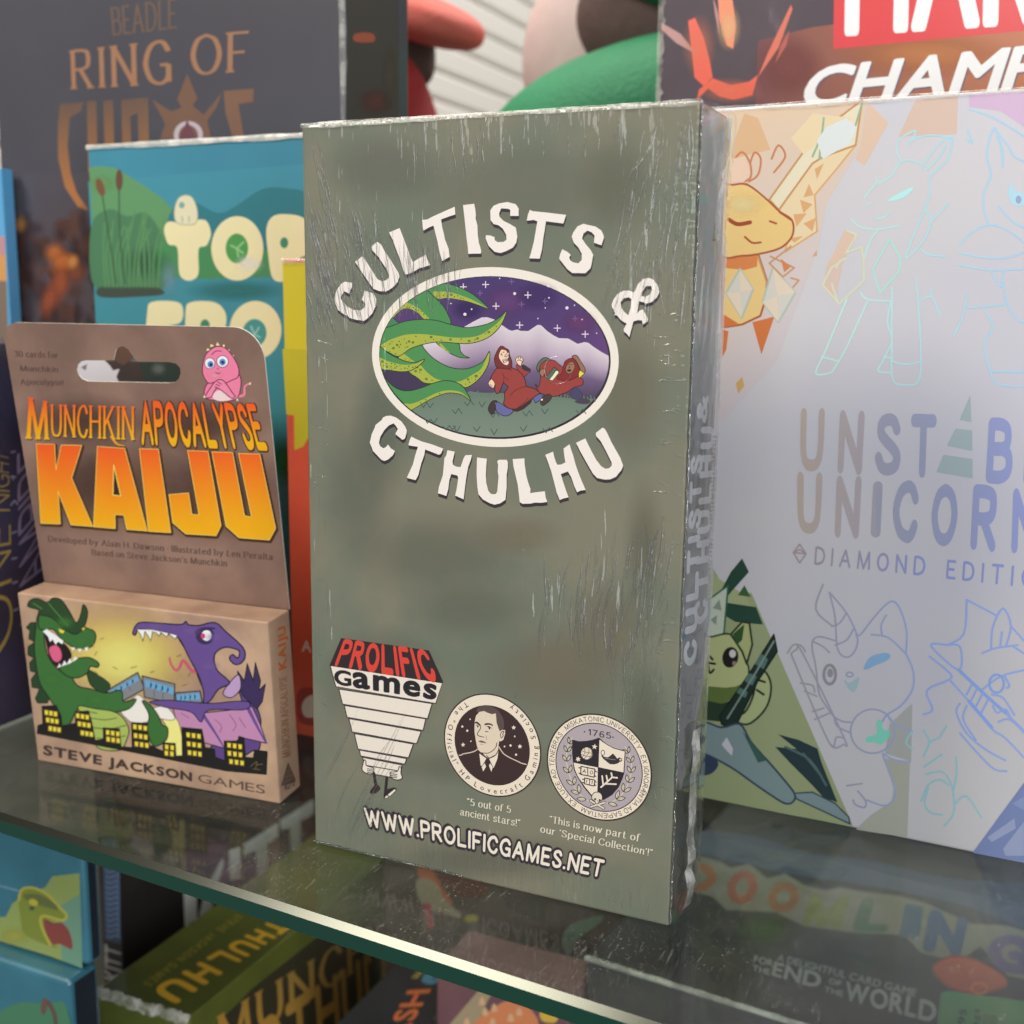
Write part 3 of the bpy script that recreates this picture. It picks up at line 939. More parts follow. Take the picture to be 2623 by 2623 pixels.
    tentacle([(90, 618), (110, 490), (200, 450), (280, 420), (400, 405), (520, 412), (620, 440), (740, 465), (830, 456), (920, 432), (990, 392), (1046, 343), (1040, 372), (1010, 440), (960, 500), (900, 545), (820, 575), (740, 586), (640, 580), (560, 573), (500, 576), (400, 597), (320, 627), (235, 682), (160, 650)],
             [(100, 612), (150, 570), (220, 540), (300, 518), (400, 514), (520, 525), (640, 540), (760, 540), (850, 520), (930, 470), (1000, 410), (1043, 348), (1036, 374), (1006, 440), (957, 498), (898, 543), (820, 572), (740, 583), (640, 577), (560, 571), (500, 573), (400, 594), (320, 624), (237, 678), (160, 645)])
    tentacle([(80, 600), (150, 650), (220, 690), (300, 720), (370, 725), (432, 703), (396, 747), (330, 787), (260, 797), (180, 787), (90, 765)],
             [(85, 690), (150, 715), (220, 735), (300, 745), (370, 735), (428, 706), (394, 744), (330, 784), (260, 794), (180, 784), (95, 763)])
    tentacle([(100, 790), (160, 870), (230, 925), (310, 940), (400, 920), (490, 885), (570, 865), (650, 870), (710, 900), (750, 950), (777, 1013), (720, 972), (660, 957), (600, 957), (520, 982), (440, 1022), (380, 1057), (310, 1090), (240, 1060)],
             [(230, 1030), (330, 1037), (420, 1005), (520, 957), (600, 937), (690, 945), (740, 975), (774, 1010), (720, 970), (660, 955), (600, 955), (520, 980), (440, 1020), (380, 1055), (315, 1086), (245, 1056)])
    # the two robed runners
    A.crop(1240, 880, .14493)
    RD, DR, SKN, LN = (146, 58, 52), (112, 40, 42), (232, 196, 168), (46, 22, 28)
    A.poly([(930, 430), (960, 340), (1040, 260), (1110, 250), (1170, 290), (1080, 340), (1000, 380), (980, 450), (960, 500)], (84, 104, 84), True, line=13, lc=LN)
    A.poly([(1520, 880), (1600, 770), (1700, 830), (1740, 940), (1640, 990), (1540, 950)], (64, 62, 92), True, line=8, lc=(46, 40, 66))
    A.poly([(1600, 1030), (1720, 970), (1860, 990), (1870, 1050), (1750, 1070)], (66, 58, 72), True)
    A.poly([(985, 420), (1020, 350), (1100, 300), (1200, 290), (1260, 310), (1330, 370), (1390, 420), (1420, 530), (1540, 560), (1620, 560), (1690, 600), (1750, 640), (1745, 720), (1690, 750), (1600, 770), (1480, 850), (1330, 910), (1220, 935), (1060, 900), (970, 850), (905, 715), (960, 770), (985, 700), (1000, 600), (990, 500)], RD, True, line=12, lc=LN)
    A.poly([(1060, 560), (1120, 560), (1210, 450), (1240, 410), (1330, 490), (1200, 645), (1140, 640)], (78, 98, 80), line=11, lc=LN)
    A.poly([(1150, 637), (1210, 570), (1265, 485), (1310, 478), (1322, 520), (1210, 657)], (226, 220, 184), line=9, lc=LN)
    A.poly([(980, 510), (1020, 450), (1080, 460), (1100, 520), (1060, 550), (1040, 590), (1010, 570)], (150, 108, 80), True, line=10, lc=LN)
    A.poly([(1555, 235), (1600, 205), (1650, 220), (1720, 330), (1780, 430), (1785, 500), (1720, 515), (1690, 430), (1630, 310)], (142, 102, 80), True, line=12, lc=LN)
    A.poly([(1395, 430), (1430, 320), (1500, 270), (1560, 260), (1610, 290), (1660, 380), (1690, 470), (1670, 560), (1600, 610), (1500, 650), (1330, 640), (1290, 600), (1380, 520)], (126, 36, 38), True, line=12, lc=LN)
    A.poly([(1440, 470), (1460, 390), (1500, 340), (1560, 320), (1605, 380), (1595, 450), (1550, 515), (1490, 533)], (150, 108, 82), True, line=10, lc=LN)
    A.poly([(1465, 470), (1500, 455), (1545, 465), (1520, 497), (1480, 490)], (40, 18, 20), True)
    A.lines([[(1490, 375), (1520, 365), (1545, 380)], [(1515, 400), (1500, 430), (1530, 425)], [(1560, 370), (1580, 375)]], 10, LN)
    A.poly([(1690, 470), (1778, 525), (1680, 612), (1670, 550)], (224, 206, 60), line=10, lc=LN)
    A.poly([(570, 400), (600, 370), (660, 430), (740, 480), (825, 490), (770, 530), (720, 580), (680, 560), (600, 470)], RD, True, line=10, lc=LN)
    A.poly([(660, 395), (700, 372), (780, 420), (835, 465), (760, 488), (690, 450)], (52, 40, 50), True)
    A.poly([(75, 1150), (110, 1060), (160, 1010), (225, 1010), (235, 1050), (205, 1090), (200, 1170), (170, 1240), (110, 1240)], (58, 46, 46), True, line=10, lc=LN)
    A.poly([(1000, 1010), (1060, 930), (1140, 890), (1190, 920), (1190, 970), (1130, 1040), (1040, 1097), (1000, 1060)], (64, 52, 50), True, line=10, lc=LN)
    A.many([oval(215, 1068, 16, 24, 12), oval(1018, 990, 22, 18, 12)], (236, 228, 226))
    A.poly([(205, 1080), (240, 1035), (330, 1080), (420, 1140), (525, 1165), (480, 1240), (400, 1278), (310, 1262), (220, 1190)], (94, 96, 150), True, line=12, lc=LN)
    A.poly([(865, 960), (920, 905), (1020, 885), (1042, 945), (1000, 990), (910, 1052)], (94, 96, 150), line=12, lc=LN)
    A.poly([(225, 435), (180, 490), (110, 620), (150, 640), (195, 740), (190, 830), (225, 885), (265, 870), (310, 770), (340, 690), (400, 740), (430, 770), (360, 880), (365, 970), (345, 1060), (400, 1125), (480, 1160), (570, 1155), (680, 1100), (860, 965), (995, 870), (900, 800), (745, 755), (730, 650), (690, 560), (600, 470), (480, 420), (350, 440)], RD, False, line=14, lc=LN)
    A.poly([(480, 1160), (570, 1150), (680, 1095), (860, 965), (830, 1050), (700, 1160), (590, 1205), (520, 1195)], (58, 34, 38))
    A.lines([[(320, 520), (350, 580), (345, 690)], [(470, 920), (540, 840), (640, 785), (745, 760)], [(370, 590), (430, 640)], [(600, 1130), (720, 1040), (780, 970)], [(350, 440), (420, 430), (490, 480)]], 12, (92, 30, 32))
    A.poly([(300, 48), (265, 75), (215, 170), (183, 270), (200, 370), (235, 425), (350, 442), (450, 452), (490, 400), (490, 300), (450, 200), (440, 120), (380, 80), (340, 52)], DR, True, line=12, lc=LN)
    A.poly([(305, 105), (270, 170), (262, 240), (290, 300), (330, 350), (400, 388), (442, 345), (430, 270), (440, 200), (390, 120), (350, 108)], SKN, True, line=9, lc=LN)
    A.poly([(330, 290), (380, 275), (436, 268), (430, 300), (370, 332), (342, 330)], (232, 226, 220), line=11, lc=LN)
    A.poly([(370, 215), (430, 155), (447, 172), (430, 205), (385, 237)], SKN, True, line=11, lc=LN)
    A.lines([[(320, 205), (324, 212)], [(340, 155), (358, 150)], [(300, 195), (315, 175)], [(345, 310), (425, 285)]], 15, LN)
    A.poly([(560, 285), (590, 240), (640, 225), (680, 260), (692, 300), (665, 350), (655, 397), (610, 375), (575, 330)], SKN, True, line=10, lc=LN)
    A.lines([[(590, 300), (620, 290), (650, 300), (680, 320)], [(610, 240), (615, 270)], [(645, 240), (640, 275)]], 11, LN)
    A.poly([(130, 630), (80, 690), (100, 750), (165, 788), (187, 740), (190, 700), (160, 650)], SKN, True, line=10, lc=LN)
    A.lines([[(105, 715), (115, 745)], [(135, 725), (140, 765)]], 8, LN)
    # glass-like blister ring of film above the second runner
    A.done('oval_picture', PR, t)

    # ---- publisher's emblem
    A.crop(830, 1610, .23290)
    BK, CR = (40, 32, 34), (222, 211, 197)
    A.poly([(190, 105), (1155, 240), (1312, 585), (1300, 600), (1230, 828), (128, 640), (62, 405)], BK)
    A.poly([(76, 412), (1298, 602), (1226, 818), (136, 634)], CR)
    A.text('PROLIFIC', (215, 138), (1135, 262), (1250, 555), (125, 378), (206, 62, 48), 'round', 1.75)
    A.text('G', (105, 440), (300, 470), (305, 640), (118, 620), (30, 25, 32), 'sans', .045, fit='bbox')
    A.text('ames', (310, 465), (1250, 615), (1235, 790), (318, 650), (30, 25, 32), 'sans', .05, fit='bbox')
    for q in ([(165, 665), (1190, 825), (1140, 990), (205, 830)], [(225, 845), (1120, 993), (1090, 1120), (255, 975)], [(275, 990), (1070, 1130), (1020, 1265), (310, 1135)], [(335, 1155), (985, 1270), (930, 1420), (375, 1325)],
              [(390, 1335), (910, 1430), (890, 1490), (405, 1400)], [(425, 1415), (860, 1500), (845, 1570), (445, 1500)], [(470, 1505), (845, 1570), (800, 1645), (540, 1600)]):
        A.poly(q, CR, line=11, lc=(58, 46, 54))
    A.lines([[(552, 1590), (560, 1660), (572, 1720)], [(692, 1640), (682, 1740), (676, 1810)]], 30, BK)
    A.poly([(565, 1720), (600, 1725), (620, 1757), (580, 1802), (540, 1815), (515, 1815), (510, 1785)], (48, 30, 30), True)
    A.poly([(658, 1850), (668, 1790), (720, 1760), (780, 1748), (797, 1775), (740, 1832), (670, 1867)], BK, True)
    A.poly([(668, 1860), (690, 1835), (712, 1845), (690, 1862)], CR)
    A.poly([(705, 1825), (780, 1765), (790, 1780), (735, 1832), (718, 1842)], CR)
    A.poly([(420, 1540), (430, 1490), (443, 1445), (462, 1455), (468, 1505), (540, 1530), (550, 1570), (530, 1597), (480, 1595), (435, 1572)], CR, True, line=10, lc=BK)
    A.poly([(728, 1600), (735, 1578), (808, 1570), (828, 1520), (850, 1530), (847, 1590), (860, 1625), (850, 1655), (790, 1662), (740, 1635)], CR, True, line=10, lc=BK)
    A.lines([[(478, 1540), (540, 1548)], [(478, 1560), (540, 1566)], [(478, 1580), (530, 1586)], [(735, 1595), (805, 1605)], [(735, 1613), (805, 1623)], [(740, 1630), (800, 1640)]], 9, BK)
    A.done('publisher_emblem', PR, t)

    # ---- round portrait badge
    A.crop(1120, 1770, .15013)
    a, b = A.uv(118, 800), A.uv(1775, 1060)
    cu, cv, rr = (a[0] + b[0]) / 2, (a[1] + b[1]) / 2, math.hypot(a[0] - b[0], a[1] - b[1]) / 2
    k = rr / 828
    DKB = (50, 36, 36)
    A.raw_uv(*fill([oval(cu, cv, rr, rr, 80)]), DKB)
    A.raw_uv(*fill([oval(cu, cv, rr - 20 * k, rr - 20 * k, 80)]), (222, 208, 188))
    A.raw_uv(*fill([oval(cu, cv, rr - 186 * k, rr - 186 * k, 80)]), (54, 36, 34))
    A.arc('The "Official" HP Lovecraft Gaming Society', cu, cv, rr - 52 * k, 122, 428, 88 * k, (60, 46, 48), 'sans', .012, False)
    CR2, HR = (212, 195, 174), (84, 68, 66)
    A.poly([(670, 340), (700, 290), (760, 250), (830, 240), (920, 260), (1030, 320), (1090, 400), (1130, 480), (1142, 560), (1130, 650), (1065, 685), (1040, 600), (1005, 520), (1000, 460), (970, 400), (930, 395), (860, 375), (800, 345), (720, 365)], HR, True)
    A.poly([(780, 1060), (1000, 1000), (1047, 900), (1043, 1000), (1000, 1080), (880, 1145), (820, 1110)], CR2)
    A.poly([(720, 355), (800, 340), (860, 370), (940, 395), (1000, 380), (1010, 470), (1015, 540), (1050, 640), (1070, 690), (1110, 660), (1160, 665), (1160, 730), (1130, 830), (1085, 860), (1058, 850), (1050, 920), (1020, 990), (960, 1040), (860, 1070), (800, 1065), (740, 1040), (700, 1000), (680, 940), (660, 840), (640, 700), (638, 600), (645, 500), (665, 420)], CR2)
    A.poly([(720, 1062), (840, 1150), (770, 1272), (745, 1270), (735, 1180)], (222, 208, 188))
    A.poly([(890, 1160), (1000, 1090), (1045, 1020), (1030, 1150), (965, 1312)], (222, 208, 188))
    A.many([[(815, 1230), (835, 1290), (785, 1372), (760, 1290)], [(905, 1230), (950, 1300), (925, 1377), (885, 1270)]], (222, 208, 188))
    A.lines([[(378, 1095), (420, 1088), (440, 1072), (560, 1050), (640, 1025), (685, 995)], [(1055, 950), (1090, 1010), (1150, 1080), (1250, 1140), (1380, 1200), (1440, 1230), (1520, 1250)]], 17, (206, 186, 168))
    A.many([[(808, 555), (860, 543), (920, 553), (957, 580), (950, 596), (900, 575), (850, 577), (810, 587)], [(648, 520), (690, 523), (740, 570), (747, 602), (720, 592), (680, 557), (643, 547)],
            [(830, 610), (880, 593), (932, 630), (945, 645), (905, 625), (870, 612)], [(872, 612), (910, 615), (905, 655), (885, 655)], [(655, 572), (705, 588), (715, 605), (690, 600)], [(678, 590), (706, 592), (702, 622), (688, 620)]], (58, 44, 46))
    A.lines([[(746, 600), (735, 650), (700, 700), (688, 740), (720, 767), (798, 785)], [(1020, 880), (1000, 960), (930, 1030), (850, 1060), (760, 1052)], [(1090, 790), (1080, 740), (1110, 690), (1140, 690), (1120, 740), (1128, 760), (1100, 800)], [(845, 1100), (900, 1140), (1000, 1090), (1042, 1010)], [(820, 690), (870, 690)], [(770, 1065), (850, 1145)]], 13, (62, 48, 50))
    A.poly([(695, 852), (760, 843), (800, 855), (850, 893), (790, 882), (740, 877)], (104, 86, 84))
    A.lines([[(740, 905), (790, 908)], [(835, 760), (845, 830)]], 8, (130, 110, 100))
    A.many([star(1307, 622, 42, .45), star(443, 915, 40, .45), star(1413, 945, 42, .45)] + [oval(x, y, q, q, 10) for x, y, q in ((430, 605, 19), (515, 675, 19), (563, 480, 12), (577, 855, 12), (1325, 772, 13), (1150, 945, 14), (1253, 928, 20), (1348, 1085, 19))], (222, 208, 188))
    A.done('portrait_badge', PR, t)

    # ---- university seal
    A.crop(1390, 1820, .15528)
    a, b = A.uv(72, 800), A.uv(1805, 1080)
    cu, cv, rr = (a[0] + b[0]) / 2, (a[1] + b[1]) / 2, math.hypot(a[0] - b[0], a[1] - b[1]) / 2
    k = rr / 866
    A.raw_uv(*fill([oval(cu, cv, rr, rr, 80)]), DKB)
    A.raw_uv(*fill([oval(cu, cv, rr - 22 * k, rr - 22 * k, 80)]), (222, 208, 188))
    A.raw_uv(*fill([oval(cu, cv, rr - 146 * k, rr - 146 * k, 80)]), (50, 40, 48))
    A.raw_uv(*fill([oval(cu, cv, rr - 162 * k, rr - 162 * k, 80)]), (166, 154, 158))
    A.arc('MISKATONIC UNIVERSITY \u2022 EX IGNORANTIA AD SAPIENTIAM \u2022 EX LUCE AD TENEBRAS \u2022 ', cu, cv, rr - 122 * k, 137, -223, 72 * k, (62, 48, 50), 'round', .95)
    GD = (52, 42, 50)
    A.text('1765', (755, 305), (1135, 372), (1130, 462), (755, 397), GD, 'round', 1.1, gap=.06)
    A.many([oval(693, 348, 13, 13, 8), oval(1162, 437, 13, 13, 8)], GD)
    # laurel branches
    LL = [(760, 1490), (640, 1400), (540, 1280), (450, 1080), (400, 880), (400, 720), (420, 580), (490, 450)]
    RL = [(1040, 1530), (1180, 1490), (1310, 1380), (1400, 1230), (1455, 1070), (1468, 900), (1440, 740), (1360, 590)]
    leaves = []
    for P_, sgn in ((LL, 1), (RL, -1)):
        A.line(P_, 12, (206, 192, 172))
        for i in range(len(P_) - 1):
            (x0, y0), (x1, y1) = P_[i], P_[i + 1]
            ang = math.atan2(y1 - y0, x1 - x0)
            L = 92 - 5 * i
            for sd in (-1, 1):
                if i == 0 and sd == (1 if sgn == 1 else -1):
                    continue
                an = ang + sd * 0.55
                cx, cy = x0 + math.cos(an) * L * .95 + (x1 - x0) * .25, y0 + math.sin(an) * L * .95 + (y1 - y0) * .25
                lf = [(cx + (u * L * .85) * math.cos(an) - v * L * .36 * math.sin(an), cy + (u * L * .85) * math.sin(an) + v * L * .36 * math.cos(an)) for u, v in ((-1, 0), (-.5, .8), (.1, .95), (.6, .6), (1, 0), (.6, -.6), (.1, -.95), (-.5, -.8))]
                leaves.append((lf, (cx, cy, an, L)))
    for lf, q in leaves:
        A.poly(lf, (208, 198, 172), line=13, lc=GD, step=0.2)
    A.lines([[(x - math.cos(an) * L * .5, y - math.sin(an) * L * .5), (x + math.cos(an) * L * .5, y + math.sin(an) * L * .5)] for lf, (x, y, an, L) in leaves], 6, (96, 86, 80), False)
    # shield
    A.poly([(490, 480), (600, 505), (720, 500), (830, 480), (934, 445), (1050, 545), (1180, 615), (1370, 662), (1350, 1030), (1320, 1120), (1260, 1260), (1150, 1390), (1010, 1475), (910, 1440), (800, 1410), (680, 1265), (570, 1090), (515, 970), (488, 700)], (38, 30, 36))
    A.poly([(940, 478), (1050, 557), (1180, 628), (1356, 674), (1336, 1018), (925, 932)], (222, 208, 188))
    A.poly([(514, 858), (912, 938), (905, 1360), (815, 1395), (700, 1255), (585, 1085), (535, 970)], (222, 208, 188))
    A.poly(oval(730, 705, 94, 98, 30), (216, 200, 178))
    A.lines([[(650, 660), (730, 690), (822, 700)], [(640, 720), (720, 750), (810, 760)], [(690, 790), (760, 700), (765, 615)], [(655, 770), (700, 690), (690, 615)], [(760, 800), (815, 720), (810, 660)]], 9, (92, 76, 72))
    A.many([star(860, 595, 50, .42, .1), star(588, 800, 46, .5, .2, 6)], (222, 208, 188))
    A.poly([(965, 740), (985, 735), (1020, 762), (1080, 770), (1120, 742), (1160, 705), (1200, 745), (1230, 790), (1270, 770), (1310, 790), (1316, 830), (1270, 847), (1240, 872), (1180, 887), (1110, 882), (1060, 842), (1000, 792)], (48, 40, 46), False, holes=[oval(1285, 808, 16, 16, 10)])
    A.poly([(965, 690), (1000, 648), (1027, 690), (1010, 728), (985, 732)], (226, 214, 196), True, line=11, lc=GD)
    A.lines([[(1030, 785), (1120, 800), (1200, 810)]], 9, (150, 138, 130))
    for q, m in (([(635, 918), (740, 940), (865, 965), (852, 1098), (750, 1075), (630, 1052)], [(742, 942), (750, 1075)]), ([(695, 1110), (780, 1128), (865, 1148), (852, 1243), (775, 1225), (690, 1205)], [(780, 1130), (775, 1225)])):
        A.poly(q, (222, 208, 188), line=18, lc=(66, 50, 60))
        A.line(m, 14, (66, 50, 60), False)
    A.lines([[(600, 940), (640, 950)], [(600, 1030), (640, 1040)], [(865, 990), (893, 1010)], [(855, 1070), (880, 1085)], [(660, 1130), (695, 1135)], [(660, 1185), (695, 1190)], [(860, 1165), (885, 1180)], [(855, 1225), (880, 1232)]], 18, (66, 50, 60), False)
    A.text('AO', (665, 965), (840, 1000), (830, 1050), (655, 1018), (60, 46, 56), 'round', 1.3, gap=.9)
    A.text('II', (725, 1140), (830, 1160), (820, 1205), (718, 1185), (60, 46, 56), 'round', 1.5, gap=1.2)
    A.lines([[(965, 1262), (1060, 1180), (1150, 1098), (1232, 1108)], [(1000, 1220), (985, 1078)], [(1072, 1160), (1054, 1070)], [(1150, 1098), (1135, 1028)], [(1040, 1205), (1212, 1213)]], 26, (222, 208, 188), False)
    A.lines([[(790, 1482), (1010, 1610)], [(800, 1585), (1030, 1515)]], 46, (50, 40, 46), False)
    A.lines([[(790, 1482), (1010, 1610)], [(800, 1585), (1030, 1515)]], 26, (214, 202, 182), False)
    A.poly([(815, 1405), (850, 1355), (910, 1343), (960, 1363), (987, 1420), (975, 1482), (932, 1500), (920, 1532), (880, 1532), (862, 1492), (820, 1462)], (214, 202, 182), True, line=13, lc=(50, 40, 46))
    A.many([oval(868, 1460, 20, 18, 10), oval(945, 1475, 18, 18, 10), [(900, 1480), (915, 1482), (905, 1505)]], (50, 40, 46))
    A.done('university_seal', PR, t)

    # ---- quotations and web address
    A.crop(780, 1560, .51760)
    LT = (214, 206, 184)
    A.text('\u201c5 out of 5', (805, 935), (1025, 976), (1022, 1008), (803, 968), LT, 'serif', 1.3)
    A.text('ancient stars!\u201d', (772, 985), (1070, 1042), (1068, 1076), (770, 1018), LT, 'serif', 1.3)
    A.text('\u201cThis is now part of', (1214, 1022), (1665, 1116), (1660, 1150), (1212, 1054), LT, 'serif', 1.3)
    A.text('our \u2018Special Collection\u2019!\u201d', (1170, 1070), (1726, 1190), (1722, 1222), (1166, 1102), LT, 'serif', 1.3)
    A.done('quotation_lettering', PR, t)
    A.crop(910, 2040, .34161)
    Q = ((66, 92), (1872, 488), (1848, 598), (82, 208))
    for dx, dy in ((-9, -6), (9, -6), (-7, 10), (9, 10), (0, 14), (0, -12)):
        A.text('WWW.PROLIFICGAMES.NET', *Q, (46, 36, 48), 'round', 2.3, off=(dx, dy), step=.3)
    A.text('WWW.PROLIFICGAMES.NET', *Q, (226, 216, 200), 'round', 1.5)
    A.done('web_address', PR, t)

    # ---- lettering on the narrow right side, reading upwards
    B = Art(side)
    SI = ink('printed_ink_side', .5, 0)
    B.crop(1680, 900, .48810)
    B.text('CULTISTS', (152, 1660), (190, 548), (238, 540), (205, 1640), (240, 238, 238), 'round', 2.2, gap=.12)
    B.text('&', (218, 372), (226, 225), (270, 232), (262, 376), (240, 238, 238), 'round', 1.9)
    B.text('CTHULHU', (205, 1440), (246, 395), (300, 392), (262, 1420), (240, 236, 238), 'round', 2.2, gap=.12)
    B.lines([[(272 + q * .033, 1290 - q * .9), (288 + q * .033, 1290 - q * .9 + random.uniform(-8, 8))] for q in range(0, 960, 24)], 7, (128, 124, 130), False)
    B.done('side_lettering', SI, t)

    # ---- loose shrink wrap along the folds
    FM = clear_film('loose_shrink_film', (0.99, 0.99, 0.99), 0.03, 60, 0.05, 0.03, (1, 1, .2))
    vs, fs = [], []
    NZ, NY = 90, 6
    wv = [random.uniform(-.0003, .0003) for _ in range(NZ + 1)]
    for i in range(NZ + 1):
        z = HT * i / NZ
        bul = 0.0016 * math.exp(-((z - HT) / 0.012) ** 2) + 0.0008
        for j in range(NY + 1):
            q = j / NY
            vs.append((WD + .0003 + bul * math.sin(q * math.pi * .8) + wv[i] * q * .08, -.0002 + q * (DP + .0016 + wv[(i * 7) % NZ] * 1.2), z))
    for i in range(NZ):
        for j in range(NY):
            a = i * (NY + 1) + j
            fs.append([a, a + 1, a + NY + 2, a + NY + 1])
    mesh_obj('side_film', vs, fs, FM, t, smooth=True)
    FF = fold_film('bunched_shrink_film', .38)
    fold_strip(t, 'film_fold', (0, 0, HT - .0003), (WD, 0, HT - .0003), (0, 0, 1), (0, -1, 0), FF, .0009, 160, .0003)
    fold_strip(t, 'film_fold', (WD, DP, .006), (WD, DP + .0006, HT), (0, 1, 0), (1, 0, 0), FF, .0011, 160, .0005)
    fold_strip(t, 'film_fold', (WD, DP * .45, .002), (WD, DP * .5, .050), (0, 1, 0), (1, 0, 0), FF, .0045, 60, .0014, 4)
    fold_strip(t, 'film_fold', (WD, DP * .55, HT - .03), (WD, DP * .9, HT - .001), (0, 1, 0), (1, 0, 0), FF, .0030, 60, .0010)
    # ---- pulled wrinkles standing up from the film on the front
    WF = clear_film('wrinkle_film', (0.99, 0.99, 0.985), 0.07, 300, 0.15, 0.30)
    V, F = [], []
    base = front.lift + 20e-6

    def ridge(pts, w, h):
        uv = [front.uv(*p) for p in pts]
        if any(not (.0006 < a < WD - .0006 and .0008 < b < HT - .0006) for a, b in uv):
            return
        n = len(uv)
        for i, (a, b) in enumerate(uv):
            p, q = uv[max(i - 1, 0)], uv[min(i + 1, n - 1)]
            d = math.hypot(q[0] - p[0], q[1] - p[1]) or 1
            nx, ny = -(q[1] - p[1]) / d, (q[0] - p[0]) / d
            k = math.sin(math.pi * (i + .15) / (n - .7))
            for m, z in ((-1, 0), (-.45, .7), (0, 1), (.45, .7), (1, 0)):
                V.append(front.pt(a + nx * w * m * k, b + ny * w * m * k, base + h * z * k))
            if i:
                o = len(V) - 10
                for j in range(4):
                    F.append([o + j, o + j + 1, o + j + 6, o + j + 5])

    def streaks(n, xr, yr, ang, spread, ln, w=(.00008, .00030), bend=.10, ok=None):
        for _ in range(n):
            x, y = random.uniform(*xr), random.uniform(*yr)
            if ok and not ok(x, y):
                continue
            a = R((ang(x, y) if callable(ang) else ang) + random.gauss(0, spread))
            L = random.uniform(*ln)
            c = random.uniform(-bend, bend) * L
            dx, dy = math.sin(a), math.cos(a)
            pts = [(x + dx * L * (t - .5) + dy * c * (1 - (2 * t - 1) ** 2), y + dy * L * (t - .5) - dx * c * (1 - (2 * t - 1) ** 2)) for t in (0, .17, .33, .5, .67, .83, 1)]
            ww = random.uniform(*w)
            ridge(pts, ww, ww * random.uniform(.20, .50) * (1 if ww < .0006 else .18))
    streaks(270, (790, 1180), (560, 830), lambda x, y: 16 - (x - 790) / 22, 4, (40, 150), ok=lambda x, y: y < 840 - (x - 800) * .22 and y > 700 - (1200 - x) * .5)
    streaks(44, (785, 860), (360, 760), 13, 3, (90, 230), (.00012, .0003))
    streaks(26, (1060, 1300), (300, 460), 2, 5, (40, 110))
    streaks(30, (1080, 1640), (300, 380), 0, 8, (20, 70), (.00008, .0002))
    streaks(110, (1560, 1780), (330, 800), lambda x, y: -14 + (x - 1560) / 24, 5, (60, 210), ok=lambda x, y: x > 1760 - y * .32)
    streaks(36, (772, 840), (840, 2050), 70, 22, (12, 44), (.00006, .00013))
    streaks(110, (1690, 1752), (760, 2060), 82, 12, (18, 52), (.00008, .00022))
    streaks(120, (1390, 1720), (1380, 1640), lambda x, y: -4 - (x - 1390) / 40, 5, (50, 190), ok=lambda x, y: y > 1500 - (x - 1390) * .45 and y < 1640 + (x - 1390) * .1)
    streaks(40, (1560, 1700), (1600, 1800), -8, 5, (50, 150), (.00008, .0002))
    streaks(80, (840, 1680), (2200, 2330), 2, 6, (22, 80), (.00006, .00015), ok=lambda x, y: abs(y - 2180 - (x - 820) * .2) < 70)
    streaks(16, (850, 1000), (1880, 2120), -26, 3, (110, 240), (.00008, .00016))
    streaks(14, (1640, 1700), (1960, 2080), 10, 30, (20, 70), (.00008, .00016))
    streaks(10, (900, 1700), (420, 2100), 5, 30, (10, 30), (.00005, .0001))
    ridge([(1430 + 36 * math.cos(a / 12 * 6.28), 948 + 36 * math.sin(a / 12 * 6.28)) for a in range(0, 12)], .00012, .00007)
    mesh_obj('film_wrinkles', V, F, WF, t, smooth=True)
    SE = clear_film('film_seam', (0.93, 0.93, 0.9), 0.3, 700, 1.0, 0.10)

    def seam(name, a, b, rad, n=90, jit=.00025):
        a, b = Vector(a), Vector(b)
        d = (b - a).normalized()
        u = d.orthogonal().normalized()
        w = d.cross(u)
        vs, fs = [], []
        for i in range(n + 1):
            c = a + (b - a) * (i / n) + u * random.uniform(-jit, jit) * .5 + w * random.uniform(-jit, jit) * .5
            rr = rad * random.uniform(.5, 1.25)
            for j in range(6):
                an = math.pi * 2 * j / 6
                vs.append(c + (u * math.cos(an) + w * math.sin(an)) * rr)
        for i in range(n):
            for j in range(6):
                k = (j + 1) % 6
                fs.append([i * 6 + j, i * 6 + k, i * 6 + 6 + k, i * 6 + 6 + j])
        mesh_obj(name, vs, fs, SE, t, smooth=True)
    seam('film_seam', (.0, -.0004, .0012), (WD * .45, -.0004, .0010), .00028)
    seam('film_seam', (WD + .0002, .0, .001), (WD + .0002, .0, HT), .00026)
    return t


tall_box()

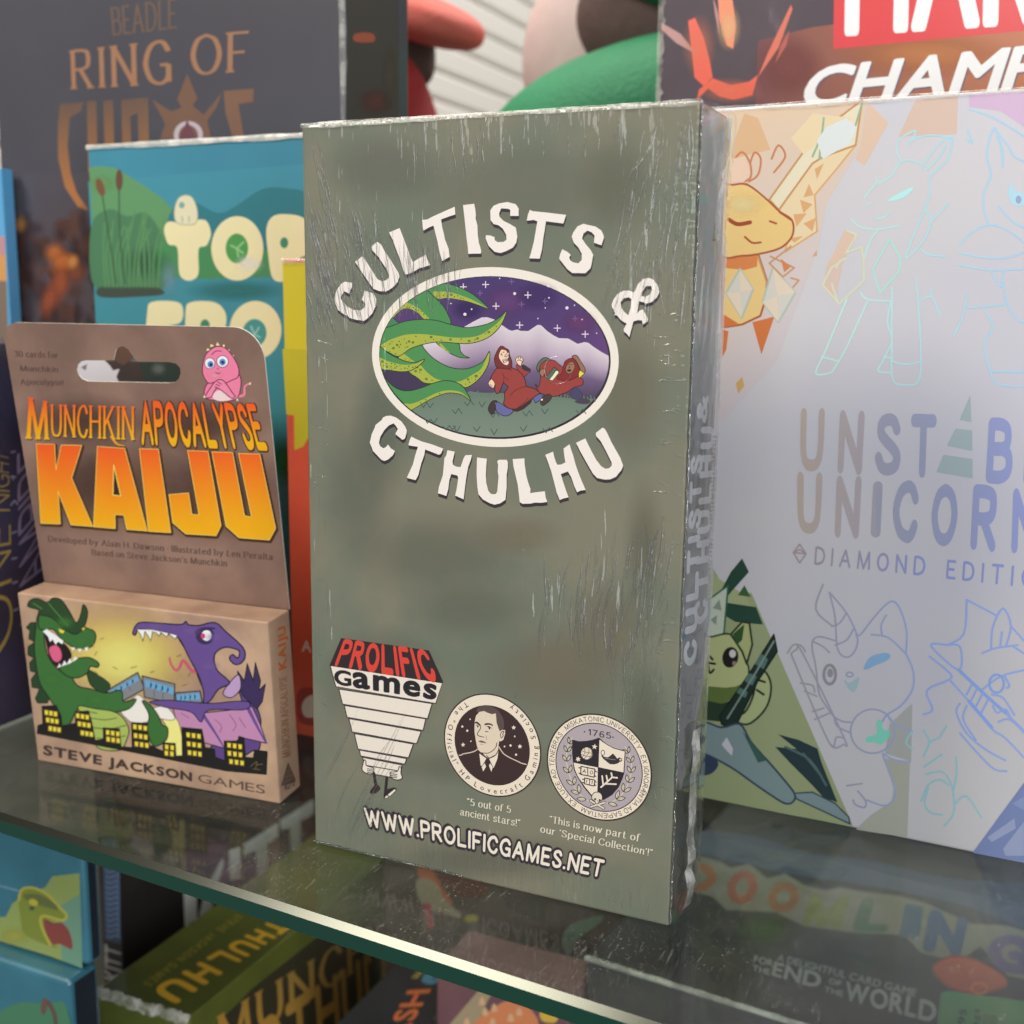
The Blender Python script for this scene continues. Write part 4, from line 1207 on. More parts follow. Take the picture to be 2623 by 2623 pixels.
# ---------------------------------------------------------------- the brown hanging card box
def hang_box():
    WD, DP, HT = 0.0945, 0.0126, 0.0599
    m = frame((-0.1192, 0.0114, 0.0001), 0.0717, 0.0757)
    m = frame((-0.1192, 0.0114, 0.0001), 0.0717) @ Matrix.Rotation(0.0757, 4, 'X')
    t = thing('hang_tab_box', 'small brown card game box with a punched hanging tab, orange lettering and two cartoon monsters', 'game box', m)
    G = 0.74
    kraft = card('mottled_brown_card', (142, 114, 97), (178, 147, 121), 38, G, 0.42, 0.35, 0.16, None, .3, .7, .1)
    PR = ink('printed_ink_brown_box', 0.42, 0.35, 0.16, None, .06, 300, .08)
    carton(t, 'box_body', (0, 0, 0), (WD, DP, HT), kraft, 0.0005, 2)
    front, side, top = box_faces(t, (0, 0, 0), (WD, DP, HT), G)
    A = Art(front).crop(0, 1400, .41408)
    A.glow(720, 660, 590, 340, (214, 186, 104), .95, R(7))
    A.glow(760, 700, 380, 260, (236, 210, 118), .85)
    OL = (26, 24, 22)
    DG, GN, PU, PD = (36, 62, 32), (52, 98, 46), (92, 68, 128), (52, 38, 78)
    # purple winged monster, body and wings
    A.poly([(1480, 900), (1560, 950), (1610, 1050), (1612, 1140), (1606, 1250), (1560, 1265), (1500, 1300), (1380, 1330), (1300, 1320), (1320, 1220), (1500, 1180), (1560, 1120)], (84, 60, 118), True, line=7, lc=OL)
    A.poly([(1480, 860), (1470, 770), (1512, 830), (1530, 725), (1567, 830), (1580, 718), (1612, 830), (1602, 890), (1642, 850), (1622, 960), (1590, 1005), (1500, 920)], PD, line=6, lc=OL)
    A.poly([(1070, 1000), (1250, 1030), (1440, 1010), (1560, 990), (1610, 1100), (1650, 1217), (1500, 1182), (1380, 1245), (1270, 1215), (1110, 1150)], (172, 122, 158), line=6, lc=OL)
    A.line([(1250, 1030), (1330, 1150), (1392, 1252)], 22, PU, taper=lambda q: 1 - .7 * q)
    A.line([(1530, 990), (1590, 1110), (1645, 1212)], 24, PU, taper=lambda q: 1 - .6 * q)
    A.lines([[(1330, 1070), (1370, 1110), (1360, 1150)], [(1420, 1040), (1460, 1100), (1440, 1140)], [(1120, 1030), (1170, 1060)], [(1480, 1060), (1520, 1120)]], 5, (120, 76, 112))
    A.poly([(1380, 905), (1440, 820), (1480, 795), (1488, 880), (1430, 935)], (168, 138, 176), True, line=6, lc=OL)
    A.poly([(980, 1000), (1060, 1030), (1112, 1110), (1132, 1295), (1030, 1300), (1020, 1200), (1035, 1130), (1000, 1060)], (228, 208, 124), True, line=5, lc=(120, 100, 50))
    # smoke and carriages
    A.poly([(745, 1010), (800, 970), (850, 918), (900, 955), (935, 1000), (1020, 985), (1080, 1050), (1060, 1075), (960, 1060), (910, 1085), (830, 1092), (780, 1060)], (214, 208, 200), True, line=5, lc=(110, 104, 96))
    for q, wn in (([(660, 892), (852, 778), (896, 880), (760, 955), (690, 960)], [(672, 900), (850, 800), (858, 828), (690, 925)]), ([(880, 800), (1082, 850), (1077, 968), (895, 932)], [(897, 822), (1074, 872), (1072, 915), (900, 868)]), ([(1085, 905), (1238, 893), (1252, 965), (1090, 972)], [(1092, 918), (1232, 906), (1240, 945), (1095, 955)])):
        A.poly(q, (116, 118, 122), line=7, lc=(40, 40, 46))
        A.poly(wn, (92, 148, 186))
        f = quad_map(wn[0], wn[1], wn[2], wn[3])
        A.many([[f(a, .05), f(a + .05, .95), f(a + .09, .5), f(a + .02, .0)] for a in (.15, .33, .55, .75)], (30, 40, 60))
        A.lines([[f(a, -.1), f(a, -1.2)] for a in (.3, .62)], 4, (70, 70, 76), False)
    # green monster
    A.poly([(240, 440), (235, 470), (190, 470), (163, 500), (185, 520), (178, 570), (215, 590), (173, 620), (173, 670), (210, 690), (183, 720), (188, 770), (225, 780), (193, 820), (198, 870), (245, 880), (218, 940), (233, 968), (292, 968), (330, 900), (280, 700)], (32, 58, 32), False, line=5, lc=OL)
    A.poly([(240, 415), (300, 400), (330, 470), (278, 520), (278, 600), (300, 680), (360, 760), (430, 790), (480, 860), (560, 880), (660, 905), (750, 890), (765, 960), (842, 942), (800, 1002), (700, 1025), (600, 1005), (490, 1000), (430, 1100), (385, 1115), (350, 1012), (300, 930), (250, 850), (225, 740), (213, 620), (222, 500)], GN, True, line=7, lc=OL)
    A.poly([(480, 990), (600, 1005), (700, 1020), (762, 1060), (797, 1130), (780, 1205), (740, 1260), (600, 1240), (560, 1100)], (150, 168, 84), True, line=6, lc=OL)
    A.lines([[(560, 1060), (650, 1072), (720, 1060)], [(580, 1120), (680, 1128), (780, 1105)], [(600, 1185), (690, 1190), (775, 1170)], [(540, 1020), (600, 1030)]], 6, (70, 86, 40))
    A.poly([(880, 955), (930, 980), (982, 1050), (1002, 1100), (1037, 1122), (1032, 1190), (980, 1232), (940, 1222), (912, 1130), (922, 1040)], GN, True, line=7, lc=OL)
    A.poly([(540, 765), (600, 790), (682, 855), (642, 905), (560, 855)], DG, True, line=5, lc=OL)
    A.poly([(275, 520), (310, 522), (360, 570), (420, 620), (445, 680), (405, 725), (362, 750), (310, 692), (288, 610)], (24, 18, 18), True)
    A.poly([(303, 630), (345, 608), (377, 640), (382, 692), (352, 717), (320, 692)], (198, 86, 122), True, line=5, lc=(90, 30, 50))
    A.poly([(365, 752), (430, 720), (490, 690), (560, 688), (612, 722), (602, 748), (560, 742), (540, 782), (480, 812), (420, 802)], GN, True, line=7, lc=OL)
    A.poly([(355, 750), (368, 722), (380, 742), (400, 704), (414, 728), (432, 692), (446, 712), (466, 680), (482, 694), (430, 724)], (230, 228, 220))
    A.poly([(245, 412), (290, 390), (360, 380), (440, 450), (530, 500), (583, 525), (592, 575), (560, 622), (480, 632), (420, 602), (370, 562), (330, 512), (275, 515), (240, 500)], GN, True, line=7, lc=OL)
    A.poly([(266, 525), (290, 510), (332, 540), (392, 582), (386, 604), (360, 588), (345, 606), (325, 574), (310, 592), (298, 556)], (230, 228, 220))
    A.many([[(440, 622), (452, 645), (466, 626)], [(478, 630), (494, 654), (508, 632)], [(520, 628), (538, 648), (548, 620)]], (230, 228, 220))
    A.poly([(173, 370), (190, 330), (240, 322), (290, 345), (330, 318), (380, 330), (430, 400), (472, 472), (500, 420), (515, 358), (542, 400), (532, 470), (502, 522), (460, 542), (400, 512), (320, 440), (240, 420), (240, 392)], DG, True, line=6, lc=OL)
    A.lines([[(300, 350), (360, 420), (420, 490)], [(205, 350), (260, 385)]], 7, (70, 112, 58))
    A.poly([(362, 508), (398, 520), (392, 536), (372, 532)], (226, 190, 50))
    A.poly([(506, 508), (525, 498), (518, 520)], (226, 190, 50))
    for gx, gy in ((400, 470), (320, 820), (600, 950), (500, 590)):
        A.glow(gx, gy, 80, 50, (72, 126, 60), .5)
    # purple head
    A.poly([(1095, 555), (1135, 570), (1202, 680), (1252, 800), (1282, 872), (1272, 905), (1240, 850), (1180, 702)], (22, 16, 24), True)
    A.line([(1235, 778), (1185, 765), (1135, 705), (1110, 750), (1085, 765), (1055, 720), (1050, 688)], 20, (178, 74, 100), taper=lambda q: 1 - .45 * q)
    A.poly([(822, 535), (840, 488), (880, 468), (1000, 475), (1120, 482), (1150, 462), (1165, 482), (1230, 488), (1330, 470), (1402, 530), (1500, 620), (1517, 680), (1490, 722), (1450, 727), (1420, 692), (1440, 668), (1470, 690), (1482, 660), (1470, 638), (1400, 622), (1350, 642), (1325, 682), (1342, 762), (1422, 842), (1352, 882), (1302, 952), (1262, 968), (1260, 900), (1230, 800), (1172, 690), (1102, 562), (1020, 540), (940, 520), (860, 512), (838, 547)], PU, True, line=8, lc=(30, 20, 40))
    A.poly([(846, 512), (868, 540), (884, 585), (897, 524), (915, 548), (932, 583), (944, 526), (970, 535), (985, 556), (994, 530), (1015, 545), (1032, 558), (1042, 538), (1065, 556), (1085, 572), (1097, 548), (1020, 530), (940, 512)], (226, 220, 206), line=4, lc=(60, 50, 50))
    A.poly(oval(1270, 552, 58, 54, 24), PD)
    A.poly(oval(1278, 550, 31, 33, 22), (232, 226, 224))
    A.poly(oval(1256, 553, 14, 17, 16), (190, 60, 96))
    A.poly([(1205, 520), (1255, 500), (1320, 500), (1330, 512), (1260, 518), (1215, 545)], PD, True)
    for gx, gy, gr in ((1180, 520, 60), (1330, 560, 60), (1290, 740, 60), (960, 495, 60)):
        A.glow(gx, gy, gr * 1.4, gr * .6, (124, 98, 158), .45)
    A.poly([(925, 962), (1050, 950), (1290, 970), (1440, 958), (1530, 958), (1548, 985), (1500, 1010), (1290, 1012), (1245, 1085), (1180, 1022), (1030, 995)], PU, True, line=6, lc=(30, 20, 40))
    A.lines([[(700, 745), (725, 758)], [(810, 750), (845, 742)], [(930, 780), (955, 770)], [(600, 650), (585, 672)], [(640, 565), (620, 575)], [(1095, 680), (1120, 670)], [(1130, 860), (1160, 852)], [(1165, 800), (1180, 780)], [(585, 770), (615, 800)], [(575, 600), (578, 620)]], 5, (120, 96, 60))
    # city silhouette
    city = [(232, 1105), (262, 1095), (258, 985), (350, 980), (382, 1050), (387, 1105), (465, 1090), (462, 1020), (550, 1013), (572, 1090), (592, 1195), (638, 1190), (636, 1118), (742, 1125), (752, 1235), (815, 1240), (812, 1085), (912, 1090), (927, 1225), (1008, 1262), (1005, 1210), (1087, 1215), (1092, 1292), (1126, 1292), (1122, 1115), (1252, 1128), (1272, 1240), (1330, 1250), (1335, 1300), (1388, 1320), (1385, 1200), (1470, 1200), (1475, 1170), (1512, 1180), (1522, 1300), (1565, 1305), (1572, 1255), (1657, 1265), (1650, 1412), (1400, 1390), (900, 1290), (228, 1158)]
    A.poly(city, (24, 22, 22))
    win = []
    for x, y, n, dx in ((278, 1012, 3, 28), (286, 1058, 3, 28), (302, 1110, 3, 27), (472, 1032, 3, 29), (482, 1082, 3, 29), (500, 1138, 3, 28), (657, 1135, 3, 31), (660, 1177, 3, 31), (825, 1100, 3, 32), (830, 1155, 3, 31), (835, 1206, 3, 32), (1022, 1225, 2, 34), (1020, 1263, 2, 34), (1155, 1150, 3, 33), (1158, 1206, 3, 33), (1163, 1260, 3, 32), (1408, 1214, 3, 34), (1410, 1264, 3, 34), (1420, 1315, 3, 34)):
        for i in range(n):
            a, b = x + i * dx, y + i * 4.5
            win.append([(a, b), (a + 20, b + 3), (a + 19, b + 29), (a + 1, b + 26)])
    A.many([[(p[0][0] - 5, p[0][1] - 5), (p[1][0] + 5, p[1][1] - 5), (p[2][0] + 5, p[2][1] + 6), (p[3][0] - 5, p[3][1] + 6)] for p in win], (92, 76, 22))
    A.many(win, (230, 196, 62))
    A.lines([[(1550, 1360), (1590, 1330), (1580, 1375)], [(1590, 1350), (1625, 1345)], [(1565, 1375), (1610, 1380)]], 4, (110, 90, 40))
    A.done('monster_picture', PR, t)
    A.text('STEVE JACKSON', (268, 1224), (1188, 1396), (1188, 1450), (268, 1284), (58, 44, 42), 'sans', .055)
    A.text('GAMES', (1226, 1402), (1640, 1474), (1640, 1530), (1226, 1455), (84, 66, 60), 'sans', 0.0)
    A.done('publisher_lettering', PR, t)
    B = Art(side).crop(0, 1400, .41408)
    B.text('MUNCHKIN APOCALYPSE', (1748, 1312), (1728, 812), (1770, 798), (1796, 1296), (122, 74, 46), 'serif', 1.3, gap=.05)
    B.text('KAIJU', (1722, 772), (1716, 505), (1764, 486), (1770, 752), (176, 92, 38), 'sans', .05)
    B.poly([(1742, 1478), (1782, 1340), (1826, 1440), (1822, 1455)], (104, 82, 70), line=5, lc=(70, 56, 48))
    B.lines([[(1752, 1445), (1818, 1425)], [(1762, 1410), (1806, 1396)], [(1772, 1375), (1795, 1368)]], 5, (70, 56, 48), False)
    B.text('4270', (1758, 1468), (1822, 1432), (1824, 1478), (1760, 1512), (62, 50, 44), 'sans', .03)
    B.done('side_lettering', PR, t)

    # ---- hanging tab: card with a punched slot, tilted a little further forward
    TL_, TH, CR1, CR2 = 0.1365 - 0.0757, 0.0872, 0.0062, 0.0095
    mt = m @ Matrix.Translation((0, DP, HT)) @ Matrix.Rotation(TL_, 4, 'X')
    fr = Face(mt @ Vector((0, 0, 0)), mt.to_3x3() @ Vector((1, 0, 0)), mt.to_3x3() @ Vector((0, 0, 1)), G)
    hole_px = [(475, 355), (482, 320), (505, 302), (535, 297), (640, 298), (700, 294), (708, 262), (718, 228), (738, 212), (768, 212), (795, 232), (815, 262), (838, 296), (865, 306), (1050, 308), (1090, 318), (1114, 345), (1118, 375), (1105, 412), (1080, 433), (1040, 437), (800, 432), (545, 427), (508, 412), (485, 385)]
    outer = [(0, 0), (WD, 0)]
    for i in range(9):
        a = R(90 * i / 8)
        outer.append((WD - CR2 + CR2 * math.cos(a), TH - CR2 + CR2 * math.sin(a)))
    for i in range(9):
        a = R(90 + 90 * i / 8)
        outer.append((CR1 + CR1 * math.cos(a), TH - CR1 + CR1 * math.sin(a)))
    hole = [fr.uv(x * .41408, 800 + y * .41408) for x, y in hole_px]
    vs, ts = fill([outer], [hole])
    V3, F3 = [], []
    TK = 0.0005
    for sgn in (0, 1):
        V3 += [fr.pt(a, b, -TK * sgn) for a, b in vs]
    n = len(vs)
    F3 += [list(q) for q in ts] + [[i + n for i in q][::-1] for q in ts]
    nf = len(F3)
    for lp in (outer, hole):
        b0 = len(V3)
        L = len(lp)
        V3 += [fr.pt(a, b, 0) for a, b in lp] + [fr.pt(a, b, -TK) for a, b in lp]
        F3 += [[b0 + i, b0 + (i + 1) % L, b0 + L + (i + 1) % L, b0 + L + i] for i in range(L)]
    tabm = card('mottled_brown_tab', (110, 86, 76), (136, 108, 94), 32, G, 0.42, 0.35, 0.16, None, .3, .7, .1)
    edge = plain('raw_card_edge', (0.72, 0.66, 0.58), .8)
    o = mesh_obj('hanging_tab', V3, F3, [tabm, edge], t)
    for p in o.data.polygons:
        if p.index >= nf:
            p.material_index = 1
    A = Art(fr).crop(0, 800, .41408)
    TX = (74, 54, 50)
    A.text('30 cards for', (85, 238), (358, 248), (360, 282), (90, 274), TX, 'serif', 1.35)
    A.text('Munchkin', (122, 330), (360, 338), (360, 370), (124, 362), TX, 'serif', 1.35)
    A.text('Apocalypse!', (122, 412), (392, 418), (394, 450), (126, 446), TX, 'serif', 1.35)
    A.text('Developed by Alain H. Dawson \u2022 Illustrated by Len Peralta', (296, 1382), (1690, 1496), (1690, 1532), (298, 1416), TX, 'serif', 1.35)
    A.text("Based on Steve Jackson's Munchkin", (565, 1466), (1405, 1536), (1405, 1572), (567, 1500), TX, 'serif', 1.35)
    # title lettering, orange above to yellow below
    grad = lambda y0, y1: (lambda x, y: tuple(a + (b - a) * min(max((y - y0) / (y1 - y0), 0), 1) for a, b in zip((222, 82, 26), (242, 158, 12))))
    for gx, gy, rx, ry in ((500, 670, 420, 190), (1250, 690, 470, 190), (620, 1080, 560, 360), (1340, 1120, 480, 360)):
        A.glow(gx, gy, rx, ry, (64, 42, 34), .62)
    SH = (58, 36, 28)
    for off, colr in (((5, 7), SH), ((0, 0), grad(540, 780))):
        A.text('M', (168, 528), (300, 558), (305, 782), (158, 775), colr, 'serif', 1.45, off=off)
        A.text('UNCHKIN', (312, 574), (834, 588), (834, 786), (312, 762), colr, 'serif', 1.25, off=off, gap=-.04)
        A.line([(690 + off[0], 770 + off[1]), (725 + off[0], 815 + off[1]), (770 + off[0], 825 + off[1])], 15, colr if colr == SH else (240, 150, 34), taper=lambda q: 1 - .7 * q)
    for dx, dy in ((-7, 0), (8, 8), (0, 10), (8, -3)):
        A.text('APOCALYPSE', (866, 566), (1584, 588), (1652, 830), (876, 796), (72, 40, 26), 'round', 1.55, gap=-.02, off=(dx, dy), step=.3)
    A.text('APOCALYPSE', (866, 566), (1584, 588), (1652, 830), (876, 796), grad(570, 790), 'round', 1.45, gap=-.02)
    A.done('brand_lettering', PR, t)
    big = [([(225, 815), (337, 817), (346, 985), (380, 822), (504, 824), (442, 1025), (572, 1323), (440, 1313), (358, 1100), (372, 1308), (254, 1303)], []),
           ([(604, 831), (770, 842), (909, 1351), (785, 1341), (768, 1254), (710, 1248), (712, 1336), (580, 1325)], [[(704, 945), (699, 1130), (747, 1135)]]),
           ([(864, 845), (979, 848), (1055, 1361), (920, 1353)], []),
           ([(1162, 856), (1286, 861), (1366, 1320), (1336, 1380), (1150, 1369), (1070, 1300), (1047, 1129), (1166, 1119), (1186, 1250), (1233, 1255)], []),
           ([(1313, 865), (1438, 868), (1512, 1260), (1558, 1268), (1477, 874), (1606, 878), (1704, 1336), (1666, 1407), (1480, 1393), (1400, 1322)], [])]
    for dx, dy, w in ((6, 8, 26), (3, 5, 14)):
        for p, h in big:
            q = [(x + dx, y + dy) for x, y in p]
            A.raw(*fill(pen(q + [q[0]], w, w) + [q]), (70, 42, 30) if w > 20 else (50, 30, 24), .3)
    for p, h in big:
        A.raw(*fill(pen(p + [p[0]], 7, 7) + [p], h), (250, 190, 96), .3)
    for p, h in big:
        g = grad(830, 1330)
        A.raw(*fill([p], h), (204, 100, 30), .3)
    for p, h in big:
        cx, cy = sum(a[0] for a in p) / len(p), sum(a[1] for a in p) / len(p)
        A.raw(*fill([p], [pp for hh in h for pp in [hh]] + []), grad(830, 1330), .3)
        for hh in h:
            A.line(hh, 6, (246, 186, 90), False, True)
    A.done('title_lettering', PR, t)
    # little pink creature with its hands clasped
    PK, PL, OLP = (214, 116, 146), (150, 58, 96), (96, 36, 66)
    A.line([(1470, 520), (1510, 510), (1515, 460), (1550, 437)], 18, PK, taper=lambda q: 1 - .5 * q)
    A.many([[(1277, 240), (1283, 222), (1300, 232)], [(1300, 215), (1305, 195), (1325, 208)], [(1335, 205), (1346, 184), (1360, 205)], [(1375, 208), (1388, 195), (1392, 218)], [(1402, 240), (1420, 226), (1420, 250)], [(1428, 278), (1447, 262), (1445, 288)]], (232, 206, 150))
    A.poly([(1280, 445), (1330, 420), (1420, 400), (1470, 372), (1492, 430), (1475, 520), (1430, 545), (1350, 545), (1280, 535), (1263, 500)], PK, True, line=6, lc=OLP)
    A.poly([(1315, 520), (1345, 485), (1400, 490), (1440, 530), (1400, 548), (1340, 545)], (226, 190, 190), True)
    A.poly([(1258, 390), (1253, 340), (1270, 268), (1310, 225), (1350, 210), (1400, 225), (1452, 290), (1477, 350), (1472, 400), (1430, 422), (1380, 442), (1330, 432), (1290, 438)], PK, True, line=6, lc=OLP)
    A.glow(1330, 390, 60, 30, (236, 150, 172), .7)
    A.poly(oval(1298, 315, 32, 34, 20), (236, 232, 234), line=4, lc=OLP)
    A.poly(oval(1377, 304, 36, 36, 20), (236, 232, 234), line=4, lc=OLP)
    A.many([oval(1303, 322, 19, 21, 16), oval(1377, 308, 20, 21, 16)], (80, 124, 186))
    A.many([oval(1305, 324, 9, 10, 12), oval(1378, 309, 9, 10, 12)], (24, 24, 40))
    A.lines([[(1335, 372), (1350, 380), (1362, 372)], [(1345, 345), (1352, 352)], [(1310, 262), (1335, 240), (1370, 240)]], 5, OLP)
    A.poly([(1270, 520), (1300, 470), (1330, 430), (1360, 415), (1390, 430), (1440, 500), (1455, 520), (1430, 530), (1380, 490), (1340, 470), (1310, 520), (1285, 530)], (222, 124, 152), True, line=6, lc=OLP)
    A.lines([[(1335, 445), (1360, 455)], [(1345, 430), (1372, 445)], [(1330, 460), (1350, 470)]], 5, OLP)
    A.many([[(1258, 528), (1264, 510), (1274, 528)], [(1460, 545), (1470, 530), (1476, 548)], [(1540, 445), (1552, 430), (1550, 450)]], (232, 214, 170))
    A.done('creature_picture', PR, t)
    return t


hang_box()


def slot_box():
    """Small carton standing right behind the hanging tab; only its cover shows through the slot."""
    fb = Face((0, .052, 0), (1, 0, 0), (0, 0, 1))
    x0, x1 = fb.uv(150, 950)[0], fb.uv(520, 950)[0]
    t = thing('small_card_box', 'small brown and white card box behind the hanging tab, seen only through its slot', 'game box', frame((x0, .052, .0001)))
    WD, DP, HT = x1 - x0, .014, .134
    carton(t, 'box_body', (0, 0, 0), (WD, DP, HT), card('dark_brown_card', (70, 54, 48), (52, 46, 42), 30, .8, .4, .4, .15), .0006, 2)
    f, s_, tp = box_faces(t, (0, 0, 0), (WD, DP, HT), .8)
    A = Art(f).crop(0, 800, .41408)
    A.poly([(440, 290), (640, 290), (680, 330), (700, 360), (740, 350), (720, 400), (740, 440), (440, 450)], (210, 206, 212))
    A.poly([(700, 180), (800, 180), (830, 280), (760, 330), (700, 290)], (92, 66, 54))
    A.poly([(860, 300), (1140, 300), (1140, 450), (900, 450)], (44, 56, 50))
    A.glow(980, 350, 60, 50, (110, 120, 112), .7)
    A.poly([(500, 340), (540, 320), (530, 360)], (120, 110, 120))
    A.done('cover_print', ink('printed_ink_slot_box', .4, .4, .15), t)


slot_box()

# ---------------------------------------------------------------- the pale holographic box on the right
def unicorn_box():
    WD, DP, HT = 0.22, 0.03, 0.2112
    yaw = math.atan2(0.0771 - 0.0814, 0.1874 - 0.0932)
    m = frame((0.0932 - 0.030 * math.cos(yaw), 0.0814 - 0.030 * math.sin(yaw), 0.0001), yaw)
    t = thing('pale_game_box', 'large pale lilac box with foil drawings and lettering, right of the tall olive box', 'game box', m)
    G = 0.84
    lil = card('lilac_card', (200, 199, 211), (207, 204, 209), 14, G, 0.38, 0.25, 0.22, None, .3, .7, .04)
    PR = ink('printed_ink_pale_box', 0.40, 0.25, 0.22, None, .03, 90, .05)
    FO = ink('foil_ink', 0.30, 0.3, 0.1, None, .03, 200, .06, 0.12, 420)
    for q in (lil, PR):
        q.node_tree.nodes['Principled BSDF'].inputs['Metallic'].default_value = 0.3
    carton(t, 'box_body', (0, 0, 0), (WD, DP, HT), lil, 0.0007, 3)
    front, side, top = box_faces(t, (0, 0, 0), (WD, DP, HT), G)
    A = Art(front).crop(1500, 0, .58126)
    # warm pale facets at the upper left
    fade = lambda c0, c1, x0, y0, x1, y1: (lambda x, y: tuple(a + (b - a) * min(max(((x - x0) * (x1 - x0) + (y - y0) * (y1 - y0)) / ((x1 - x0) ** 2 + (y1 - y0) ** 2), 0), 1) for a, b in zip(c0, c1)))
    A.poly([(560, 494), (1235, 444), (1215, 640), (1060, 900), (1030, 1080), (940, 1330), (840, 1600), (560, 1900)], fade((222, 196, 168), (205, 196, 202), 640, 700, 1000, 1300))
    A.poly([(1240, 446), (1335, 540), (1230, 730), (1190, 700), (1215, 640)], (218, 190, 170))
    A.poly([(1455, 440), (1642, 424), (1635, 590), (1380, 600)], (212, 186, 172))
    A.poly([(1690, 418), (1932, 402), (1932, 560), (1830, 490), (1690, 470)], (206, 178, 206))
    A.poly([(700, 500), (760, 520), (815, 660), (640, 700), (640, 660)], (216, 178, 140))
    A.poly([(1145, 1010), (1190, 1035), (1120, 1190), (1060, 1180)], (216, 190, 172))
    A.poly([(1060, 1180), (1130, 1180), (1100, 1330), (1050, 1270)], (212, 190, 180))
    A.poly([(690, 1660), (700, 1700), (672, 1735), (662, 1690)], (204, 168, 104))
    A.poly([(1020, 1100), (1000, 1130), (1020, 1128)], (206, 160, 140))
    YL, LN, OR = (232, 196, 132), (170, 92, 58), (206, 118, 66)
    # crystal mane and horn
    A.poly([(850, 920), (1000, 690), (1190, 640), (1110, 740), (1010, 860), (1020, 1020), (880, 1110), (900, 1000)], (226, 206, 170), line=7, lc=(212, 164, 104))
    for q in ([(945, 880), (1000, 900), (960, 940)], [(985, 810), (1005, 860), (960, 870)], [(915, 945), (975, 940), (930, 1000)], [(960, 985), (1015, 960), (1000, 1020)], [(900, 1050), (960, 1040), (920, 1070)], [(1010, 745), (1050, 720), (1020, 790)]):
        A.poly(q, (214, 166, 116), step=.2)
    A.poly([(810, 880), (1010, 600), (1220, 440), (1190, 640), (1050, 690), (1000, 720), (852, 925)], (224, 216, 190), line=9, lc=(196, 148, 100))
    A.poly([(905, 610), (1000, 500), (1180, 520), (960, 680)], (228, 208, 172))
    A.lines([[(1000, 690), (1040, 600), (1090, 560)], [(1050, 520), (1030, 700), (1170, 620), (1220, 450)]], 9, (150, 176, 146), False)
    A.poly([(1020, 620), (1060, 560), (1150, 520), (1195, 560), (1170, 630), (1045, 700)], (216, 222, 222))
    A.lines([[(650, 710), (690, 670), (725, 720), (728, 780), (700, 800)], [(725, 720), (745, 672), (772, 700), (760, 770), (720, 800)], [(820, 700), (850, 640), (880, 690), (830, 760)], [(710, 810), (740, 850), (800, 880)]], 9, (196, 128, 88))
    A.poly([(640, 700), (700, 690), (724, 760), (700, 800), (640, 800)], (228, 198, 176))
    # sleepy yellow head and body
    A.poly([(600, 1110), (700, 1122), (760, 1118), (800, 1240), (790, 1330), (770, 1392), (690, 1430), (600, 1444)], YL, False, line=9, lc=LN)
    A.poly([(600, 1120), (760, 1125), (755, 1175), (700, 1190), (600, 1180)], (212, 132, 78))
    A.poly([(735, 1420), (832, 1395), (775, 1562)], OR)
    A.poly([(600, 1380), (680, 1430), (600, 1445)], OR)
    A.poly([(600, 1450), (630, 1460), (620, 1540), (600, 1580)], OR)
    A.poly([(590, 835), (650, 815), (715, 815), (800, 880), (855, 932), (905, 965), (917, 1005), (905, 1050), (860, 1092), (780, 1116), (690, 1127), (590, 1112)], YL, True, line=9, lc=LN)
    A.glow(690, 900, 120, 70, (240, 214, 160), .8)
    A.line([(632, 968), (670, 988), (725, 980)], 18, (156, 74, 48))
    A.lines([[(702, 1044), (735, 1070), (772, 1068)], [(812, 975), (840, 985)], [(855, 935), (905, 968)]], 9, (170, 82, 54))
    # hanging gems
    for q in ([(680, 1185), (738, 1275), (688, 1402), (620, 1290)], [(825, 1180), (925, 1290), (850, 1420), (780, 1330)]):
        A.poly(q, (208, 204, 196), line=9, lc=(176, 190, 178))
        cx, cy = sum(a[0] for a in q) / 4, sum(a[1] for a in q) / 4
        A.many([[q[0], q[1], (cx, cy)], [q[2], q[3], (cx, cy)]], (222, 206, 188))
    A.lines([[(915, 1265), (940, 1235), (905, 1225)], [(760, 1130), (800, 1250)], [(815, 1130), (920, 1180), (870, 1220), (810, 1160), (905, 1085)]], 8, (196, 150, 110), False)
    A.poly([(860, 1140), (905, 1175), (875, 1200)], (208, 130, 84))
    A.done('yellow_creature_print', PR, t)
    # lower left corner: green creature with a dark flute
    A.crop(1500, 1500, .58126)
    A.poly([(380, -960 + 930), (500, 110), (515, -60), (560, -80), (640, 60), (730, 30), (1180, 1062), (900, 1010), (380, 905)][1:], (158, 168, 128))
    A.poly([(380, -40), (540, -60), (700, 40), (780, 175), (620, 140), (540, 160), (380, 300)], (168, 178, 134))
    DKG = (40, 74, 62)
    A.poly([(545, 120), (640, -60), (690, -120), (720, -60), (640, 30), (560, 130)], DKG)
    A.poly([(620, 75), (752, 95), (782, 172), (660, 160), (610, 130)], DKG)
    A.poly([(672, 42), (700, -2), (728, 50)], (60, 100, 60))
    A.poly([(545, 60), (600, 20), (628, 0), (610, 210), (560, 240), (530, 220), (545, 120)], (196, 206, 190), line=8, lc=(52, 104, 80))
    A.many([[(560, 100), (590, 60), (600, 110)], [(550, 150), (580, 130), (575, 175)]], (140, 154, 140))
    A.poly([(500, 240), (560, 225), (640, 215), (690, 290), (720, 372), (700, 430), (640, 452), (500, 440)], (186, 192, 138), True, line=8, lc=(40, 60, 40))
    A.poly([(640, 215), (690, 160), (722, 165), (735, 260), (710, 345), (690, 290)], (178, 186, 130), line=9, lc=(36, 52, 40))
    A.poly([(648, 215), (700, 170), (690, 240), (668, 260)], (52, 86, 50))
    A.poly(oval(638, 316, 35, 46, 24, .2), (34, 30, 30))
    A.poly(oval(648, 300, 15, 18, 14), (214, 208, 212))
